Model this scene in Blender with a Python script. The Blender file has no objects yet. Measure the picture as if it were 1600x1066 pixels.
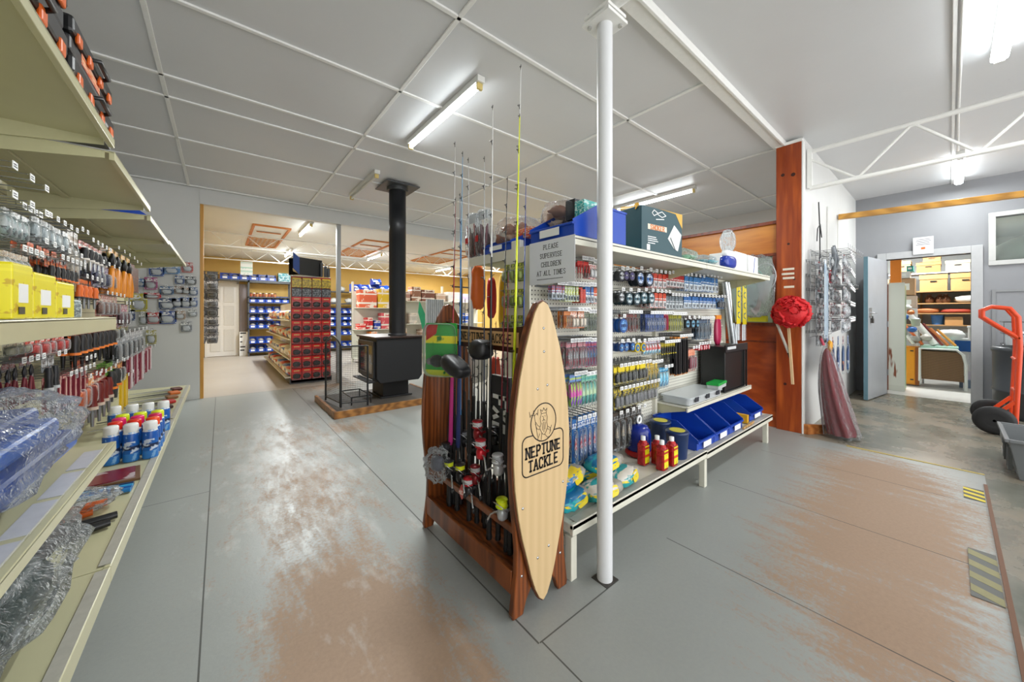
import bpy, bmesh, math, random
from mathutils import Vector, Matrix, noise as mnoise
sc = bpy.context.scene
C = sc.collection
PI = math.pi
EYE = 1.25
FPX = 558.0
HOR = 491.0
YAW = math.atan(455 / 558)
# ---------------- camera
cd = bpy.data.cameras.new('camera')
cam = bpy.data.objects.new('camera', cd); C.objects.link(cam)
cd.sensor_width = 36; cd.lens = FPX / 1600 * 36
cd.shift_y = (HOR - 533) / 1600
cd.clip_start = 0.02; cd.clip_end = 100
cam.location = (0, 0, EYE); cam.rotation_euler = (PI / 2, 0, -YAW)
sc.camera = cam
# ---------------- world and exposure
w = bpy.data.worlds.new('world'); sc.world = w; w.use_nodes = True
bg = w.node_tree.nodes['Background']; bg.inputs[0].default_value = (1, 1, 1, 1); bg.inputs[1].default_value = 2.6
sc.view_settings.view_transform = 'Standard'; sc.view_settings.look = 'None'
sc.view_settings.gamma = 1; sc.view_settings.use_curve_mapping = False
sc.view_settings.exposure = 0.33
TUBE = 14.0          # emission of the fluorescent tubes
LAMP = 26.0          # watts of the light each tube throws

# ---------------- helpers
def ray(px, py):
    u = (px - 800) / FPX; v = (HOR - py) / FPX
    s, c = math.sin(YAW), math.cos(YAW)
    return (s + u * c, c - u * s, v)
def at_z(px, py, z=0.0):
    r = ray(px, py); t = (z - EYE) / r[2]; return Vector((r[0] * t, r[1] * t, z))
def at_x(px, py, x):
    r = ray(px, py); t = x / r[0]; return Vector((x, r[1] * t, EYE + r[2] * t))
def at_y(px, py, y):
    r = ray(px, py); t = y / r[1]; return Vector((r[0] * t, y, EYE + r[2] * t))

def lin(h):
    if isinstance(h, str):
        h = h.lstrip('#'); c = [int(h[i:i + 2], 16) / 255 for i in (0, 2, 4)]
    else: c = list(h)
    return tuple((x / 12.92 if x <= 0.04045 else ((x + 0.055) / 1.055) ** 2.4) for x in c[:3]) + (1.0,)

class NT:
    def __init__(s, m): s.t = m.node_tree; s.n = s.t.nodes; s.l = s.t.links
    def new(s, ty, **k):
        n = s.n.new(ty)
        for a, b in k.items(): setattr(n, a, b)
        return n
    def put(s, sock, v):
        if hasattr(v, 'links') or isinstance(v, bpy.types.NodeSocket): s.l.new(v, sock)
        else: sock.default_value = v
    def m(s, op, a, b=None, c=None):
        n = s.new('ShaderNodeMath', operation=op); s.put(n.inputs[0], a)
        if b is not None: s.put(n.inputs[1], b)
        if c is not None: s.put(n.inputs[2], c)
        return n.outputs[0]
    def mix(s, f, a, b):
        n = s.new('ShaderNodeMix', data_type='RGBA'); s.put(n.inputs[0], f); s.put(n.inputs[6], a); s.put(n.inputs[7], b)
        return n.outputs[2]
    def noise(s, vec, scale, detail=4, rough=0.55):
        n = s.new('ShaderNodeTexNoise'); n.inputs['Scale'].default_value = scale; n.inputs['Detail'].default_value = detail
        n.inputs['Roughness'].default_value = rough
        if vec is not None: s.l.new(vec, n.inputs['Vector'])
        return n.outputs[0]
    def coords(s, which='Object', sc3=None):
        o = s.new('ShaderNodeTexCoord').outputs[which]
        if sc3:
            mp = s.new('ShaderNodeMapping'); mp.inputs['Scale'].default_value = sc3; s.l.new(o, mp.inputs[0]); o = mp.outputs[0]
        return o
    def ramp(s, f, stops, const=False):
        n = s.new('ShaderNodeValToRGB'); cr = n.color_ramp
        if const: cr.interpolation = 'CONSTANT'
        while len(cr.elements) < len(stops): cr.elements.new(0.5)
        for e, (p, c) in zip(cr.elements, stops): e.position = p; e.color = c
        s.put(n.inputs[0], f); return n.outputs[0]
    def bump(s, h, st, dist=0.01):
        n = s.new('ShaderNodeBump'); n.inputs['Strength'].default_value = st; n.inputs['Distance'].default_value = dist
        s.l.new(h, n.inputs['Height']); s.l.new(n.outputs[0], s.n['Principled BSDF'].inputs['Normal'])
    @property
    def p(s): return s.n['Principled BSDF']
MATS = {}
def newmat(name, rough=0.5, metal=0.0, col=(0.5, 0.5, 0.5, 1)):
    m = bpy.data.materials.new(name); m.use_nodes = True; p = m.node_tree.nodes['Principled BSDF']
    p.inputs['Roughness'].default_value = rough; p.inputs['Metallic'].default_value = metal; p.inputs['Base Color'].default_value = col
    m.diffuse_color = col
    return m, NT(m)
def M(hexc, rough=0.5, metal=0.0, var=0.12, scale=25.0, bump=0.0):
    """paint, plastic or metal of one colour with slight unevenness"""
    k = (hexc, rough, metal, var, scale, bump)
    if k in MATS: return MATS[k]
    m, t = newmat('paint_' + str(hexc).strip('#'), rough, metal)
    c = lin(hexc); d = tuple(x * (1 - var) for x in c[:3]) + (1,)
    f = t.noise(t.coords('Object'), scale)
    t.l.new(t.mix(f, d, c), t.p.inputs['Base Color'])
    if bump: t.bump(f, bump)
    MATS[k] = m; return m
def PR(stops, accent=None, rough=0.35, sc_=(9, 9, 22), amt=0.5):
    """printed packaging: colour bands up its height with blotches of a second ink"""
    k = (tuple(stops), accent, rough, sc_, amt)
    if k in MATS: return MATS[k]
    m, t = newmat('printed_card', rough)
    g = t.coords('Generated'); sp = t.new('ShaderNodeSeparateXYZ'); t.l.new(g, sp.inputs[0])
    c = t.ramp(sp.outputs[2], [(a, lin(b)) for a, b in stops], True)
    if accent:
        mp = t.new('ShaderNodeMapping'); mp.inputs['Scale'].default_value = sc_; t.l.new(g, mp.inputs[0])
        f = t.noise(mp.outputs[0], 0.45, 3, 0.6)
        f2 = t.ramp(f, [(0.0, (0, 0, 0, 1)), (amt, (0, 0, 0, 1)), (min(0.99, amt + 0.04), (1, 1, 1, 1))])
        c = t.mix(f2, c, lin(accent))
    t.l.new(c, t.p.inputs['Base Color']); MATS[k] = m; return m
def WOOD(name, c1, c2, rough=0.35, sc3=(14, 14, 1.2), scale=2.0):
    if name in MATS: return MATS[name]
    m, t = newmat(name, rough)
    v = t.coords('Object', sc3); n = t.noise(v, scale, 6, 0.6)
    wv = t.new('ShaderNodeTexWave'); wv.inputs['Scale'].default_value = scale * 0.6; wv.inputs['Distortion'].default_value = 7
    wv.inputs['Detail'].default_value = 3; t.l.new(v, wv.inputs['Vector'])
    f = t.m('MULTIPLY_ADD', n, 0.6, t.m('MULTIPLY', wv.outputs['Fac'], 0.4))
    t.l.new(t.ramp(f, [(0.2, lin(c1)), (0.75, lin(c2))]), t.p.inputs['Base Color']); MATS[name] = m; return m
def GLASS(name, tint='#ffffff', alpha=0.75, rough=0.08, crease=0):
    if name in MATS: return MATS[name]
    m = bpy.data.materials.new(name); m.use_nodes = True; t = NT(m)
    for n in list(t.n): t.n.remove(n)
    out = t.new('ShaderNodeOutputMaterial'); a = t.new('ShaderNodeBsdfTransparent'); b = t.new('ShaderNodeBsdfPrincipled')
    a.inputs[0].default_value = lin(tint); b.inputs['Base Color'].default_value = lin('#e9eef0'); b.inputs['Roughness'].default_value = rough
    fr = t.new('ShaderNodeFresnel'); fr.inputs[0].default_value = 1.45
    mx = t.new('ShaderNodeMixShader'); f = t.m('MULTIPLY_ADD', fr.outputs[0], .8, 1 - alpha); f = t.m('MINIMUM', f, 1.0)
    t.l.new(f, mx.inputs[0]); t.l.new(a.outputs[0], mx.inputs[1]); t.l.new(b.outputs[0], mx.inputs[2]); t.l.new(mx.outputs[0], out.inputs[0])
    if crease:
        o = t.coords('Object'); a1 = t.noise(o, 9, 3, .6); a2 = t.noise(o, 26, 3, .6)
        h = t.m('ADD', t.m('ABSOLUTE', t.m('SUBTRACT', a1, .5)), t.m('MULTIPLY', t.m('ABSOLUTE', t.m('SUBTRACT', a2, .5)), .5))
        bn = t.new('ShaderNodeBump'); bn.inputs['Strength'].default_value = crease; bn.inputs['Distance'].default_value = .06
        t.l.new(h, bn.inputs['Height']); t.l.new(bn.outputs[0], b.inputs['Normal']); t.l.new(bn.outputs[0], fr.inputs['Normal'])
    m.diffuse_color = lin('#dfe8ea'); MATS[name] = m; return m
def EMIT(name, col, st):
    if name in MATS: return MATS[name]
    m, t = newmat(name, 0.4); t.p.inputs['Emission Color'].default_value = lin(col); t.p.inputs['Emission Strength'].default_value = st
    t.p.inputs['Base Color'].default_value = lin('#ffffff'); MATS[name] = m; return m

class MB:
    """collects shapes, then links them as ONE mesh object"""
    def __init__(s): s.v = []; s.f = []; s.mi = []; s.sm = []; s.cur = 0
    def add(s, vs, fs, smooth=False):
        o = len(s.v); s.v += [tuple(v) for v in vs]; s.f += [tuple(i + o for i in f) for f in fs]
        s.mi += [s.cur] * len(fs); s.sm += [smooth] * len(fs); return s
    def box(s, a, b):
        (x0, y0, z0), (x1, y1, z1) = a, b
        vs = [(x0, y0, z0), (x1, y0, z0), (x1, y1, z0), (x0, y1, z0), (x0, y0, z1), (x1, y0, z1), (x1, y1, z1), (x0, y1, z1)]
        return s.add(vs, [(3, 2, 1, 0), (4, 5, 6, 7), (0, 1, 5, 4), (1, 2, 6, 5), (2, 3, 7, 6), (3, 0, 4, 7)])
    def cbox(s, c, d): return s.box([c[i] - d[i] / 2 for i in range(3)], [c[i] + d[i] / 2 for i in range(3)])
    def bar(s, p, q, wd, h=None, up=(0, 0, 1)):
        """square bar between two points"""
        h = h or wd; p, q = Vector(p), Vector(q); d = (q - p).normalized(); u = Vector(up)
        if abs(d.dot(u)) > 0.98: u = Vector((1, 0, 0))
        r = d.cross(u).normalized(); u = r.cross(d)
        vs = [e + r * (i * wd / 2) + u * (j * h / 2) for e in (p, q) for i, j in ((-1, -1), (1, -1), (1, 1), (-1, 1))]
        return s.add(vs, [(0, 1, 2, 3), (7, 6, 5, 4), (0, 4, 5, 1), (1, 5, 6, 2), (2, 6, 7, 3), (3, 7, 4, 0)])
    def tube(s, pts, r, n=8, cap=True):
        pts = [Vector(p) for p in pts]; k = len(pts); rs = r if isinstance(r, (list, tuple)) else [r] * k
        vs = []; pu = None
        for i, p in enumerate(pts):
            d = (pts[min(i + 1, k - 1)] - pts[max(i - 1, 0)]).normalized()
            if pu is None: pu = Vector((0, 0, 1)) if abs(d.z) < 0.9 else Vector((1, 0, 0))
            a = d.cross(pu).normalized(); pu = a.cross(d).normalized()
            for j in range(n):
                t = 2 * PI * j / n; vs.append(p + (a * math.cos(t) + pu * math.sin(t)) * rs[i])
        fs = [(i * n + j, i * n + (j + 1) % n, (i + 1) * n + (j + 1) % n, (i + 1) * n + j) for i in range(k - 1) for j in range(n)]
        s.add(vs, fs, n > 4)
        if cap: s.add(vs[:n], [tuple(range(n))[::-1]]); s.add(vs[-n:], [tuple(range(n))])
        return s
    def lathe(s, prof, c=(0, 0, 0), n=20, axis=(0, 0, 1)):
        q = Vector((0, 0, 1)).rotation_difference(Vector(axis)); c = Vector(c); k = len(prof); vs = []
        for r, z in prof:
            for j in range(n):
                t = 2 * PI * j / n; vs.append(c + q @ Vector((r * math.cos(t), r * math.sin(t), z)))
        fs = [(i * n + j, i * n + (j + 1) % n, (i + 1) * n + (j + 1) % n, (i + 1) * n + j) for i in range(k - 1) for j in range(n)]
        s.add(vs, fs, True)
        if prof[0][0] > 1e-4: s.add(vs[:n], [tuple(range(n))[::-1]])
        if prof[-1][0] > 1e-4: s.add(vs[-n:], [tuple(range(n))])
        return s
    def prism(s, poly, o, u, v, d):
        """polygon in the plane (o; u, v) extruded by vector d"""
        o, u, v, d = Vector(o), Vector(u), Vector(v), Vector(d); k = len(poly)
        a = [o + u * x + v * y for x, y in poly]; b = [p + d for p in a]
        if u.cross(v).dot(d) < 0: a, b = b, a
        return s.add(a + b, [tuple(range(k))[::-1], tuple(range(k, 2 * k))] + [(i, (i + 1) % k, (i + 1) % k + k, i + k) for i in range(k)])
    def disc(s, c, r, axis, th=0.001, n=20): return s.lathe([(r, 0), (r, th)], c, n, axis)
    def blob(s, c, rx, ry, rz, seed=0, amp=0.15, fr=2.2, nu=18, nv=12, power=1.0):
        vs = []; c = Vector(c); rnd = Vector((seed * 7.3, seed * 3.1, seed * 1.7))
        for i in range(nv + 1):
            th = PI * i / nv
            for j in range(nu):
                ph = 2 * PI * j / nu; d = Vector((math.sin(th) * math.cos(ph), math.sin(th) * math.sin(ph), math.cos(th)))
                e = Vector([math.copysign(abs(x) ** power, x) for x in d])
                k = 1 + amp * mnoise.noise(d * fr + rnd) + amp * 0.5 * mnoise.noise(d * fr * 3 + rnd)
                vs.append(c + Vector((e.x * rx, e.y * ry, e.z * rz)) * k)
        fs = [(i * nu + j, (i + 1) * nu + j, (i + 1) * nu + (j + 1) % nu, i * nu + (j + 1) % nu) for i in range(nv) for j in range(nu)]
        return s.add(vs, fs, True)
    def sheet(s, fn, nu, nv, smooth=True):
        vs = [fn(i / nu, j / nv) for j in range(nv + 1) for i in range(nu + 1)]
        return s.add(vs, [(j * (nu + 1) + i, j * (nu + 1) + i + 1, (j + 1) * (nu + 1) + i + 1, (j + 1) * (nu + 1) + i) for j in range(nv) for i in range(nu)], smooth)
    def build(s, name, mats, parent=None, bevel=0, loc=None, rot=None, solid=0, seg=2):
        me = bpy.data.meshes.new(name); me.from_pydata(s.v, [], s.f)
        for m in (mats if isinstance(mats, (list, tuple)) else [mats]): me.materials.append(m)
        me.polygons.foreach_set('material_index', s.mi); me.polygons.foreach_set('use_smooth', s.sm); me.update()
        o = bpy.data.objects.new(name, me); C.objects.link(o)
        if parent: o.parent = parent
        if loc: o.location = loc
        if rot: o.rotation_euler = rot
        if solid: md = o.modifiers.new('solid', 'SOLIDIFY'); md.thickness = solid; md.offset = 0
        if bevel: md = o.modifiers.new('bevel', 'BEVEL'); md.width = bevel; md.segments = seg; md.limit_method = 'ANGLE'
        return o
def tag(o, label, cat, group=None):
    o['label'] = label; o['category'] = cat
    if group: o['group'] = group
    return o
def thing(name, label, cat, loc=(0, 0, 0), rz=0.0, group=None, rot=None):
    o = bpy.data.objects.new(name, None); C.objects.link(o); o.empty_display_size = 0.1
    o.location = loc; o.rotation_euler = rot or (0, 0, rz); tag(o, label, cat, group); return o
def struct(name, mb, m, **k):
    o = mb.build(name, m, **k)
    if not k.get('parent'): o['kind'] = 'structure'
    return o
def dup(o, loc=None, rot=None, label=None, group=None, scale=None):
    """copy of a thing with copies of its parts and sub-parts"""
    def rec(a, par):
        c = a.copy(); C.objects.link(c)
        if par: c.parent = par
        for ch in KIDS.get(a.name, [x for x in a.children]): rec(ch, c)
        return c
    r = rec(o, None)
    if loc is not None: r.location = loc
    if rot is not None: r.rotation_euler = rot
    if scale is not None: r.scale = scale
    if label: r['label'] = label
    if group: r['group'] = group
    return r
KIDS = {}
ORD = ['first', 'second', 'third', 'fourth', 'fifth', 'sixth', 'seventh', 'eighth', 'ninth', 'tenth', 'eleventh', 'twelfth',
       'thirteenth', 'fourteenth', 'fifteenth', 'sixteenth', 'seventeenth', 'eighteenth', 'nineteenth', 'twentieth']
# lettering made of strokes with serifs: each glyph on a 1 wide x 1.4 high field
GL = {'N': [[(0, 0), (0, 1.4)], [(0, 1.4), (.8, 0)], [(.8, 0), (.8, 1.4)]], 'E': [[(0, 0), (0, 1.4)], [(0, 1.4), (.7, 1.4)], [(0, .7), (.55, .7)], [(0, 0), (.7, 0)]],
      'P': [[(0, 0), (0, 1.4)], [(0, 1.4), (.5, 1.4), (.75, 1.2), (.75, .9), (.5, .65), (0, .65)]], 'T': [[(.4, 0), (.4, 1.4)], [(0, 1.4), (.8, 1.4)]],
      'U': [[(0, 1.4), (0, .3), (.2, 0), (.6, 0), (.8, .3), (.8, 1.4)]], 'A': [[(0, 0), (.4, 1.4), (.8, 0)], [(.15, .5), (.65, .5)]],
      'C': [[(.75, 1.1), (.6, 1.4), (.2, 1.4), (0, 1.1), (0, .3), (.2, 0), (.6, 0), (.75, .3)]], 'K': [[(0, 0), (0, 1.4)], [(.75, 1.4), (.02, .65)], [(.2, .8), (.8, 0)]],
      'L': [[(0, 0), (0, 1.4)], [(0, 0), (.7, 0)]], 'I': [[(.2, 0), (.2, 1.4)]], 'S': [[(.7, 1.15), (.55, 1.4), (.15, 1.4), (0, 1.15), (.1, .85), (.6, .6), (.72, .3), (.55, 0), (.15, 0), (0, .25)]],
      'V': [[(0, 1.4), (.4, 0), (.8, 1.4)]], 'H': [[(0, 0), (0, 1.4)], [(.8, 0), (.8, 1.4)], [(0, .7), (.8, .7)]], 'D': [[(0, 0), (0, 1.4)], [(0, 1.4), (.45, 1.4), (.75, 1.1), (.75, .3), (.45, 0), (0, 0)]],
      'R': [[(0, 0), (0, 1.4)], [(0, 1.4), (.5, 1.4), (.75, 1.2), (.75, .95), (.5, .7), (0, .7)], [(.35, .7), (.8, 0)]], 'M': [[(0, 0), (0, 1.4)], [(0, 1.4), (.45, .3), (.9, 1.4)], [(.9, 1.4), (.9, 0)]],
      'O': [[(.2, 0), (0, .3), (0, 1.1), (.2, 1.4), (.6, 1.4), (.8, 1.1), (.8, .3), (.6, 0), (.2, 0)]], 'F': [[(0, 0), (0, 1.4)], [(0, 1.4), (.7, 1.4)], [(0, .7), (.55, .7)]],
      'X': [[(0, 0), (.8, 1.4)], [(0, 1.4), (.8, 0)]]}
SER = {'N': [(0, 0), (0, 1.4), (.8, 1.4)], 'E': [], 'P': [(0, 0)], 'T': [(.4, 0)], 'U': [(0, 1.4), (.8, 1.4)], 'A': [(0, 0), (.8, 0)], 'K': [(0, 0), (0, 1.4), (.8, 0), (.75, 1.4)],
       'L': [(0, 1.4)], 'I': [(.2, 0), (.2, 1.4)], 'V': [(0, 1.4), (.8, 1.4)], 'H': [(0, 0), (0, 1.4), (.8, 0), (.8, 1.4)], 'R': [(0, 0), (.8, 0)], 'M': [(0, 0), (0, 1.4), (.9, 0), (.9, 1.4)]}
def strokes(mb, lines, o, u, v, nrm, wd, th=0.0006):
    o, u, v, nrm = Vector(o), Vector(u), Vector(v), Vector(nrm)
    for ln in lines:
        for (x0, y0), (x1, y1) in zip(ln, ln[1:]):
            dx, dy = x1 - x0, y1 - y0; L = math.hypot(dx, dy) or 1e-6; ex, ey = dx / L * wd / 2, dy / L * wd / 2; nx, ny = -ey, ex
            q = [(x0 - ex * .8 + nx, y0 - ey * .8 + ny), (x0 - ex * .8 - nx, y0 - ey * .8 - ny), (x1 + ex * .8 - nx, y1 + ey * .8 - ny), (x1 + ex * .8 + nx, y1 + ey * .8 + ny)]
            mb.prism(q, o, u, v, nrm * th)
def word(mb, txt, o, u, v, nrm, h, wd=0.16, serif=0.22, gap=0.35, sx=1.0, shear=0.0):
    """letters of height h centred on o; returns nothing"""
    k = h / 1.4; total = sum((0.5 if c == ' ' else (0.4 if c == 'I' else 0.8)) + gap for c in txt) - gap; x = -total / 2
    for c in txt:
        if c == ' ': x += 0.5 + gap; continue
        L = [[((x + a) * k * sx, (b - 0.7) * k + shear * (x + a) * k * sx) for a, b in ln] for ln in GL[c]]
        if serif:
            for a, b in SER.get(c, []): L.append([((x + a - serif) * k * sx, (b - .7) * k + shear * (x + a) * k * sx), ((x + a + serif) * k * sx, (b - .7) * k + shear * (x + a) * k * sx)])
        strokes(mb, L, o, u, v, nrm, wd * k)
        x += (0.4 if c == 'I' else 0.8) + gap
# ================= SETTING =================
def floor_material():
    m, t = newmat('painted_floor', 0.38)
    pos = t.new('ShaderNodeNewGeometry').outputs['Position']
    sp = t.new('ShaderNodeSeparateXYZ'); t.l.new(pos, sp.inputs[0]); X, Y = sp.outputs[0], sp.outputs[1]
    def mp(s3):
        n = t.new('ShaderNodeMapping'); n.inputs['Scale'].default_value = s3; t.l.new(pos, n.inputs[0]); return n.outputs[0]
    big = t.noise(pos, 1.1, 5); fine = t.noise(pos, 60, 4, 0.7); mid = t.noise(mp((5, 2.0, 1)), 1.6, 6, 0.65)
    base = t.mix(big, lin('#858987'), lin('#9ba09d')); base = t.mix(t.m('MULTIPLY', fine, 0.25), base, lin('#b8bab6'))
    def region(cx, cy, rx, ry, amp=1.0):
        a = t.m('DIVIDE', t.m('SUBTRACT', X, cx), rx); b = t.m('DIVIDE', t.m('SUBTRACT', Y, cy), ry)
        d = t.m('SQRT', t.m('ADD', t.m('MULTIPLY', a, a), t.m('MULTIPLY', b, b)))
        return t.m('MULTIPLY', t.m('SUBTRACT', 1.0, d), amp)
    regs = [region(0.42, 1.3, 0.40, 1.0, 1.35), region(0.48, 2.9, 0.42, 1.3, 0.42), region(3.0, 0.25, 1.5, 0.55, 1.0), region(2.1, 0.15, 0.7, 0.3, 1.0), region(3.9, 0.35, 0.75, 0.5, 1.0),
            region(1.1, 4.2, 0.35, 0.35, .5), region(1.45, 7.1, .55, .8, .7), region(0.6, 4.2, 0.5, 0.8, .25), region(1.6, -0.1, 0.5, 0.3, .5)]
    r = regs[0]
    for q in regs[1:]: r = t.m('MAXIMUM', r, q)
    streak = t.noise(mp((9, 2.4, 1)), 1.3, 6, 0.7)
    wear = t.m('ADD', r, t.m('MULTIPLY', t.m('SUBTRACT', streak, 0.5), 1.7))
    wear = t.m('ADD', wear, t.m('MULTIPLY', t.m('SUBTRACT', fine, 0.5), 1.3))
    wm = t.ramp(wear, [(0.02, (0, 0, 0, 1)), (0.50, (1, 1, 1, 1))])
    brown = t.mix(fine, lin('#8a6c52'), lin('#ab8a6c'))
    c = t.mix(t.m('MULTIPLY', wm, 0.82), base, brown)
    # scuffs where the paint has turned pale
    pale = t.ramp(t.m('ADD', mid, t.m('MULTIPLY', region(0.45, 3.6, 0.6, 2.2), 0.25)), [(0.58, (0, 0, 0, 1)), (0.72, (1, 1, 1, 1))])
    c = t.mix(t.m('MULTIPLY', pale, 0.35), c, lin('#c6c8c6'))
    spots = t.ramp(t.noise(pos, 18, 2, 0.4), [(0.0, (1, 1, 1, 1)), (0.235, (0, 0, 0, 1))])
    c = t.mix(t.m('MULTIPLY', spots, 0.6), c, lin('#3c3f40'))
    # sheet joints
    def line(S, at, wd, lo=None, hi=None, T=None):
        g = t.m('LESS_THAN', t.m('ABSOLUTE', t.m('SUBTRACT', S, at)), wd)
        if lo is not None: g = t.m('MULTIPLY', g, t.m('MULTIPLY', t.m('GREATER_THAN', T, lo), t.m('LESS_THAN', T, hi)))
        return g
    js = [line(X, -0.06, .003), line(X, 0.935, .0035, 0.985, 7.4, Y), line(Y, 0.985, .003, 0.94, 1.45, X), line(X, 0.95, .003, -3, .985, Y), line(X, 1.93, .003, -.17, 1.0, Y), line(Y, 3.3, .003, -.9, -.06, X),
          line(Y, 6.98, .005, -.3, 8, X), line(X, 2.9, .003, -.17, 1.1, Y), line(X, 3.85, .003, -.17, 1.1, Y)]
    j = js[0]
    for q in js[1:]: j = t.m('MAXIMUM', j, q)
    c = t.mix(t.m('MULTIPLY', j, 0.85), c, lin('#3a3b3a'))
    t.l.new(c, t.p.inputs['Base Color'])
    t.l.new(t.m('ADD', 0.36, t.m('MULTIPLY', wm, 0.3)), t.p.inputs['Roughness'])
    t.bump(fine, 0.12, 0.004)
    return m
def concrete_material():
    m, t = newmat('old_concrete', 0.25)
    pos = t.new('ShaderNodeNewGeometry').outputs['Position']
    a = t.noise(pos, 1.8, 6, 0.62); b = t.noise(pos, 40, 3)
    c = t.ramp(a, [(0.3, lin('#5d6158')), (0.48, lin('#77766b')), (0.6, lin('#8d8271')), (0.75, lin('#a39b8c'))])
    c = t.mix(t.m('MULTIPLY', b, .3), c, lin('#55574f')); t.l.new(c, t.p.inputs['Base Color'])
    t.l.new(t.m('MULTIPLY_ADD', a, 0.5, 0.02), t.p.inputs['Roughness']); return m
def wall_material(name, c1, c2, rough=0.6):
    m, t = newmat(name, rough); pos = t.coords('Object')
    a = t.noise(pos, 1.3, 5, 0.6); b = t.ramp(t.noise(pos, 22, 3, 0.5), [(0.0, (1, 1, 1, 1)), (0.25, (0, 0, 0, 1))])
    c = t.mix(a, lin(c1), lin(c2)); c = t.mix(t.m('MULTIPLY', b, 0.5), c, lin('#6c6c68')); t.l.new(c, t.p.inputs['Base Color']); t.bump(t.noise(pos, 8, 4), .1, .01); return m
CEIL = 3.12; BCEIL = 2.94
m_ceil = wall_material('grey_ceiling_board', '#cdcecf', '#d8d9da', 0.42)
m_white = M('#f0f0ec', 0.35); m_wallw = wall_material('white_wall_board', '#c9cac8', '#dadad7', .5); m_wallg = wall_material('grey_wall_paint', '#84868a', '#94969a')
m_yel = wall_material('yellow_wall_paint', '#c8a352', '#d4b064'); m_bceil = wall_material('white_ceiling_board', '#d5d7d6', '#e2e4e2')
m_floor = floor_material(); m_conc = concrete_material(); m_bfloor = wall_material('pale_worn_floor', '#a29a92', '#b6b0a8', .35)
struct('floor', MB().box((-2.2, -3.2, -.1), (4.61, 7.0, 0)).box((4.61, .98, -.1), (8.1, 7.0, 0)), m_floor)
struct('floor', MB().box((4.612, -3.2, -.1), (8.16, .98, -.001)), m_conc)
struct('floor', MB().box((-.45, 7.0, -.1), (8.1, 13.7, -.0015)), m_bfloor)
struct('floor', MB().box((8.16, -1.6, -.1), (11.9, 2.2, -.002)), wall_material('white_storeroom_floor', '#c9c7c2', '#dad8d3', .3))
struct('ceiling', MB().box((-2.2, -3.2, CEIL), (8.2, 7.0, CEIL + .08)), m_ceil)
struct('ceiling', MB().box((-.45, 7.1, BCEIL), (8.1, 13.7, BCEIL + .08)), m_bceil)
struct('ceiling', MB().box((8.2, -1.6, 2.75), (11.9, 2.2, 2.83)), m_bceil)
# dark concrete strip with its steel edge in the foreground right
struct('floor', MB().box((1.6, -3.2, .0005), (4.612, -.17, .0015)), m_conc)
struct('trim_1', MB().box((1.6, -.172, .0005), (4.33, -.155, .006)), M('#6e4a32', .6))
struct('trim_2', MB().box((4.585, -.17, .0005), (4.612, .62, .0035)), M('#c8b04a', .5, var=.5, scale=9))
# white battens on the ceiling
n = 3
def batten(a, b, wd=.03, h=.014, m=None):
    global n
    (x0, y0), (x1, y1) = a, b
    if x0 == x1: x0 -= wd / 2; x1 += wd / 2
    else: y0 -= wd / 2; y1 += wd / 2
    struct('trim_%d' % n, MB().box((x0, y0, CEIL - h), (x1, y1, CEIL)), m or m_white, bevel=.003); n += 1
m_bat = M('#efefec', .4)
for x in (-2.1, -.36, 1.16, 3.02, 4.85, 6.7): batten((x, 1.22), (x, 6.94), m=m_bat)
for y in (1.95, 2.9, 3.86, 4.23, 5.15, 6.05): batten((-1.2 if y < 7 else -.2, y), (7.55, y), m=m_bat)
batten((-2.2, 1.18), (8.2, 1.18), .11, .045)
batten((-2.2, 1.13), (8.2, 1.13), .02, .06)
batten((-2.2, -.02), (8.2, -.02), .02, .012, m_bat)
for x in (-2.0, -.36): batten((x, -3.1), (x, 1.1), m=m_bat)
batten((-2.2, 6.93), (8.1, 6.93), .03, .02, m_bat)
# walls
struct('wall_left', MB().box((-2.3, -3.2, 0), (-2.2, 7.0, CEIL)), m_wallw)
struct('wall_divider', MB().box((-2.2, 7.0, 0), (-.24, 7.12, CEIL)).box((-.24, 6.98, 2.88), (8.1, 7.1, CEIL)), m_wallw)
struct('trim_30', MB().box((-.238, 7.0, 0), (-.2, 7.13, 2.88)), WOOD('honey_pine', '#b97d2b', '#dba344'))
struct('wall_side', MB().box((7.58, 1.1, 0), (7.7, 7.0, CEIL)), m_wallw)
struct('wall_store', MB().box((4.76, .98, 0), (8.1, 1.06, CEIL)), m_wallw)
struct('wall_yellow_left', MB().box((-.5, 7.12, 0), (-.38, 13.6, BCEIL)), m_yel)
struct('wall_yellow_back', MB().box((-.5, 13.6, 0), (8.2, 13.7, BCEIL)), m_yel)
struct('wall_yellow_right', MB().box((8.05, 7.12, 0), (8.15, 13.6, BCEIL)), m_yel)
DY0, DY1, DZ = -.185, .63, 2.1; WY0, WY1, WZ0, WZ1 = -.98, -.39, 1.97, 2.56
struct('wall_right', MB().box((8.1, DY1, 0), (8.22, 1.06, CEIL)).box((8.1, DY0, DZ), (8.22, DY1, CEIL)).box((8.1, WY1, 0), (8.22, DY0, CEIL)).box((8.1, WY0, 0), (8.22, WY1, WZ0)).box((8.1, WY0, WZ1), (8.22, WY1, CEIL)).box((8.1, -3.2, 0), (8.22, WY0, CEIL)), m_wallg)
m_frame = M('#b4b6b8', .4)
d = struct('door_1', MB().box((8.06, DY1, 0), (8.24, DY1 + .1, DZ + .1)).box((8.06, DY0 - .1, 0), (8.24, DY0, DZ + .1)).box((8.06, DY0, DZ), (8.24, DY1, DZ + .1)), m_frame, bevel=.004)
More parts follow.
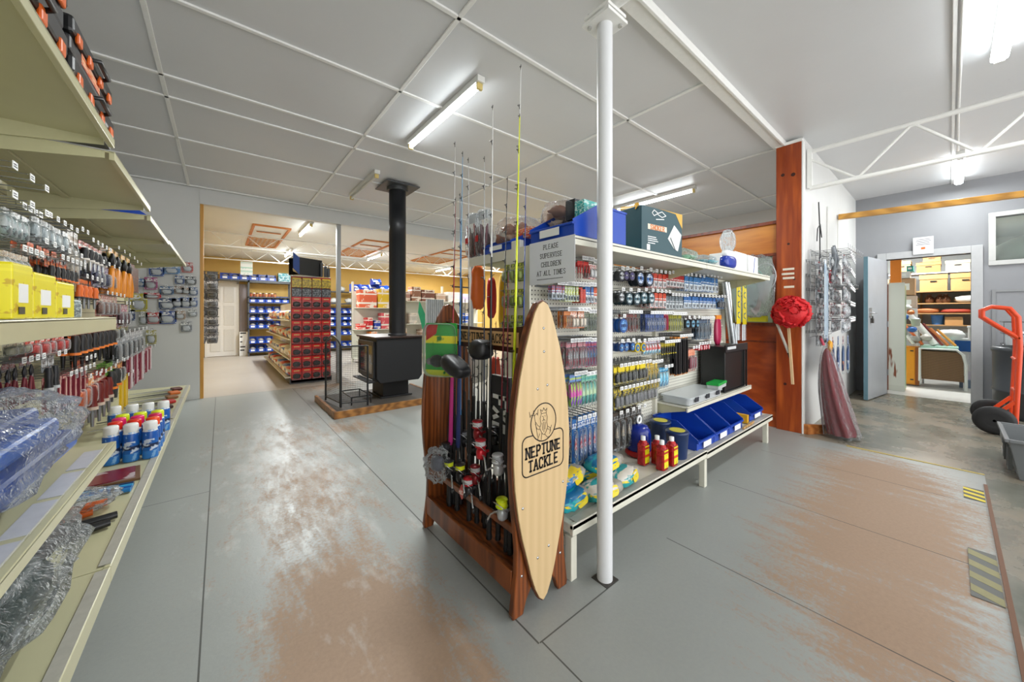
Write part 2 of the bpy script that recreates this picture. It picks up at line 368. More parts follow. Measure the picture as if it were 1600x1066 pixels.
# open door leaf, hinged at the left jamb
leaf = thing('door_leaf', 'pale grey painted door standing open into the shop, blue edge, beside storeroom opening', 'door', (8.06, .64, 0), math.atan2(.13, -.85))
MB().box((.0, -.02, .012), (.84, .02, DZ - .02)).build('door_panel', M('#aeb2b6', .4, var=.2, scale=4), leaf, bevel=.003)
MB().box((.84, -.022, .012), (.856, .022, DZ - .02)).build('door_edge', M('#5f8290', .5), leaf)['label'] = 'blue painted door edge'
h = MB().box((.70, .02, 1.2), (.80, .026, 1.34)).build('lock_plate', M('#c6c8ca', .25, .8), leaf)
MB().tube([(.75, .026, 1.27), (.75, .06, 1.27), (.66, .065, 1.27)], .009).build('door_handle', M('#caccd0', .2, .9), h)
MB().box((.70, .03, 1.12), (.75, .05, 1.19)).tube([(.71, .04, 1.19), (.71, .04, 1.22), (.74, .04, 1.22), (.74, .04, 1.19)], .004).build('padlock', M('#4d4a46', .35, .7), leaf)
for z in (.3, 1.05, 1.8): MB().tube([(0, .03, z), (0, .03, z + .09)], .009).build('hinge', M('#9c9ea0', .4, .6), leaf)
# high window with louvre glass
wd = struct('window_1', MB().box((8.07, WY0 - .06, WZ0 - .06), (8.12, WY1 + .06, WZ0)).box((8.07, WY0 - .06, WZ1), (8.12, WY1 + .06, WZ1 + .06)).box((8.07, WY1, WZ0), (8.12, WY1 + .06, WZ1)).box((8.07, WY0 - .06, WZ0), (8.12, WY0, WZ1)), M('#c2c3c1', .4), bevel=.004)
pn = MB().box((8.15, WY0, WZ0), (8.156, WY1, WZ1)).build('window_pane', GLASS('window_glass', '#e8eeea', .95), wd)
tk = thing('roof_fan_housing', 'pale grey rounded ventilator seen through the high window', 'ventilator', (8.75, -.75, 2.0))
MB().lathe([(.42, 0), (.44, .05), (.38, .2), (.2, .32), (.03, .36)], n=24).build('cowl', M('#a9aaa6', .4), tk)
MB().lathe([(.3, -.3), (.3, 0)], n=20).build('cowl_base', M('#77766f', .6), tk)
MB().box((-.35, -.3, -2.05), (.1, .3, -.3)).build('fan_stand', M('#8c8b86', .6), tk)
for y in (-.45, -.9): pass
struct('wall_store_back', MB().box((11.8, -1.6, 0), (11.9, 2.2, 2.75)).box((8.22, 2.1, 0), (11.8, 2.2, 2.75)).box((8.22, -1.7, 0), (11.8, -1.6, 2.75)), m_bceil)
# second leaf/panel of the right wall under the window
struct('trim_31', MB().box((8.085, -.98, 1.55), (8.1, -.36, 1.58)).box((8.085, -.39, 0), (8.1, -.36, 1.55)), M('#8c8e90', .5))
# partition of stained timber behind the gondola end
WR = WOOD('red_stained_plywood', '#7a2c0c', '#b5531c', .28, (2.2, 2.2, 5), 1.6); WY = WOOD('honey_varnish', '#b9661a', '#db8f34', .3, (1, 1.4, 9), 1.4); WD = WOOD('dark_stained_timber', '#5c220c', '#8a3a14', .3)
pt = struct('wall_partition', MB().box((4.745, 1.2, 0), (4.79, 3.3, 1.12)), WR)
MB().box((4.735, 1.2, 1.92), (4.80, 3.3, 2.24)).build('upper_board', WY, pt)
MB().box((4.70, 1.2, 2.24), (4.82, 3.3, 2.275)).box((4.72, 1.2, 1.895), (4.80, 3.3, 1.925)).box((4.71, 1.2, 1.12), (4.83, 3.3, 1.155)).box((4.73, 1.2, .93), (4.76, 3.3, .95)).box((4.725, 1.2, 1.155), (4.79, 1.24, 1.9)).box((4.725, 2.25, 1.155), (4.79, 2.31, 1.9)).box((4.725, 1.75, 1.155), (4.785, 1.79, 1.9)).build('partition_rail', WD, pt, bevel=.003)
MB().box((4.755, 1.24, 1.155), (4.76, 2.25, 1.9)).build('glass_pane', GLASS('greenish_glass', '#c9d8c4', .72), pt)
# main post, stained timber wrapped round the steel
ps = thing('timber_post', 'tall red-brown stained timber post in front of the hanging wire racks', 'post', (4.70, 1.09, 0))
MB().box((0, -.11, 0), (.05, .11, 3.06)).build('post_board', WOOD('post_timber', '#83300d', '#bb5a1e', .35, (9, 9, .8), 2.2), ps, bevel=.004)
MB().box((-.006, -.116, 3.06), (.06, .116, 3.09)).box((0, -.125, .0), (.06, -.112, 3.06)).build('white_edging', m_white, ps)
for (y, z, r) in ((-.04, 2.73, .02), (.05, 2.75, .017), (.0, 2.0, .012), (-.02, 1.2, .012), (.03, .5, .014), (-.05, 1.62, .01)): MB().disc((-.0004, y, z), r, (-1, 0, 0), .0006, 14).build('knot', M('#3a1206', .5), ps)
for i, (z, l) in enumerate(((1.72, .10), (1.67, .11), (1.625, .10), (1.53, .09), (1.2, .08), (1.16, .03))): MB().box((-.003, -.05, z), (0, -.05 + l, z + .022)).build('masking_tape', M('#e4dccb', .6), ps)
# bulkhead posts
for (x, l) in ((1.66, 'thin grey steel post behind the fire screen'), (4.52, 'thin white steel post behind the rod rack')):
    tag(MB().box((x - .035, 7.0, 0), (x + .035, 7.07, 2.875)).build('steel_post', M('#a6a7a6', .4, .2), bevel=.003), l, 'post')
# the white column
cl = thing('steel_column', 'white round steel column in front of the gondola shelving', 'column', (1.405, 1.03, 0))
MB().lathe([(.036, .0), (.036, 2.61)], n=28).build('column_tube', M('#dcdee0', .28, var=.04), cl)
MB().box((-.075, -.075, 2.61), (.075, .075, 2.625)).box((-.07, -.07, 2.64), (.07, .07, 2.655)).tube([(0, 0, 2.62), (0, 0, 2.645)], .03, 12).build('cap_plate', m_white, cl, bevel=.002)
for a in (-1, 1): MB().lathe([(.01, 2.60), (.01, 2.668)], (a * .05, -a * .05, 0), 6).build('bolt', M('#c0c0bc', .4, .5), cl)
MB().box((-.044, -.044, 0), (.044, .044, .003)).build('base_plate', M('#4a4743', .5, .4), cl)
def truss(name, label, x, zb, zt, y0, y1, n0, vert=True):
    t = thing(name, label, 'roof truss', (x, y0, 0))
    L = y1 - y0
    MB().tube([(0, 0, zb), (0, L, zb)], .022, 10).build('bottom_chord', m_white, t)
    MB().tube([(0, 0, zt), (0, L, zt)], .022, 10).build('top_chord', m_white, t)
    pts = []; st = abs(L) / n0; sg = 1 if L > 0 else -1
    for i in range(n0 + 1):
        y = sg * st * i; z = (zb + .02) if i % 2 else (zt - .02)
        if i == 0: z = (zt + zb) / 2 + .1
        pts += [(0, y - sg * .02 * (i > 0), z), (0, y + sg * .02, z)]
    MB().tube(pts, .012, 8).build('lattice_rod', m_white, t)
    if vert: MB().bar((0, 0, zb), (0, 0, zt + .03), .04).build('end_upright', m_white, t)
truss('roof_truss', 'white zigzag tube truss meeting the timber post', 4.9, 2.6, 2.99, .95, -3.1, 11)
t2 = thing('roof_truss', 'white tube truss chord resting on the round column cap', 'roof truss', (1.405, 1.03, 0))
MB().tube([(0, 0, 2.68), (0, -4.1, 2.68)], .028, 12).build('bottom_chord', m_white, t2)
MB().tube([(0, 0, 3.05), (0, -4.1, 3.05)], .024, 10).build('top_chord', m_white, t2)
MB().tube([(0, -.1, 3.03)] + [(0, -.5 - .5 * i, 2.7 if i % 2 == 0 else 3.03) for i in range(7)], .012, 8).build('lattice_rod', m_white, t2)
for (y, l) in ((9.2, 'white lattice truss across the rear room ceiling, nearer one'), (11.4, 'white lattice truss across the rear room ceiling, farther one')):
    t = thing('ceiling_truss', l, 'roof truss', (-.35, y, 0))
    MB().tube([(0, 0, 2.62), (8.3, 0, 2.62)], .015, 6).tube([(0, 0, 2.88), (8.3, 0, 2.88)], .015, 6).build('truss_chord', m_bceil, t)
    MB().tube([(.2 + .28 * i, 0, 2.63 if i % 2 else 2.87) for i in range(28)], .008, 6).build('lattice_rod', m_bceil, t)
# wooden rail high up before the right wall
rl = thing('timber_rail', 'long honey-coloured timber rail high across the doorway wall', 'rail', (6.57, .97, 2.58))
MB().bar((0, 0, 0), (.62, -2.9, 0), .06, .07).build('rail_board', WOOD('rail_pine', '#a5732a', '#d79f45', .4, (6, 1, 6)), rl, bevel=.003)
MB().box((.0, -.0, -.75), (.03, .01, .0)).build('hanger_strip', m_white, rl)
# ---------------- fluorescent lamps
m_tube = EMIT('lit_tube', '#f4fbff', TUBE); m_bat2 = M('#e0e1dc', .35)
def lamp(x, y, L, axis, on, label, H=CEIL, pw=1.0, diff=False):
    t = thing('fluorescent_light', label, 'ceiling light', (x, y, H - .001), 0 if axis == 'x' else PI / 2)
    MB().box((-L / 2, -.035, -.05), (L / 2, .035, 0)).build('light_body', m_bat2, t, bevel=.004)
    mt = m_tube if on else M('#dcdedb', .3)
    if diff: MB().box((-L / 2 + .02, -.04, -.085), (L / 2 - .02, .04, -.05)).build('diffuser', mt, t, bevel=.012)
    else: MB().tube([(-L / 2 + .03, 0, -.075), (L / 2 - .03, 0, -.075)], .016, 12).build('tube', mt, t)
    for e in (-1, 1): MB().box((e * (L / 2 - .03) - .012, -.025, -.1), (e * (L / 2 - .03) + .012, .025, -.05)).build('lamp_holder', M('#d9c27a' if not diff else '#dfe0dc', .4), t, bevel=.003)
    if on:
        ld = bpy.data.lights.new('tube_light', 'AREA'); ld.shape = 'RECTANGLE'; ld.size = L - .1; ld.size_y = .05; ld.energy = LAMP * pw; ld.color = (.97, 1, .99)
        lo = bpy.data.objects.new('tube_light', ld); C.objects.link(lo); lo.parent = t; lo.location = (0, 0, -.105)
lamp(1.58, 3.0, 1.37, 'y', True, 'lit fluorescent batten light above the central aisle', pw=2.2)
lamp(1.57, 5.28, 1.2, 'y', False, 'unlit fluorescent batten light beside the black flue plate')
lamp(5.33, 3.0, 1.35, 'y', True, 'lit fluorescent batten light beyond the gondola top shelf', pw=1.6)
lamp(3.6, -.22, 1.35, 'x', True, 'bright double fluorescent light at the top right', diff=True, pw=.7)
lamp(7.2, -.075, 1.3, 'x', True, 'lit fluorescent light beyond the white truss', diff=True, pw=.8)
for (x, y, l) in ((1.27, 7.9, 'fluorescent light in the rear room nearest the red display stand'), (3.4, 10.4, 'fluorescent light in the rear room just right of the flue'), (6.3, 11.7, 'fluorescent light in the rear room left of the rod tips'), (1.4, 11.2, 'small far fluorescent light over the blue parts bins'), (6.8, 8.6, 'fluorescent light in the rear room above the far right shelving')):
    lamp(x, y, 1.2, 'y', True, l, BCEIL, pw=3.2)
lamp(9.8, .6, 1.2, 'y', True, 'fluorescent light inside the storeroom', 2.75, pw=3.0)
tag(MB().tube([(3.0, -.05, CEIL - .012), (5.3, -.05, CEIL - .012), (6.5, -.06, CEIL - .012)], .008, 6).build('cable_conduit', m_white), 'thin white cable conduit running to the lights at right', 'conduit')
# ================= PACKAGED GOODS =================
m_clear = GLASS('clear_blister', '#fcfdfd', .98); m_wrap = GLASS('crinkled_wrap', '#fbfcfd', .975, .07, .8)
m_steel = M('#b9bcbf', .25, .9, .05); m_wire = M('#8d9092', .3, .85, .05); m_black = M('#1d1e20', .4, 0, .1); m_tag = M('#eceeee', .5, 0, .04)
m_cream = M('#c4c19d', .3, 0, .1, 8); m_creamw = M('#dcdacb', .35, 0, .08, 8); m_navy = M('#1c2f6b', .35); m_blue = M('#1746b0', .3, 0, .08); m_orange = M('#e2661b', .4); m_red = M('#c3201d', .4)
m_print = M('#55585c', .6)
def rr(w, h, r, n=4, cx=0, cy=0):
    """rounded rectangle outline"""
    pts = []
    for i, (sx, sy) in enumerate(((1, 1), (-1, 1), (-1, -1), (1, -1))):
        for k in range(n + 1):
            a = PI / 2 * (i + k / n); pts.append((cx + sx * (w / 2 - r) + r * math.cos(a), cy + sy * (h / 2 - r) + r * math.sin(a)))
    return pts
U, W, Nn = (1, 0, 0), (0, 0, 1), (0, -1, 0)
def card_with_hole(w, h): return rr(w, h, min(w, h) * .08, 2, 0, -h / 2 + .004)
def proto_pack(kind, w, h, cols, name, label, cat):
    """hanging goods with their front towards -y and their hole at the origin"""
    c = [x for x in cols]
    t = thing(name, label, cat)
    if kind == 'blister':
        MB().prism(card_with_hole(w, h), (0, 0, 0), U, W, (0, .0015, 0)).build('backing_card', PR([(0, c[0]), (.06, c[1]), (.12, c[0]), (.66, c[1]), (.93, c[0])], c[2]), t)
        MB().blob((0, -.011, -h * .60), w * .33, .011, h * .25, 3, .25, 2.5, 12, 8, .7).build('product', M(c[3] if len(c) > 3 else c[2], .35), t)
        MB().blob((0, -.012, -h * .60), w * .41, .015, h * .31, 1, .03, 2, 12, 8, .45).build('blister', m_clear, t)
    elif kind == 'hook':      # small flat pack, card with a clear pocket
        MB().prism(card_with_hole(w, h), (0, 0, 0), U, W, (0, .0015, 0)).build('backing_card', PR([(0, c[1]), (.08, c[1]), (.5, c[0]), (.58, c[1]), (.66, c[0])], c[2]), t)
        MB().prism(rr(w * .8, h * .42, .004, 2, 0, -h * .7), (0, -.001, 0), U, W, (0, -.009, 0)).build('clear_pocket', m_clear, t)
        MB().tube([(-w * .2, -.005, -h * .6), (-w * .05, -.005, -h * .85), (w * .15, -.005, -h * .8), (w * .18, -.005, -h * .6)], .0025, 6).build('fish_hook', M(c[3] if len(c) > 3 else '#8a8d90', .3, .6), t)
    elif kind == 'bag':
        MB().prism(rr(w, h * .22, .003, 2, 0, -h * .10), (0, -.003, 0), U, W, (0, .006, 0)).build('header_card', PR([(0, c[0]), (.3, c[1]), (.6, c[0])], c[2]), t)
        MB().blob((0, 0, -h * .6), w * .40, .012, h * .33, 5, .35, 3, 12, 9, .7).build('contents', PR([(0, c[2]), (.4, c[3] if len(c) > 3 else c[0])], c[1], .4, (4, 4, 7), .48), t)
        MB().blob((0, 0, -h * .6), w * .48, .014, h * .41, 6, .06, 3, 12, 9, .5).build('clear_bag', m_clear, t)
    elif kind == 'spool':
        r = w / 2; cc = (0, 0, -h / 2)
        MB().lathe([(r, 0), (r * 1.02, .004), (r * .94, .008), (r * .94, .026), (r * 1.02, .03), (r, .034)], (0, .0, -r * 1.05), 22, (0, -1, 0)).build('spool_body', M(c[0], .3), t)
        MB().lathe([(r * .72, 0), (r * .72, .002)], (0, -.034, -r * 1.05), 22, (0, -1, 0)).build('spool_label', PR([(0, c[1]), (.35, c[2]), (.65, c[1])], c[2]), t)
        MB().lathe([(r * .22, 0), (r * .2, .002)], (0, -.036, -r * 1.05), 14, (0, -1, 0)).build('spool_hub', M(c[3] if len(c) > 3 else '#202020'), t)
        MB().prism(rr(w * .3, h * .1, .002, 2, 0, .001), (0, -.016, 0), U, W, (0, .002, 0)).build('hang_tab', m_tag, t)
    elif kind == 'lure':      # tall narrow card with slim fish shaped body
        MB().prism(card_with_hole(w, h), (0, 0, 0), U, W, (0, .0015, 0)).build('backing_card', PR([(0, c[1]), (.1, c[0]), (.8, c[1]), (.9, c[0])], c[2]), t)
        MB().lathe([(.001, 0), (w * .16, h * .1), (w * .2, h * .25), (w * .13, h * .42), (w * .05, h * .52), (w * .17, h * .6)], (0, -.012, -h * .84), 10).build('lure_body', PR([(0, c[2]), (.4, c[3] if len(c) > 3 else c[0]), (.8, c[2])], c[1]), t)
        for k in (.3, .55): MB().tube([(0, -.012, -h * k), (.006, -.02, -h * (k + .07)), (-.006, -.02, -h * (k + .08))], .001, 5).build('treble_hook', m_steel, t)
        MB().blob((0, -.010, -h * .56), w * .42, .014, h * .37, 1, .02, 2, 10, 8, .45).build('blister', m_clear, t)
    elif kind == 'tool':      # tool with handle and blade on a card
        MB().prism(card_with_hole(w, h * .3), (0, 0, 0), U, W, (0, .0015, 0)).build('backing_card', PR([(0, c[0]), (.35, c[1]), (.6, c[0])], c[2]), t)
        MB().tube([(0, -.012, -h * .2), (.002, -.012, -h * .35), (0, -.012, -h * .5), (.002, -.012, -h * .62)], [w * .13, w * .2, w * .16, w * .2], 8).build('handle', M(c[2], .4), t)
        MB().tube([(0, -.012, -h * .6), (0, -.012, -h * .66)], w * .22, 8).build('collar', M(c[1], .4), t)
        MB().tube([(0, -.012, -h * .64), (0, -.012, -h)], [w * .1, w * .06], 6).build('blade', M(c[3] if len(c) > 3 else '#9a9da0', .3, .6), t)
    elif kind == 'pliers':
        for s in (-1, 1):
            MB().tube([(s * w * .32, -.01, -h), (s * w * .36, -.01, -h * .75), (s * w * .16, -.01, -h * .45), (s * .002, -.01, -h * .36)], [w * .09, w * .12, w * .09, w * .06], 8).build('handle', M(c[0], .4), t)
            MB().tube([(-s * .002, -.01, -h * .38), (-s * w * .18, -.01, -h * .25), (-s * w * .03, -.01, -h * .1)], [w * .08, w * .1, w * .04], 8).build('jaw', M(c[1], .35, .4), t)
        MB().lathe([(w * .12, 0), (w * .12, .008)], (0, -.006, -h * .37), 12, (0, -1, 0)).build('pivot', M(c[2], .3, .5), t)
        MB().prism(rr(w * .8, h * .18, .003, 2, 0, -h * .07), (0, -.004, 0), U, W, (0, .002, 0)).build('hang_card', PR([(0, c[1]), (.4, c[0])], c[2]), t)
    elif kind == 'box':
        MB().box((-w / 2, -.014, -h), (w / 2, .014, -h * .12)).build('carton', PR([(0, c[1]), (.1, c[0]), (.55, c[1]), (.62, c[0])], c[2]), t)
        MB().prism(rr(w * .9, h * .2, .003, 2, 0, -h * .08), (0, .010, 0), U, W, (0, .003, 0)).build('hang_tab', M(c[1]), t)
    elif kind == 'strip':
        MB().prism(card_with_hole(w, h), (0, 0, 0), U, W, (0, .002, 0)).build('strip_card', PR([(0, c[1]), (.05, c[0]), (.95, c[1])], c[2]), t)
        MB().box((-w * .3, -.010, -h * .95), (-w * .08, -.0005, -h * .08)).build('blade_guard', M(c[0], .3), t)
        MB().box((w * .1, -.008, -h * .95), (w * .3, -.0005, -h * .08)).build('file', M(c[2], .3), t)
    return t
PROTO = {}
def place_pack(kind, w, h, cols, name, cat, loc, rz, label, group):
    q = 0.004; w = max(q, round(w / q) * q); h = max(q, round(h / q) * q)
    k = (kind, w, h, tuple(cols), name)
    if k not in PROTO:
        t = proto_pack(kind, w, h, cols, name, label, cat); PROTO[k] = t; KIDS[t.name] = list(t.children_recursive)
        t.location = loc; t.rotation_euler = (0, 0, rz); t['group'] = group; return t
    return dup(PROTO[k], loc, (0, 0, rz), label, group)
HOOK = {}
def place_hook(loc, rz, L, label, group, nm='peg_hook'):
    k = (nm, round(L, 2))
    if k not in HOOK:
        t = thing(nm, label, 'hook')
        MB().tube([(0, L, 0), (0, -.002, 0), (0, -.008, .006)], .002, 6).tube([(0, L, .018), (0, .0, .018)], .0016, 6).box((-.013, L - .002, -.006), (.013, L, .024)).build('wire', m_wire, t)
        tg = MB().box((-.017, -.010, -.004), (.017, -.008, .019)).build('price_tag', m_tag, t)
        MB().box((-.013, -.0108, .009), (.006, -.0098, .012)).box((-.013, -.0108, .002), (.011, -.0098, .005)).build('tag_print', m_print, tg)
        HOOK[k] = t; KIDS[t.name] = [x for x in t.children]; KIDS[tg.name] = list(tg.children)
        t.location = loc; t.rotation_euler = (0, 0, rz); t['group'] = group; return t
    return dup(HOOK[k], loc, (0, 0, rz), label, group)
DEP = {1: ['only one'], 2: ['front one', 'rear one'], 3: ['front one', 'middle one', 'rear one']}
rnd = random.Random(7)
def hang(plane, c0, px0, px1, pt, pb, kind, cols, n, depth, name, cat, desc, row, place, hook=.12, dd=.038, wf=.86, toflip=None):
    """n hooks of goods between two places on a board; plane 'y' faces the camera side, 'x' faces the aisle"""
    f = at_y if plane == 'y' else at_x
    mid = (px0 + px1) / 2
    A = f(px0, pt, c0); B = f(px1, pt, c0); T = f(mid, pt, c0); Bo = f(mid, pb, c0)
    z = T.z; h = T.z - Bo.z
    a, b = (A.x, B.x) if plane == 'y' else (A.y, B.y)
    if kind in ('spool',): wcell = abs(b - a) / n
    st = (b - a) / n; wd = min(abs(st) * wf, h * 1.15 if kind != 'spool' else 9)
    if kind == 'spool': wd = min(wd, h)
    for i in range(n):
        p = a + st * (i + .5)
        for j in range(depth):
            off = c0 + (j * dd if plane == 'y' else -j * dd)
            loc = (p, off, z) if plane == 'y' else (off, p, z)
            loc = (loc[0] + rnd.uniform(-.003, .003), loc[1] + rnd.uniform(-.003, .003), loc[2] - .004)
            hk = 'on hook %s' % ORD[i] if False else ORD[i]
            where = ('%s %s, %s on %s hook' % (row, place, DEP[depth][j], hk)) if depth > 1 else '%s %s, %s hook from left' % (row, place, hk)
            place_pack(kind, wd, h, cols, name, cat, loc, (0 if plane == 'y' else PI / 2) + rnd.uniform(-.045, .045), '%s, %s' % (desc, where), '%s, %s %s' % (desc, row, place))
        hl = (p, c0 - .035, z + .004) if plane == 'y' else (c0 + .035, p, z + .004)
        L = abs((BACK[plane]) - (c0 - .035 if plane == 'y' else c0 + .035))
        place_hook(hl, 0 if plane == 'y' else PI / 2, L, 'wire hook with price tag, %s holding %s, %s %s' % (ORD[i], ' '.join(desc.split()[:4]), row, place), 'hooks, %s %s' % (row, place))
BACK = {'y': 1.52, 'x': -.87}

# ================= LEFT GONDOLA =================
lg = thing('shelving_unit', 'long cream steel shelving unit with slotted back along the left side', 'shelving', (-.62, 1.0, 0))
def L(x, y, z): return (x + .62, y - 1.0, z)
JY = [-.2, 1.15, 2.25, 3.25, 4.3, 5.35, 6.3]
JB = [-.2, .7, 1.93, 3.28, 4.3, 5.3, 6.25]
MB().box(L(-.93, -.2, .06), L(-.90, 6.3, 2.0)).build('back_panel', M('#cfc9a6', .45, 0, .1, 6), lg)
mb = MB()
for k in range(25): mb.box(L(-.90, -.2, .28 + k * .07), L(-.898, 6.3, .285 + k * .07))
mb.build('slot_line', M('#8f8b70', .5), lg)
for y in JY: MB().box(L(-.90, y - .012, 0), L(-.872, y + .012, 2.0)).build('upright', m_cream, lg)
# bottom deck in sections, on feet
zb = .33
for a, b in zip(JB, JB[1:]):
    dk = MB().box(L(-.87, a + .002, zb - .025), L(-.315, b - .002, zb)).box(L(-.33, a + .002, zb - .06), L(-.31, b - .002, zb + .003)).build('base_shelf', m_cream, lg, bevel=.003)
    MB().box(L(-.345, a + .02, zb + .0035), L(-.313, b - .02, zb + .006)).build('price_strip', M('#b5b3a8', .4, 0, .3, 30), dk)
    MB().box(L(-.62, b - .03, 0), L(-.58, b - .004, zb - .025)).build('foot', m_cream, lg)
    MB().box(L(-.86, b - .03, 0), L(-.82, b - .004, zb - .025)).build('foot', m_cream, lg)
def shelf(a, b, z, x0=-.87, x1=-.35, lip=.035):
    s = MB().box(L(x0, a + .002, z - .006), L(x1, b - .002, z)).box(L(x1 - .018, a + .002, z - lip), L(x1, b - .002, z + .002)).box(L(x0 + .16, a, z - .018), L(x0 + .19, b, z - .006)).build('shelf', m_cream, lg, bevel=.002)
    for y in (a + .004, b - .012):
        MB().prism([(x0, z - .10), (x0, z - .006), (x1 - .03, z - .006), (x1 - .03, z - .03)], L(0, y, 0), (1, 0, 0), (0, 0, 1), (0, .008, 0)).build('bracket', M('#c6c49e', .4), s)
    MB().box(L(x1 - .022, a + .05, z + .003), L(x1 - .02, b - .05, z + .0035)).build('shelf_lip', m_creamw, s)
    return s
shelf(-.2, 1.15, 1.99); shelf(1.15, 2.25, 1.99); shelf(2.25, 3.25, 1.94); shelf(3.25, 4.3, 1.885); shelf(4.3, 5.35, 1.90); shelf(5.35, 6.3, 1.90)
shelf(.2, 1.15, .70); s5 = shelf(1.15, 2.28, .70); shelf(.2, 1.15, 1.235, lip=.05); shelf(1.15, 2.28, 1.235, lip=.05)
for k, y in enumerate((1.2, 1.45, 1.7, 1.95)): MB().box(L(-.42, y, .7005), L(-.37, y + .22, .7025)).build('price_strip', M('#c9cbd2', .3, 0, .2, 30), s5)
LP = 'left shelving'
def hl(*a, **k): hang('x', *a[:1], *a[1:], place=LP, **k)
X = -.60
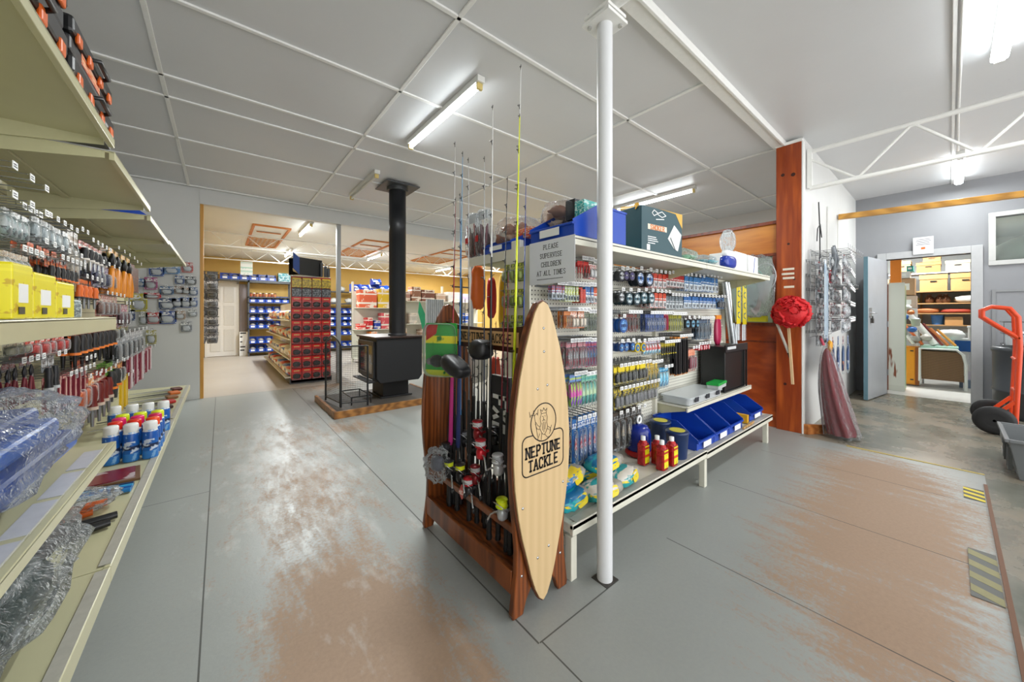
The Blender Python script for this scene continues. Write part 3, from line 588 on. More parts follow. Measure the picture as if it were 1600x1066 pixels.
G = [
 # px0, px1, top, bottom, kind, colours, n, depth, name, cat, desc, row
 (2, 42, 395, 436, 'bag', ['#e8e4d8', '#c9c9c4', '#b0824a', '#dedede'], 4, 1, 'bagged_fitting', 'packet', 'clear bag of pale fittings', 'above yellow boxes,'),
 (2, 40, 330, 372, 'bag', ['#dfe2e2', '#99aaaa', '#5d6266', '#c3c8ca'], 4, 2, 'bagged_hardware', 'packet', 'clear packet of steel hardware', 'top row,'),
 (46, 104, 349, 388, 'bag', ['#d8dadb', '#aab4b8', '#3b4347', '#8f9a9e'], 5, 2, 'bagged_tool', 'packet', 'grey bagged tool', 'upper row,'),
 (38, 112, 390, 408, 'hook', ['#c8401c', '#e8e0d4', '#e87722', '#4a4a4a'], 6, 2, 'blade_packet', 'packet', 'orange blade packet', 'second row,'),
 (70, 116, 410, 452, 'tool', ['#d84f17', '#e8742a', '#1f1f20', '#8f7a5a'], 6, 2, 'screwdriver', 'screwdriver', 'black and orange screwdriver', 'third row,'),
 (104, 122, 362, 452, 'bag', ['#cfd0cc', '#9c8f7c', '#6d4a34', '#b0a597'], 2, 1, 'bubble_wrapped_tool', 'packet', 'long bubble-wrapped tool', 'upper row,'),
 (123, 160, 384, 424, 'tool', ['#c83c16', '#e9e3da', '#222325', '#c9cccf'], 5, 2, 'chisel', 'chisel', 'chisel with black handle', 'upper row,'),
 (112, 146, 437, 482, 'tool', ['#e06a20', '#26272a', '#e0691d', '#8c8f92'], 4, 1, 'putty_knife', 'knife', 'orange handled putty knife', 'fourth row,'),
 (140, 176, 416, 450, 'blister', ['#2a2f63', '#3f3a78', '#c8cad8', '#26284a'], 4, 2, 'drill_bit_pack', 'packet', 'navy drill bit pack', 'middle row,'),
 (166, 202, 396, 462, 'pliers', ['#d9851e', '#1e1f21', '#c8b21c'], 4, 2, 'pliers', 'pliers', 'pliers with orange and black grips', 'upper row,'),
 (200, 213, 412, 456, 'box', ['#5d2a2a', '#7c3a36', '#3d1b1c'], 2, 2, 'sharpening_stone', 'box', 'maroon boxed stone', 'far end,'),
 (148, 184, 462, 494, 'blister', ['#8a5d4e', '#cfc7bd', '#a3372c', '#6d4c40'], 5, 1, 'fitting_card', 'packet', 'brown fitting card', 'below pliers,'),
 (182, 199, 476, 512, 'blister', ['#7b1c33', '#a64560', '#c9c9cc', '#4a1422'], 3, 2, 'maroon_card', 'packet', 'maroon tool card', 'below pliers,'),
 (38, 102, 522, 556, 'blister', ['#d42a1b', '#e4493a', '#f0ece6', '#b8241c'], 5, 2, 'red_tool_pack', 'packet', 'bright red tool pack', 'under yellow boxes,'),
 (2, 38, 532, 556, 'blister', ['#c9c5a8', '#dedbc9', '#7a766a', '#a09c86'], 3, 1, 'small_fitting_card', 'packet', 'cream fitting card', 'under yellow boxes,'),
 (105, 176, 508, 566, 'tool', ['#e2641a', '#ef8030', '#1d1d1f', '#2d2d2f'], 8, 2, 'paint_scraper', 'scraper', 'black scraper on orange card', 'under yellow boxes,'),
 (174, 190, 505, 532, 'blister', ['#e0c81f', '#222222', '#d9c020', '#222222'], 2, 1, 'yellow_black_pack', 'packet', 'yellow and black pack', 'middle row,'),
 (176, 222, 518, 562, 'blister', ['#3d4147', '#8c9298', '#c9cdd0', '#2b2d31'], 6, 2, 'socket_pack', 'packet', 'dark socket pack', 'lower middle row,'),
 (198, 224, 545, 602, 'strip', ['#7d1f38', '#94304a', '#d5c8cc'], 3, 2, 'hacksaw_blade_card', 'saw blade', 'long maroon blade strip', 'far end,'),
 (0, 46, 566, 632, 'pliers', ['#6d1727', '#26272b', '#9a9da2'], 4, 2, 'spanner', 'pliers', 'black and maroon grip tool', 'lower row,'),
 (62, 84, 556, 634, 'tool', ['#9b9fa3', '#c3c6c9', '#25262a', '#b8bbbe'], 2, 1, 'adjustable_wrench', 'wrench', 'chrome adjustable wrench', 'lower row,'),
 (84, 132, 582, 634, 'strip', ['#7d2233', '#a73a49', '#d8b0a4'], 6, 2, 'maroon_file_card', 'file', 'maroon file card', 'lowest row,'),
 (112, 134, 562, 590, 'hook', ['#b5442e', '#dcd3c6', '#e0793c', '#555555'], 3, 1, 'bit_card', 'packet', 'rust red bit card', 'low row,'),
 (118, 146, 588, 640, 'blister', ['#e0701e', '#f0a050', '#e8e4da', '#d05c14'], 3, 1, 'orange_clamp_pack', 'packet', 'orange clamp pack', 'lowest row,'),
 (134, 170, 582, 656, 'tool', ['#a52a22', '#c9b6a4', '#6a1712', '#8a8d90'], 4, 2, 'wood_chisel', 'chisel', 'dark red handled chisel', 'lowest row,'),
 (164, 182, 566, 625, 'tool', ['#6fae2a', '#e27a22', '#232425', '#4c4f52'], 2, 2, 'garden_knife', 'knife', 'green and black hand knife', 'low row,'),
 (178, 190, 564, 600, 'blister', ['#e2711d', '#ee9a4a', '#2a2a2a', '#26272a'], 2, 1, 'orange_knife_pack', 'packet', 'orange knife pack', 'low row,'),
 (184, 200, 586, 640, 'strip', ['#d8b51d', '#23231f', '#c9a91c'], 2, 1, 'yellow_spirit_level', 'level', 'yellow and black strip tool', 'lowest row,'),
 (225, 236, 543, 580, 'strip', ['#7d1f38', '#94304a', '#d5c8cc'], 2, 1, 'small_blade_card', 'saw blade', 'short maroon blade strip', 'far end,'),
]
for g in G: hang('x', X, *g[:5], g[5], g[6], g[7], g[8], g[9], g[10], g[11], LP)
for r in range(2):
    for i in range(7): place_hook((-.50, 1.30 + .13 * i, 1.70 - .09 * r), PI / 2, .36, 'bare wire hook with price tag, %s row under near top shelf, %s along' % (('upper', 'lower')[r], ORD[i]), 'bare hooks under the near top shelf')
# ---- yellow tool cartons and others on the eye-level shelf
def carton(name, label, x0, x1, y0, y1, z0, z1, mat, tagm=None, cat='box', rz=0, face='x'):
    c = ((x0 + x1) / 2, (y0 + y1) / 2, z0); t = thing(name, label, cat, c, rz); dx, dy, dz = (x1 - x0) / 2, (y1 - y0) / 2, z1 - z0
    b = MB().box((-dx, -dy, 0), (dx, dy, dz)).build('carton_body', mat, t, bevel=.003)
    if face == 'x':
        MB().box((-dx * .96, -dy * .96, dz), (dx * .96, dy * .96, dz + .002)).build('carton_lid', mat, t)
        if tagm: MB().box((dx, -dy * .45, dz * .3), (dx + .001, dy * .45, dz * .65)).build('carton_label', tagm, t)
    else:
        MB().box((-dx * .96, -dy * .96, dz), (dx * .96, dy * .96, dz + .002)).build('carton_lid', mat, t)
        if tagm: MB().box((-dx * .5, -dy - .001, dz * .3), (dx * .5, -dy, dz * .65)).build('carton_label', tagm, t)
    return t
m_yp = PR([(0, '#e8dc12'), (.85, '#f0e520'), (.9, '#e8dc12')], '#c8a80c', .3, (5, 5, 9), .6)
ys = [at_x(a, 470, -.40).y for a in (2, 38, 76, 106)]
for i, (l) in enumerate(('bright yellow carton on eye-level shelf at left photo edge', 'middle one of the three bright yellow cartons on shelf', 'bright yellow carton on shelf nearest the blue-grey box')):
    t = carton('yellow_carton', l, -.50, -.385, ys[i] + .004, ys[i + 1] - .004, 1.238, 1.238 + .135 - .012 * i, m_yp, m_tag)
    MB().box((.0585, -.03, .012), (.0592, .005, .03)).build('printed_mark', M('#3b3a20'), t)
carton('blue_grey_carton', 'small blue-grey carton beside the yellow cartons on shelf', -.50, -.40, at_x(108, 480, -.4).y, at_x(127, 480, -.4).y, 1.238, 1.30, PR([(0, '#40565e'), (.5, '#587078')], '#9fb2b5'), None)
carton('white_carton', 'small white carton at the end of the yellow cartons shelf', -.50, -.42, at_x(129, 480, -.4).y, at_x(140, 480, -.4).y, 1.238, 1.29, m_tag, None)
# ---- black organiser cases with orange latches on the top shelf
def case(y0, y1, z0, z1, label):
    t = thing('organiser_case', label, 'tool case', (-.56, (y0 + y1) / 2, z0 + .001)); d = (y1 - y0) / 2; h = z1 - z0
    MB().box((-.15, -d, .005), (.17, d, h * .5 - .004)).build('case_bottom', M('#2a2b2e', .45), t, bevel=.01)
    MB().box((-.155, -d - .004, h * .5), (.178, d + .004, h - .004)).build('case_lid', M('#191a1c', .4), t, bevel=.012)
    MB().box((.17, -d * .55, .02), (.1715, d * .35, h * .46)).build('case_label', PR([(0, '#d9481a'), (.3, '#ef7b2a'), (.8, '#d9481a')], '#f3d9bf'), t)
    for k in (-.8, -.3, .25, .78): MB().box((.172, d * k - .022, h * .36), (.184, d * k + .022, h * .66)).build('latch', m_orange, t, bevel=.006)
    MB().tube([(.17, -.08, h * .6), (.2, -.07, h * .66), (.2, .07, h * .66), (.17, .08, h * .6)], .008, 8).build('handle', m_black, t)
case(1.22, 1.80, 1.994, 2.15, 'black organiser case with orange latches, lower near one on top shelf')
case(1.22, 1.80, 2.152, 2.30, 'black organiser case with orange latches, topmost near one on top shelf')
case(1.86, 2.44, 1.994, 2.13, 'black organiser case with orange latches, lower far one on top shelf')
case(1.86, 2.40, 2.132, 2.26, 'black organiser case with orange latches, upper far one on top shelf')
# ---- parts bins
def bin_obj(name, label, loc, wx, dy, hz, mat, rz=0, cat='parts bin', group=None, tagc=True):
    """open-fronted hopper bin, opening towards -y"""
    t = thing(name, label, cat, loc, rz, group); a = wx / 2; th = .004
    side = [(0, 0), (dy, 0), (dy, hz), (dy * .42, hz), (dy * .0 - .012, hz * .42), (0, hz * .30)]
    mb = MB(); mb.box((-a, 0, 0), (a, dy, th)); mb.box((-a, dy - th, th), (a, dy, hz))
    for s in (-1, 1): mb.prism([(p, q) for p, q in side], (s * (a - th / 2) - th / 2, 0, 0), (0, 1, 0), (0, 0, 1), (th, 0, 0))
    mb.box((-a, -.001, 0), (a, th, hz * .34)); mb.box((-a, -.014, hz * .30), (a, th, hz * .36))
    mb.build('bin_shell', mat, t, bevel=.0015)
    MB().box((-a - .004, dy * .42, hz - .008), (-a, dy, hz + .002)).box((a, dy * .42, hz - .008), (a + .004, dy, hz + .002)).box((-a - .004, dy - .004, hz - .008), (a + .004, dy + .004, hz + .002)).build('bin_rim', mat, t)
    if tagc: MB().box((-a * .45, -.0155, hz * .08), (a * .45, -.0145, hz * .30)).build('bin_label', m_tag, t)
    return t
bin_obj('parts_bin', 'blue open-fronted bin on the top shelf near the left wall end', (-.42, 3.05, 1.942), .2, .3, .17, m_blue, PI / 2)
bin_obj('parts_bin', 'smaller blue bin on the top shelf, farther along the aisle', (-.40, 3.85, 1.887), .34, .26, .15, m_blue, PI / 2)
bin_obj('parts_bin', 'white bin farthest along the left top shelf', (-.40, 4.6, 1.902), .4, .26, .14, m_tag, PI / 2)
# ---- bottom shelf goods
def spray(loc, label, capc, body, group='spray cans on the bottom shelf'):
    t = thing('spray_can', label, 'spray can', loc, 0, group)
    MB().lathe([(.036, 0), (.038, .004), (.038, .165), (.033, .182), (.025, .19)], n=18).build('can_body', body, t)
    MB().lathe([(.034, .182), (.034, .222), (.030, .230), (.001, .231)], n=18).build('can_cap', M(capc, .35), t)
    MB().lathe([(.0385, .05), (.0385, .125)], n=18).build('can_label', PR([(0, '#1b62b4'), (.3, '#18294f'), (.6, '#1b62b4')], '#c8d4e4', .3, (3, 3, 3), .5), t)
    return t
mb_b = PR([(0, '#2a7cd0'), (.3, '#1d5ab0'), (.9, '#e0e2e4')], '#7fb2e4', .3, (5, 5, 6), .6)
rows = [(3.24, ['#eceeec'] * 3, 'front row'), (3.35, ['#e3301c', '#e3301c', '#f0501e'], 'second row'), (3.46, ['#e8286e', '#e8286e', '#d8245e'], 'third row'), (3.57, ['#dff01e', '#dff01e', '#e4ee30'], 'fourth row'), (3.92, ['#eceeec'] * 3, 'back row')]
cn = {'#eceeec': 'white', '#e3301c': 'red', '#f0501e': 'orange', '#e8286e': 'pink', '#d8245e': 'pink', '#dff01e': 'lime', '#e4ee30': 'lime'}
for y, cs, rn in rows:
    for i, c in enumerate(cs): spray((-.52 + i * .085, y, zb + .004), 'blue spray can with %s cap, %s, %s' % (cn[c], rn, ('nearest the wall', 'in the middle', 'nearest the aisle')[i]), c, mb_b)
spray((-.61, 3.92, zb + .004), 'blue spray can with white cap behind the others, closest to wall', '#eceeec', mb_b)
# framed print lying flat, tubes, bagged knives, handles
fr = thing('tile_sample_board', 'flat maroon patterned board lying on the bottom shelf before the spray cans', 'board', (-.53, 2.94, zb + .001), .12)
MB().box((-.19, -.12, 0), (.17, .12, .012)).build('board_base', M('#6b4a2c'), fr)
MB().box((-.17, -.1, .012), (.15, .1, .020)).build('board_face', PR([(0, '#7a1620'), (1, '#7a1620')], '#b8a8a8', .25, (4, 3, 2), .52), fr)
for k in range(4): tag(MB().tube([(-.72, 2.71 + k * .028, zb + .018), (-.36, 2.67 + k * .028, zb + .016)], [.008, .012], 8).build('blue_marker', M(('#2b7fc4', '#1b5fa8', '#3aa0d8', '#223f66')[k], .3)), 'blue slim tube lying on the bottom shelf, %s from the camera' % ORD[k], 'marker', 'blue tubes on the bottom shelf')
def hand_tool(name, label, p, q, hc, bc, cat):
    t = thing(name, label, cat, p); d = Vector(q) - Vector(p)
    MB().tube([(0, 0, 0), d * .25, d * .5], [.015, .019, .014], 10).build('handle', M(hc, .4), t); MB().tube([d * .48, d], [.008, .005], 6).build('tool_shaft', M(bc, .3, .5), t); return t
hand_tool('bagged_knife', 'orange handled knife in clear wrap lying on bottom shelf', (-.42, 2.55, zb + .022), (-.70, 2.50, zb + .02), '#e0661a', '#2a2a2c', 'knife')
hand_tool('bagged_knife', 'second orange handled knife in clear wrap, nearer the camera', (-.45, 2.46, zb + .022), (-.72, 2.42, zb + .02), '#e0661a', '#2a2a2c', 'knife')
hand_tool('bolt_cutter', 'long black and red handled cutter across the bottom shelf', (-.36, 2.36, zb + .022), (-.80, 2.24, zb + .02), '#1c1c1e', '#b01c1a', 'cutter')
hand_tool('bolt_cutter', 'black handled cutter beside the clear bag on the bottom shelf', (-.37, 2.29, zb + .022), (-.80, 2.17, zb + .02), '#1c1c1e', '#3a3a3c', 'cutter')
def crumple(name, label, c, rx, ry, rz_, seed, mat, cat, contents=None, amp=.3, power=.8):
    t = thing(name, label, cat, (c[0], c[1], c[2] - rz_))
    if contents:
        for (nm, o, r, m_, s) in contents: MB().blob((o[0], o[1], o[2] + rz_), r[0], r[1], r[2], s, .2, 2, 16, 12, .7).build(nm, m_, t)
    MB().blob((0, 0, rz_), rx, ry, rz_, seed, amp, 3.2, 44, 30, power).build('plastic_wrap', mat, t); return t
crumple('wrapped_tools', 'crinkled clear wrap over orange knives on the bottom shelf', (-.59, 2.54, zb + .052), .2, .12, .042, 3, m_wrap, 'plastic wrap')
crumple('plastic_bag', 'large crinkled clear bag with dark green goods, front of bottom shelf', (-.59, 1.66, zb + .155), .235, .50, .125, 9, m_wrap, 'plastic bag', [('green_bundle', (.0, -.15, -.02), (.2, .36, .09), M('#1d3a36', .3, 0, .4, 6), 2), ('grey_bundle', (-.02, .28, .0), (.18, .12, .08), M('#58575a', .35, 0, .4, 8), 4)], .22)
# blue plastic drop sheets in clear film on the middle shelf
bl = crumple('blue_tarpaulin_pack', 'big blue folded sheets in crinkled clear film on middle shelf', (-.60, 1.70, .70 + .166), .215, .50, .135, 5, m_wrap, 'tarpaulin', None, .2, .7)
for i, (z, h) in enumerate(((.0, .07), (.072, .06), (.134, .05))): MB().box((-.20, -.48 + .03 * i, z + .02), (.18 - .03 * i, .40 - .06 * i, z + h + .02)).build('folded_sheet', M(('#0a56b8', '#1266cc', '#084aa4')[i], .3, 0, .45, 9), bl, bevel=.02, seg=3)
# saws and planes at the far end of the bottom shelf
for k in range(7):
    y = 4.25 + k * .27; c = ('#7a2a1a', '#c0501c', '#3a2018', '#b8231e', '#8a5a30', '#d06a20', '#5a2018')[k]
    t = thing('hand_saw', ('brown', 'orange', 'dark brown', 'red', 'tan', 'bright orange', 'maroon')[k] + ' handled saw lying on the far bottom shelf', 'saw', (-.40, y, zb + .004), .3)
    MB().box((-.05, -.02, 0), (.04, .09, .03)).build('saw_handle', M(c, .4), t, bevel=.008)
    MB().prism([(-.04, .0), (-.40, .03), (-.40, .05), (-.04, .10)], (0, 0, .012), (1, 0, 0), (0, 1, 0), (0, 0, .003)).build('saw_blade', m_black if k % 2 else m_steel, t)
# ---- packets hung on the white end wall
WP = [(815, 408, 46, 52, '#1b4fa0'), (893, 403, 52, 44, '#4f87bf'), (975, 393, 38, 50, '#b84038'), (722, 472, 40, 36, '#3b78b8'), (785, 475, 40, 58, '#a8487f'), (935, 458, 30, 40, '#31548f'), (993, 462, 36, 40, '#26282c'),
      (868, 513, 44, 40, '#41648c'), (932, 510, 32, 34, '#8a6a55'), (968, 515, 30, 30, '#9a7a62'), (1005, 518, 30, 40, '#37598a'), (793, 540, 52, 26, '#c01f34'), (723, 572, 50, 84, '#b6ab2a'), (872, 582, 54, 54, '#1e3a66'),
      (923, 576, 36, 44, '#3f639c'), (968, 576, 38, 50, '#3a5f9e'), (1006, 574, 28, 44, '#3a5f9e'), (675, 640, 30, 50, '#1f3768'), (745, 658, 26, 56, '#9a9c8a'), (800, 655, 48, 52, '#c43038'), (873, 652, 54, 62, '#2b4c92'),
      (938, 642, 34, 42, '#a5886c'), (1003, 632, 30, 36, '#8e8f8c'), (970, 702, 36, 50, '#87898c'), (787, 754, 32, 66, '#b0a860')]
names = {'#1b4fa0': 'deep blue', '#4f87bf': 'pale blue', '#b84038': 'red and white', '#3b78b8': 'sky blue', '#a8487f': 'pink and blue', '#31548f': 'small blue', '#26282c': 'black', '#41648c': 'slate blue', '#8a6a55': 'brown', '#9a7a62': 'tan', '#37598a': 'blue', '#c01f34': 'wide crimson', '#b6ab2a': 'yellow and black', '#1e3a66': 'navy', '#3f639c': 'mid blue', '#3a5f9e': 'blue-violet', '#1f3768': 'dark navy', '#9a9c8a': 'slim grey', '#c43038': 'square red', '#2b4c92': 'large blue', '#a5886c': 'beige', '#8e8f8c': 'light grey', '#87898c': 'lowest grey', '#b0a860': 'lowest yellow'}
for i, (x, y, w_, h_, c) in enumerate(WP):
    P = at_y(x / 3.33, 300 + (y - h_ / 2) / 3.33, 6.95); k = .0029
    w2, h2 = w_ * .0033, h_ * .0029
    col = sum(1 for q in WP[:i] if q[4] == c)
    place_pack('blister', w2, h2, [c, '#dfe0de', c, '#c9cbce'], 'wall_packet', 'packet', P, 0, '%s packet hung on the white end wall%s' % (names[c], ', rightmost of its pair' if col else ''), 'packets on the white end wall')
    place_hook((P.x, 6.93, P.z + .004), 0, .068, 'wire hook on the white end wall behind %s packet%s' % (names[c], ', right one' if col else ''), 'hooks on the white end wall', 'wall_hook')
# ================= WHITE GONDOLA =================
def pegboard_material():
    m, t = newmat('perforated_white_panel', 0.4)
    sp = t.new('ShaderNodeSeparateXYZ'); t.l.new(t.new('ShaderNodeNewGeometry').outputs['Position'], sp.inputs[0])
    fx = t.m('SUBTRACT', t.m('FRACT', t.m('MULTIPLY', sp.outputs[0], 40)), .5); fz = t.m('SUBTRACT', t.m('FRACT', t.m('MULTIPLY', sp.outputs[2], 40)), .5)
    d = t.m('ADD', t.m('MULTIPLY', fx, fx), t.m('MULTIPLY', fz, fz)); hole = t.m('LESS_THAN', d, .035)
    t.l.new(t.mix(hole, lin('#dddcd0'), lin('#4c4b45')), t.p.inputs['Base Color']); return m
GX0, GX1, GY = 1.27, 4.12, 1.10
wg = thing('shelving_unit', 'white double-sided steel gondola with perforated panel, behind the round column', 'shelving', (GX0, GY, 0))
def Q(x, y, z): return (x - GX0, y - GY, z)
MB().box(Q(GX0 + .02, 1.52, .2), Q(GX1 - .02, 1.535, 1.6)).build('perforated_panel', pegboard_material(), wg)
for x in (GX0, 2.70, GX1 - .03):
    MB().box(Q(x, 1.49, 0), Q(x + .03, 1.565, 1.66)).build('upright', m_creamw, wg, bevel=.003)
    MB().box(Q(x - .004, 1.115, .0), Q(x + .036, 1.155, .205)).build('foot', m_creamw, wg, bevel=.003)
    MB().box(Q(x, 1.155, .15), Q(x + .03, 1.49, .19)).build('foot_beam', m_creamw, wg)
    MB().box(Q(x, 1.95, .0), Q(x + .03, 1.99, .20)).build('foot', m_creamw, wg)
    MB().prism([(1.13, 1.575), (1.13, 1.598), (1.49, 1.598), (1.49, 1.50)], Q(x + .005, 0, 0), (0, 1, 0), (0, 0, 1), (.01, 0, 0)).build('bracket', m_cream, wg)
    MB().prism([(1.97, 1.575), (1.97, 1.598), (1.565, 1.598), (1.565, 1.50)], Q(x + .005, 0, 0), (0, 1, 0), (0, 0, 1), (.01, 0, 0)).build('bracket', m_cream, wg)
for a, b, y0, z in ((GX0 - .01, 2.70, 1.10, .27), (2.705, 4.20, 1.10, .26)):
    s = MB().box(Q(a, y0, z - .022), Q(b, 1.51, z)).box(Q(a, y0, z - .05), Q(b, y0 + .02, z + .003)).box(Q(a, y0 + .02, z - .045), Q(a + .02, 1.5, z - .02)).build('base_shelf', m_creamw, wg, bevel=.003)
    MB().box(Q(a + .03, y0 + .003, z + .0032), Q(b - .02, y0 + .05, z + .0055)).build('price_strip', M('#b9b7ae', .4, 0, .3, 30), s)
MB().box(Q(GX0, 1.58, .20), Q(GX1, 2.0, .24)).build('base_shelf', m_creamw, wg, bevel=.003)
for a, b in ((GX0, 2.70), (2.705, GX1)):
    MB().box(Q(a, 1.10, 1.600), Q(b, 1.49, 1.608)).box(Q(a, 1.10, 1.575), Q(b, 1.115, 1.618)).build('top_shelf', m_creamw, wg, bevel=.002)
    MB().box(Q(a, 1.57, 1.600), Q(b, 2.0, 1.608)).box(Q(a, 1.985, 1.575), Q(b, 2.0, 1.618)).build('top_shelf', m_creamw, wg, bevel=.002)
MB().box(Q(GX0 - .005, 1.10, 1.56), Q(GX0, 2.0, 1.615)).build('end_trim', m_creamw, wg)
MB().box(Q(2.73, 1.25, .532), Q(4.10, 1.51, .540)).box(Q(2.73, 1.25, .505), Q(4.10, 1.262, .544)).build('middle_shelf', m_creamw, wg, bevel=.002)
for x in (2.74, 4.08): MB().prism([(1.27, .51), (1.27, .53), (1.52, .53), (1.52, .44)], Q(x, 0, 0), (0, 1, 0), (0, 0, 1), (.008, 0, 0)).build('bracket', m_cream, wg)
for z in (1.42, 1.12, .95): MB().box(Q(GX0 + .03, 1.505, z), Q(GX1, 1.512, z + .02)).build('label_rail', m_creamw, wg)
WP2 = 'white gondola'
def zc(x0, x1, y0, y1): return 870 + x0 / 4.44, 870 + x1 / 4.44, 400 + y0 / 4.44, 400 + y1 / 4.44
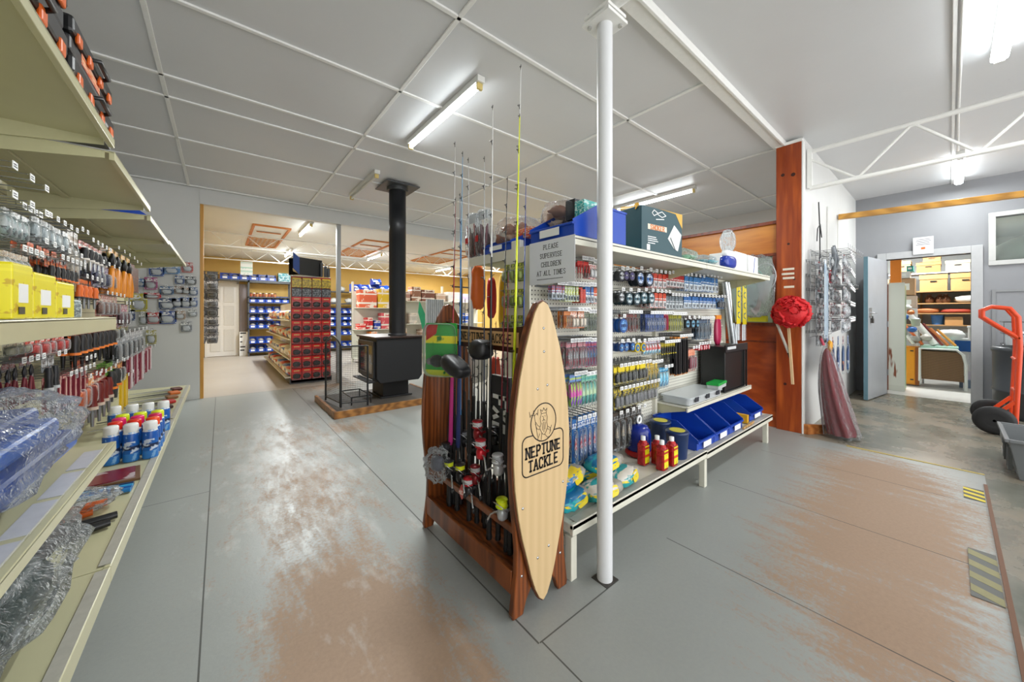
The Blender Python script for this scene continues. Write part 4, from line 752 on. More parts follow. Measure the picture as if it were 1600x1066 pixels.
GG = [ # zoom box x0,x1,y0,y1 ; kind colours n depth name cat desc row
 (-30, 60, 206, 298, 'hook', ['#b23a2a', '#dfe3e6', '#3f6fa8'], 4, 2, 'hook_packet', 'packet', 'red and white hook packet', 'second row,'),
 (50, 152, 212, 316, 'hook', ['#9bb02a', '#c9d43c', '#d8dde0', '#6f7c88'], 5, 2, 'jig_head_packet', 'packet', 'lime green packet', 'second row,'),
 (150, 190, 215, 322, 'box', ['#c8321c', '#d8452a', '#8a1c10'], 2, 2, 'red_box', 'box', 'narrow red carton', 'second row,'),
 (190, 256, 215, 325, 'hook', ['#2d6fb5', '#e8eef2', '#1e4f8c', '#9aa0a8'], 3, 2, 'swivel_packet', 'packet', 'white and blue swivel packet', 'second row,'),
 (256, 330, 222, 332, 'hook', ['#d05a22', '#e6e0d6', '#b8331c'], 3, 2, 'sinker_packet', 'packet', 'orange sinker packet', 'second row,'),
 (140, 220, 38, 150, 'tool', ['#c22822', '#d84438', '#b81e1c', '#6a2f2f'], 4, 2, 'red_float', 'float', 'slim red float', 'top row,'),
 (215, 300, 60, 160, 'blister', ['#e9e5e2', '#d8d2cf', '#c2544a', '#dcdcdc'], 3, 2, 'leader_packet', 'packet', 'pale leader packet', 'top row,'),
 (395, 440, 100, 192, 'spool', ['#3a3e44', '#dfe4ea', '#20242c', '#999999'], 1, 3, 'line_spool', 'fishing line spool', 'dark line spool', 'top row,'),
 (432, 512, 104, 190, 'spool', ['#2b2448', '#4b3f86', '#1b1830', '#c0c0d0'], 2, 3, 'line_spool', 'fishing line spool', 'violet line spool', 'top row,'),
 (515, 645, 104, 210, 'spool', ['#1e2530', '#dfe8f2', '#1f5fa8', '#2c3038'], 2, 2, 'line_spool', 'fishing line spool', 'large blue labelled spool', 'top row,'),
 (640, 760, 124, 220, 'hook', ['#d2442c', '#ecebe8', '#b52318', '#8d9196'], 4, 3, 'hook_packet', 'packet', 'red topped hook packet', 'top row,'),
 (760, 885, 134, 218, 'hook', ['#b8201c', '#e6e2de', '#9c1a16', '#6f7276'], 6, 3, 'hook_packet', 'packet', 'crimson hook packet', 'top row,'),
 (885, 1000, 148, 244, 'hook', ['#3f86c0', '#e6eef2', '#1f5a98', '#4a4d52'], 4, 3, 'swivel_packet', 'packet', 'light blue swivel packet', 'top row,'),
 (1000, 1118, 150, 252, 'hook', ['#2f78b8', '#dfe9ef', '#174e88', '#2d3036'], 5, 3, 'hook_packet', 'packet', 'blue topped hook packet', 'top row,'),
 (398, 446, 246, 350, 'spool', ['#20262c', '#e6eaee', '#3c4048', '#888888'], 1, 3, 'line_spool', 'fishing line spool', 'black rimmed line spool', 'second row,'),
 (446, 556, 250, 352, 'spool', ['#1f3a44', '#e4ecee', '#2c5866', '#223038'], 2, 3, 'line_spool', 'fishing line spool', 'teal line spool', 'second row,'),
 (556, 652, 248, 350, 'spool', ['#234650', '#e8eef0', '#2f6474', '#26343c'], 2, 3, 'line_spool', 'fishing line spool', 'deep teal spool', 'second row,'),
 (648, 758, 258, 362, 'hook', ['#d5502c', '#efe9e4', '#c03a1e', '#9aa0a2'], 4, 3, 'hook_packet', 'packet', 'orange-red hook packet', 'second row,'),
 (758, 880, 282, 372, 'hook', ['#7d8a92', '#dfe3e6', '#3f4c56', '#8d9196'], 6, 3, 'sinker_packet', 'packet', 'grey sinker packet', 'second row,'),
 (880, 1104, 286, 366, 'hook', ['#2b70b8', '#e2ebf0', '#174f8a', '#70757c'], 9, 3, 'hook_packet', 'packet', 'small blue headed packet', 'second row,'),
 (1104, 1160, 290, 366, 'blister', ['#1f4f8c', '#37383e', '#4a8ac0', '#25272c'], 3, 2, 'lure_packet', 'packet', 'dark blue lure packet', 'second row,'),
 (44, 98, 384, 502, 'lure', ['#d87a1c', '#e8a03a', '#b8521a', '#e0b060'], 4, 2, 'orange_lure', 'lure', 'amber lure card', 'third row,'),
 (94, 194, 384, 502, 'blister', ['#e0822a', '#efe8dc', '#d2601c', '#e8dccc'], 4, 2, 'bait_needle_pack', 'packet', 'orange and white pack', 'third row,'),
 (190, 296, 398, 520, 'lure', ['#5f6a55', '#3f4a3c', '#8b947c', '#2d342b'], 6, 2, 'olive_lure', 'lure', 'olive lure card', 'third row,'),
 (396, 462, 428, 548, 'spool', ['#1d4f96', '#6fa8dc', '#1a3a70', '#26466e'], 1, 2, 'line_spool', 'fishing line spool', 'bright blue spool', 'third row,'),
 (460, 556, 400, 526, 'lure', ['#2f2b2a', '#5a4c44', '#8a2a22', '#3a3532'], 5, 2, 'dark_lure', 'lure', 'dark brown lure card', 'third row,'),
 (612, 744, 404, 524, 'lure', ['#22346a', '#1a2750', '#5a76b8', '#c8ccd8'], 8, 2, 'navy_lure', 'lure', 'navy lure card', 'third row,'),
 (744, 772, 404, 515, 'strip', ['#b83a58', '#d89aa8', '#7a2038'], 2, 1, 'pink_card', 'packet', 'slim pink card', 'third row,'),
 (766, 866, 410, 520, 'lure', ['#8f8f22', '#b8b432', '#5f5f18', '#d0c850'], 7, 2, 'yellow_lure', 'lure', 'olive yellow lure card', 'third row,'),
 (866, 966, 434, 548, 'spool', ['#23282c', '#7db4d0', '#26566e', '#1b1f22'], 3, 2, 'reel_spool', 'fishing line spool', 'pale blue ringed spool', 'third row,'),
 (964, 1062, 438, 578, 'lure', ['#232a36', '#3a4654', '#5c7890', '#1a1f28'], 7, 2, 'black_lure', 'lure', 'black lure card', 'third row,'),
 (60, 200, 594, 780, 'lure', ['#5c6066', '#a8acb0', '#b8243c', '#dfe2e4'], 7, 2, 'silver_lure', 'lure', 'silver and red lure card', 'fourth row,'),
 (198, 296, 590, 768, 'lure', ['#1f5a9c', '#26304a', '#b82f4c', '#5c98cc'], 5, 2, 'blue_lure', 'lure', 'blue and red lure card', 'fourth row,'),
 (396, 512, 596, 714, 'spool', ['#173f7c', '#3f8ccc', '#14305c', '#c8d8e4'], 3, 2, 'blue_spool', 'fishing line spool', 'wide blue spool', 'fourth row,'),
 (510, 592, 596, 708, 'spool', ['#d0b81c', '#2f78b8', '#174a80', '#e0c820'], 2, 2, 'yellow_rim_spool', 'fishing line spool', 'yellow rimmed blue spool', 'fourth row,'),
 (590, 712, 586, 680, 'bag', ['#c42a24', '#e4e6e8', '#3aa8c8', '#d83a30'], 6, 1, 'squid_jig_bag', 'packet', 'red and cyan jig bag', 'fourth row,'),
 (712, 820, 600, 716, 'tool', ['#c8b420', '#e0cc2c', '#1f1f1e', '#26282a'], 7, 2, 'torch', 'torch', 'black and yellow torch', 'fourth row,'),
 (816, 910, 560, 824, 'strip', ['#1f1f20', '#e08a28', '#2c2c2e'], 6, 2, 'long_knife_card', 'knife', 'long black and orange strip', 'fourth row,'),
 (905, 960, 640, 800, 'blister', ['#5a3040', '#d87a5c', '#e8b090', '#8a3a4a'], 3, 1, 'pink_brown_card', 'packet', 'salmon coloured card', 'fourth row,'),
 (950, 1036, 612, 712, 'spool', ['#b81e30', '#e6dfe0', '#a01828', '#e8e0e2'], 5, 1, 'red_white_float', 'float', 'red and white round float', 'fourth row,'),
 (86, 170, 820, 1052, 'bag', ['#3ca8c4', '#a8d83a', '#8a3ac4', '#e85ac0'], 4, 2, 'soft_plastic_bag', 'packet', 'purple and lime lure bag', 'fifth row,'),
 (168, 296, 816, 1030, 'bag', ['#8fc8a8', '#5aa89c', '#3f8c88', '#c8e0b8'], 5, 2, 'squid_skirt_bag', 'packet', 'mint green skirt bag', 'fifth row,'),
 (396, 620, 752, 878, 'blister', ['#26262a', '#e0c81c', '#e8d020', '#26262a'], 9, 2, 'hand_reel_pack', 'packet', 'black and yellow pack', 'fifth row,'),
 (622, 700, 738, 950, 'lure', ['#c8a42a', '#2b4c5c', '#e0c040', '#3c6a78'], 4, 1, 'long_gold_lure', 'lure', 'long gold lure card', 'fifth row,'),
 (708, 772, 770, 912, 'bag', ['#3f9cc8', '#a8d8e8', '#2a78a8', '#6cc0dc'], 3, 1, 'cyan_skirt_bag', 'packet', 'cyan skirt bag', 'fifth row,'),
 (396, 680, 896, 1030, 'blister', ['#2c2c30', '#4a4a4e', '#e0c81c', '#7c7c80'], 11, 2, 'sandal_pack', 'packet', 'grey and yellow pack', 'sixth row,'),
]
for g in GG:
    a, b, t_, b_ = zc(*g[:4]); hang('y', 1.385, a, b, t_, b_, *g[4:], WP2)
hang('y', 1.36, 893, 937, 650, 724, 'lure', ['#1c6cb0', '#e0e6ea', '#1a4f94', '#c83a44'], 6, 2, 'large_squid_lure', 'lure', 'large blue squid lure card', 'lowest row,', WP2)
hang('y', 1.40, 957, 1003, 640, 700, 'lure', ['#4c4038', '#8c8f90', '#2c2826', '#b8a890'], 5, 2, 'spoon_lure', 'lure', 'brown spoon lure card', 'lowest row,', WP2)
# hooks with olive packets on the end frame facing the aisle
for i in range(3):
    for j in range(3):
        place_pack('blister', .05, .10, ['#8f9a2a', '#c4c86c', '#4c5a1c', '#7a8a2a'], 'olive_packet', 'packet', (1.235 + .0 * j, 1.44 + .06 * i, 1.52 - .14 * j), -PI / 2, 'olive packet on gondola end frame, %s row, %s from the sign' % (ORD[j], ORD[i]), 'olive packets on gondola end frame')
MB().box(Q(1.262, 1.40, 1.15), Q(1.268, 1.60, 1.56)).build('end_panel', m_creamw, wg)
# -------- paper sign
sg = thing('paper_sign', 'white paper sign asking to supervise children, taped to gondola end', 'sign', (1.252, 1.235, 1.508))
MB().box((0, -.155, -.108), (.0012, .155, .108)).build('paper_sheet', M('#dfe3ea', .6, 0, .03), sg)
mb = MB()
for i, s in enumerate(('PLEASE', 'SUPERVISE', 'CHILDREN', 'AT ALL TIMES')): word(mb, s, (-.0002, 0, .075 - .043 * i), (0, -1, 0), (0, 0, 1), (-1, 0, 0), .022, .17, .14, .4, .95)
mb.build('sign_lettering', M('#3a3c42', .6), sg)
mb = MB()
for k in range(18): mb.box((-.0008, .09 - .01 * k, -.086), (-.0002, .09 - .01 * k + .007, -.082))
mb.build('small_print', M('#5d6068', .6), sg)
# -------- goods on the top shelf
ZT = 1.619
def big_bin(loc, label, wx, dy, hz, tagz): return bin_obj('parts_bin', label, loc, wx, dy, hz, m_blue, -PI / 2)
b1 = big_bin((1.275, 1.70, ZT), 'blue bin farther along the gondola end, above the sign', .27, .36, .12, 0)
b2 = big_bin((1.275, 1.255, ZT), 'large blue bin at the gondola end beside the column top', .30, .42, .175, 0)
def lumps(name, label, cat, c, r, col, n=9, seed=1, wrap=True, accent=None):
    t = thing(name, label, cat, c)
    q = random.Random(seed)
    for k in range(n):
        p = (q.uniform(-.6, .6) * r[0], q.uniform(-.6, .6) * r[1], r[2] * q.uniform(.35, 1.25))
        MB().blob(p, r[0] * .38, r[1] * .38, r[2] * .35, seed + k, .5, 3, 12, 8).build('bagged_item', M(col[k % len(col)], .5, 0, .4, 30), t)
    if wrap: MB().blob((0, 0, r[2]), r[0], r[1], r[2], seed, .16, 3, 30, 20, .75).build('clear_bag', m_wrap, t)
    return t
lumps('bag_of_sinkers', 'clear bag of tan and white pieces heaped in the farther blue bin', 'bag', (1.45, 1.70, ZT + .03), (.15, .12, .10), ['#c9a588', '#e0d2c2', '#a8745a'], 10, 3)
lumps('bag_of_corks', 'clear bag of brown pieces heaped over the large blue bin', 'bag', (1.52, 1.36, ZT + .09), (.15, .13, .085), ['#d0a588', '#e0c4ac', '#b08068'], 12, 5)
tag(MB().box((1.36, 1.50, ZT + .075), (1.46, 1.64, ZT + .13)).build('orange_packet', PR([(0, '#d8481c'), (.7, '#e8682c')], '#f2d8c0')), 'orange packet standing in the farther blue bin', 'packet')
tag(MB().box((1.40, 1.15, ZT + .1), (1.55, 1.21, ZT + .205)).build('teal_packet', PR([(0, '#1a9c98'), (.7, '#28b0a8')], '#c8e8e0')), 'teal packet in the large blue bin by the column', 'packet')
tag(MB().box((1.43, 1.235, ZT + .13), (1.55, 1.30, ZT + .235)).build('dark_carton', M('#2b2d30', .5)), 'black carton behind the teal packet in the large blue bin', 'box')
for i, (y, l, c) in enumerate(((2.02, 'clear bag of brown worm lures, left one on the shelf end', ['#5c4038', '#7a5a50', '#8a3a34']), (1.90, 'clear bag of purple-brown lures, right one on the shelf end', ['#5a3036', '#734650', '#4a3030']))):
    t = thing('lure_bag', l, 'bag', (1.30, y - .02, ZT)); q = random.Random(i)
    for k in range(26):
        a = (q.uniform(-.03, .03), q.uniform(-.045, .045), q.uniform(.01, .03)); b = (a[0] + q.uniform(-.02, .02), a[1] + q.uniform(-.025, .025), a[2] + q.uniform(.09, .2))
        MB().tube([a, ((a[0] + b[0]) / 2 + .008, (a[1] + b[1]) / 2, (a[2] + b[2]) / 2), b], [.006, .008, .004], 6).build('worm_lure', M(c[k % 3], .4), t)
    MB().blob((0, 0, .15), .042, .062, .15, i, .05, 3, 20, 14, .55).build('clear_bag', m_wrap, t)
    MB().box((-.006, -.05, .235), (-.002, .05, .29)).build('bag_seal', GLASS('bag_top', '#ffffff', .5), t)
    MB().box((-.045, .0, .09), (-.043, .03, .13)).build('red_label', m_red, t)
# smoker carton
sm = thing('smoker_carton', 'dark teal carton with orange lettering and picture, on gondola top shelf', 'box', (1.94, 1.16, ZT), math.radians(-6))
MB().box((0, 0, 0), (.42, .27, .285)).build('carton_body', M('#12454f', .4, 0, .1), sm, bevel=.004)
mb = MB(); mb.prism([(.42, .285), (.42, .19), (.34, .285)], (0, -.001, 0), U, W, (0, .001, 0)); mb.prism([(.16, .2855), (.42, .2855), (.42, .275)], (0, -.0012, 0), U, W, (0, .001, 0)); mb.build('gold_corner', M('#d8aa3c', .4), sm)
mb = MB(); word(mb, 'SMOKER', (.155, -.0012, .163), U, W, (0, -1, 0), .026, .30, .12, .4, 1.1); mb.build('carton_lettering', M('#e6894c', .5), sm)
MB().box((.06, -.0008, .147), (.25, -.0002, .180)).build('letter_block', M('#e9e1cc', .5), sm)
MB().box((.06, -.0012, .062), (.13, -.0002, .067)).box((.06, -.0012, .10), (.14, -.0002, .105)).box((.06, -.0012, .088), (.15, -.0002, .093)).box((.06, -.0012, .076), (.16, -.0002, .081)).box((.05, -.0012, .02), (.08, -.0002, .055)).build('carton_print', m_tag, sm)
MB().prism([(.26, .11), (.33, .205), (.41, .15), (.37, .04), (.33, .05)], (0, -.0014, 0), U, W, (0, .001, 0)).build('product_picture', M('#dfe3e2', .4), sm)
MB().prism([(.285, .115), (.29, .122), (.345, .045), (.335, .045)], (0, -.0022, 0), U, W, (0, .0006, 0)).build('picture_shadow', M('#3f4a4c', .4), sm)
strk = MB(); strokes(strk, [[(.10, .25), (.12, .27), (.16, .255), (.2, .27), (.24, .25), (.2, .235), (.15, .25), (.12, .235), (.10, .25)], [(.14, .215), (.22, .225)]], (0, -.0012, 0), U, W, (0, -1, 0), .005); strk.build('fish_logo', m_tag, sm)
t = thing('yellow_strap_roll', 'yellow flagging strap lying on the left end of the teal carton', 'strap', (1.99, 1.25, ZT + .288))
MB().tube([(-.04, -.06, -.02), (.0, -.03, .016), (.05, .02, .018), (.02, .09, .02), (.1, .12, .016), (.16, .1, .014)], .016, 8).build('strap', M('#e0a818', .4), t)
tag(MB().box((1.70, 1.30, ZT), (1.78, 1.46, ZT + .2)).build('patterned_carton', PR([(0, '#223c66'), (.5, '#7a3030'), (.8, '#d8d4cc')], '#8a5a40')), 'blue and red carton just left of the teal carton', 'box')
lumps('green_wrapped_pack', 'green package in crinkled clear wrap right of the teal carton', 'packet', (2.60, 1.25, ZT + .004), (.14, .10, .05), ['#2a9c3a', '#1f7a2c', '#8cc8a0'], 7, 8)
lumps('teal_wrapped_pack', 'teal package in clear wrap on the shelf, front of the green one', 'packet', (2.88, 1.22, ZT + .004), (.15, .09, .04), ['#4ca8b8', '#a8d4d8', '#2a8c9c'], 7, 9)
wb = carton('white_carton', 'white carton with blue stripe at the right end of the top shelf', 3.72, 3.98, 1.16, 1.36, ZT, ZT + .17, m_tag, None, face='y')
MB().prism([(-.0, .01), (.012, .01), (.045, .16), (.035, .16)], (0, -.102, 0), U, W, (0, .001, 0)).build('blue_stripe', m_blue, wb)
carton('white_carton', 'plain white carton left of the striped one on the top shelf', 3.38, 3.66, 1.15, 1.36, ZT, ZT + .165, m_tag, None, face='y')
t = thing('blue_pump', 'dark blue moulded pump lying before the white cartons on top shelf', 'pump', (3.2, 1.14, ZT + .004))
MB().blob((0, 0, .05), .12, .035, .05, 2, .05, 2, 16, 10, .6).build('pump_body', M('#16349c', .25), t); MB().blob((.0, .0, .115), .09, .03, .03, 4, .05, 2, 14, 8, .6).build('pump_cap', m_tag, t)
cv = thing('wrapped_coil', 'white coil in clear wrap standing on the white cartons', 'coil', (3.5, 1.25, ZT + .168))
MB().blob((0, .0, .11), .085, .06, .11, 6, .08, 2, 22, 16).build('clear_wrap', m_wrap, cv)
for k in range(6): MB().tube([(.055 * math.cos(a), .0 + .012 * k - .03, .11 + .08 * math.sin(a)) for a in [2 * PI * i / 20 for i in range(21)]], .004, 6, False).build('coil_turn', m_tag, cv)
# -------- goods on the base shelf
ZB = .276
bp = [('#1fa0a8', '#e8d41c', '#1a6c9c'), ('#28989c', '#e0cc28', '#d8d2c8'), ('#1f78b8', '#d8cfc4', '#e0c424')]
bags = [(1.36, 1.22, 0, .2, 0, 'lower left bait bag nearest the white column foot'), (1.56, 1.18, 0, .0, 1, 'front bait bag just right of the column'), (1.80, 1.20, 0, .3, 1, 'grey-ended bait bag at right front of the heap'), (1.42, 1.38, .0, 0.1, 2, 'rear left bait bag under the hanging lures'),
        (1.66, 1.38, 0, -.2, 0, 'rear bait bag behind the column'), (1.40, 1.28, .075, .3, 2, 'bait bag stacked topmost at the left of the heap'), (1.70, 1.27, .075, .1, 0, 'teal bait bag lying on top of the heap'), (1.88, 1.36, 0, .3, 2, 'blue bait bag behind the grey-ended one')]
for i, (x, y, z, r, k, l) in enumerate(bags):
    a, b, c = bp[k]; t = thing('bait_bag', 'teal and yellow ' + l if k < 2 else 'blue and yellow ' + l, 'bag', (x, y, ZB + z), r)
    MB().blob((0, 0, .045), .115, .075, .042, i, .12, 3, 26, 16, .75).build('printed_bag', PR([(0, a), (.5, b), (.62, c)], a, .2, (3, 5, 3), .5), t)
    MB().blob((.085, -.02, .045), .05, .055, .032, i + 5, .1, 3, 16, 10, .7).build('clear_window', M('#a8a49a', .25, 0, .3, 30), t)
    MB().prism(rr(.10, .05, .02, 3), (.02, -.072, .05), (1, 0, 0), (0, .3, 1), (0, -.001, 0)).build('yellow_flash', M('#e6d01e', .3), t)
fl = thing('berley_pot', 'dark blue pot with red base and white ring handle on base shelf', 'bait pot', (2.26, 1.37, ZB))
MB().lathe([(.085, .0), (.095, .01), (.09, .035), (.08, .035)], n=24).build('red_base', m_red, fl)
MB().lathe([(.078, .03), (.08, .04), (.08, .14), (.074, .17), (.055, .2), (.03, .21), (.001, .212)], n=28).build('pot_body', M('#142a8c', .2), fl)
MB().tube([(.022 * math.cos(a), 0, .238 + .024 * math.sin(a)) for a in [2 * PI * i / 16 for i in range(17)]], .008, 8, False).build('ring_handle', m_tag, fl)
m_btl = PR([(0, '#a81c1e'), (.6, '#b8282a'), (1, '#a81c1e')], '#8c1416', .2)
for (x, y, l) in ((2.13, 1.262, 'red bottle with yellow label, rear left of the four'), (2.21, 1.21, 'red bottle with yellow label, second from the right edge of the four'), (2.15, 1.145, 'red bottle with yellow label, foremost of the four'), (2.26, 1.138, 'red bottle with yellow label, front right of the four')):
    t = thing('oil_bottle', l, 'bottle', (x, y, ZB))
    MB().prism(rr(.066, .056, .014, 4), (0, 0, 0), (1, 0, 0), (0, 1, 0), (0, 0, .135)).lathe([(.03, .135), (.022, .15), (.014, .156)], n=16).build('bottle_body', m_btl, t, bevel=.004)
    MB().lathe([(.015, .155), (.015, .18), (.001, .181)], n=14).build('white_cap', m_tag, t)
    MB().box((-.024, -.0292, .015), (.026, -.0284, .125)).build('yellow_label', PR([(0, '#e8e01e'), (.35, '#e04a20'), (.5, '#e8e01e'), (.8, '#b82a1c'), (.92, '#e8e01e')], '#c8281c', .3, (6, 6, 8), .62), t)
for (x, y, l) in ((2.55, 1.37, 'dark blue tub with yellow-topped lid behind the bottles'), (2.42, 1.18, 'dark blue tub with yellow-topped lid right of the bottles')):
    t = thing('bait_tub', l, 'tub', (x, y, ZB)); MB().lathe([(.062, 0), (.072, .16), (.076, .163), (.076, .175), (.068, .18), (.001, .18)], n=26).build('tub_body', M('#16305e', .3), t)
    MB().lathe([(.05, .181), (.05, .183)], n=20).build('lid_label', M('#d8ce48', .4), t)
for i in range(3): bin_obj('parts_bin', 'blue open bin on the base shelf, %s of the row of three' % ('left one', 'middle one', 'right one')[i], (2.77 + i * .295, 1.14, .267), .285, .33, .19, m_blue)
bin_obj('parts_bin', 'blue open bin alone at the right end of the base shelf', (3.92, 1.16, .267), .34, .32, .17, m_blue)
tag(MB().box((3.66, 1.15, .267), (3.70, 1.30, .34)).build('yellow_card', M('#e0a81c', .5)), 'yellow card standing between the blue bins', 'card')
for k in range(4): tag(MB().tube([(3.45 + .06 * k, 1.112, .275), (3.56 + .06 * k, 1.125, .275)], .008, 8).build('wooden_peg', M('#c09860', .6)), 'small wooden peg before the right blue bin, %s from the left' % ORD[k], 'peg', 'wooden pegs on the base shelf')
# -------- middle shelf
bc = thing('black_crate', 'large black plastic crate on its side on the middle shelf', 'crate', (3.74, 1.27, .546), 0)
MB().box((-.25, 0, 0), (.25, .21, .01)).box((-.25, 0, .40), (.25, .21, .41)).box((-.25, .2, .01), (.25, .21, .4)).box((-.25, 0, .01), (-.24, .2, .4)).box((.24, 0, .01), (.25, .2, .4)).build('crate_shell', M('#17191b', .35), bc, bevel=.004)
MB().box((-.245, .01, .012), (.24, .02, .35)).build('crate_base', M('#111314', .3), bc)
MB().box((-.27, -.015, .36), (.27, .0, .425)).box((.25, -.012, 0), (.268, .0, .36)).build('crate_rim', M('#1d1f21', .3), bc)
MB().box((-.24, -.018, .385), (-.04, -.0155, .41)).build('price_strip', M('#cfd2d4', .4), bc)
for z in (.1, .2, .3): MB().box((.252, .03, z), (.257, .19, z + .012)).build('crate_rib', M('#26282a', .3), bc)
og = thing('clear_organiser', 'flat clear organiser box lying on the middle shelf', 'organiser', (3.08, 1.37, .546))
MB().prism(rr(.62, .22, .03, 4), (0, 0, 0), (1, 0, 0), (0, 1, 0), (0, 0, .045)).build('organiser_base', GLASS('frosted_box', '#f0f3f4', .55, .2), og)
MB().prism(rr(.64, .24, .03, 4), (0, 0, .046), (1, 0, 0), (0, 1, 0), (0, 0, .014)).build('organiser_lid', GLASS('frosted_lid', '#f4f6f7', .6, .15), og)
for k in (-.2, 0, .2): MB().box((k - .03, -.125, .02), (k + .03, -.118, .055)).build('snap_latch', M('#3b3e44', .3), og)
gb = thing('green_lid_box', 'small clear box with bright green lid beside the black crate', 'box', (3.34, 1.30, .546), .1)
gb.location = (3.40, 1.285, .608)
MB().box((-.13, -.03, 0), (.1, .06, .028)).build('box_base', GLASS('frosted_box', '#f0f3f4', .55, .2), gb); MB().box((-.135, -.035, .028), (.105, .065, .05)).build('green_lid', M('#22a848', .35), gb, bevel=.004)
# -------- long stock leaning at the gondola end
MB().box(Q(4.09, 1.392, 1.655), Q(4.42, 1.40, 1.675)).box(Q(4.09, 1.395, 1.60), Q(4.11, 1.41, 1.66)).build('side_arm', m_creamw, wg)
for i, (x, l) in enumerate(((4.15, 'yellow long card with clear rod sleeve, left one'), (4.32, 'yellow long card with clear rod sleeve, right one'))):
    t = thing('rod_sleeve', l, 'packet', (x, 1.38, 0.98 - (.0 if i == 0 else .01)))
    MB().box((-.055, 0, .17), (.055, .003, .66)).build('yellow_card', PR([(0, '#d8c424'), (.1, '#e6d43c')], '#5a7a4a', .4, (3, 3, 7), .6), t)
    for k in range(4):
        s = MB(); strokes(s, [[(.02, .0), (-.02, .015), (-.02, .05), (.02, .06)]], (0, -.0005, .23 + .11 * k), U, W, (0, -1, 0), .012); s.build('blue_print', M('#2c6c9c', .5), t)
    MB().box((-.05, 0, 0), (.05, .01, .17)).build('clear_sleeve', m_clear, t); MB().tube([(0, .006, 0), (0, .006, .69)], .006, 8).build('rod_blank', m_steel, t)
for i, (a, b) in enumerate(((3.98, 4.24), (4.04, 4.30))): tag(MB().tube([(b, 1.43, .56), (a, 1.45, 1.58)], .03, 14).build('alloy_tube', M('#b9bec2', .22, .8)), ('left' if i == 0 else 'right') + ' shiny alloy tube leaning behind the black crate', 'tube')
t = thing('magenta_bag', 'magenta packet hung left of the alloy tubes', 'packet', (3.72, 1.42, 1.2)); MB().blob((0, 0, -.12), .06, .02, .13, 3, .1, 2, 16, 12, .6).build('bag_body', M('#a81c4c', .3), t)
MB().box((-.05, -.01, 0), (.07, .01, .04)).build('orange_header', M('#e08a28', .4), t)

# ================= ROD RACK =================
RK = thing('rod_rack', 'brown timber fishing rod rack with surfboard shaped pale end board', 'rod rack', (1.08, 1.10, 0))
m_rk = WOOD('rack_timber', '#4e2711', '#8a4a20', .3, (10, 10, 1.2), 2); m_deck = WOOD('pale_maple', '#c8ab7e', '#d2b689', .42, (12, 12, .5), 1.0); m_edge = M('#5b2c12', .35)
half = [(0, 1.312), (.03, 1.3), (.07, 1.235), (.10, 1.15), (.135, 1.02), (.16, .88), (.17, .74), (.172, .62), (.162, .48), (.148, .36), (.14, .27), (.143, .18), (.155, .09), (.165, .02), (.16, 0), (.105, 0), (.088, .05), (.055, .1), (0, .13)]
panel = half + [(-a, b) for a, b in reversed(half[1:-1])]
for y, nm in ((.02, 'front_panel'), (.83, 'rear_panel')): MB().prism(panel, (0, y, 0), U, W, (0, .028, 0)).build(nm, m_rk, RK, bevel=.006, seg=3)
dk = [(0, 1.302), (.04, 1.262), (.098, 1.228 - .02), (.118, 1.14), (.138, 1.06), (.152, .96), (.162, .84), (.163, .74), (.156, .6), (.142, .46), (.122, .34), (.095, .22), (.06, .11), (.03, .05), (0, .032)]
tk = [(0, 0), (.01, .16), (.04, .3), (.08, .42), (.16, .63), (.25, .80), (.35, .93), (.45, 1), (.52, 1), (.6, .96), (.69, .85), (.76, .73), (.83, .57), (.9, .42), (.95, .28), (.985, .14), (1, 0)]
dk = [(w_ * .163, 1.305 - t_ * 1.275) for t_, w_ in tk]; deck = dk + [(-a, b) for a, b in reversed(dk[1:-1])]
dkx = -.012
MB().prism([(a * 1.05 + dkx, .6675 + (b - .6675) * 1.012) for a, b in deck], (0, .005, 0), U, W, (0, .014, 0)).build('deck_edge', m_edge, RK)
do = MB().prism([(a + dkx, b) for a, b in deck], (0, -.004, 0), U, W, (0, .010, 0)).build('surfboard_deck', m_deck, RK, bevel=.002)
# emblem: roundel with a crowned bearded figure and trident above a lettered tablet
NZ = .745; ink = M('#1c1511', .5); N0 = (dkx, -.0045, 0)
e = MB(); circ = [(.074 * math.cos(2 * PI * i / 40), NZ + .045 + .080 * math.sin(2 * PI * i / 40)) for i in range(41)]
strokes(e, [circ], N0, U, W, Nn, .0045)
tab = [(x, y) for x, y in rr(.242, .165, .028, 5, 0, NZ - .0825)]
tabl = tab + [tab[0]]; strokes(e, [[p, q] for p, q in zip(tabl, tabl[1:]) if not (min(p[1], q[1]) > NZ - .001)], N0, U, W, Nn, .005)
strokes(e, [[(-.094, NZ), (-.064, NZ)], [(.064, NZ), (.094, NZ)]], N0, U, W, Nn, .005)
e.build('emblem_outline', ink, do)
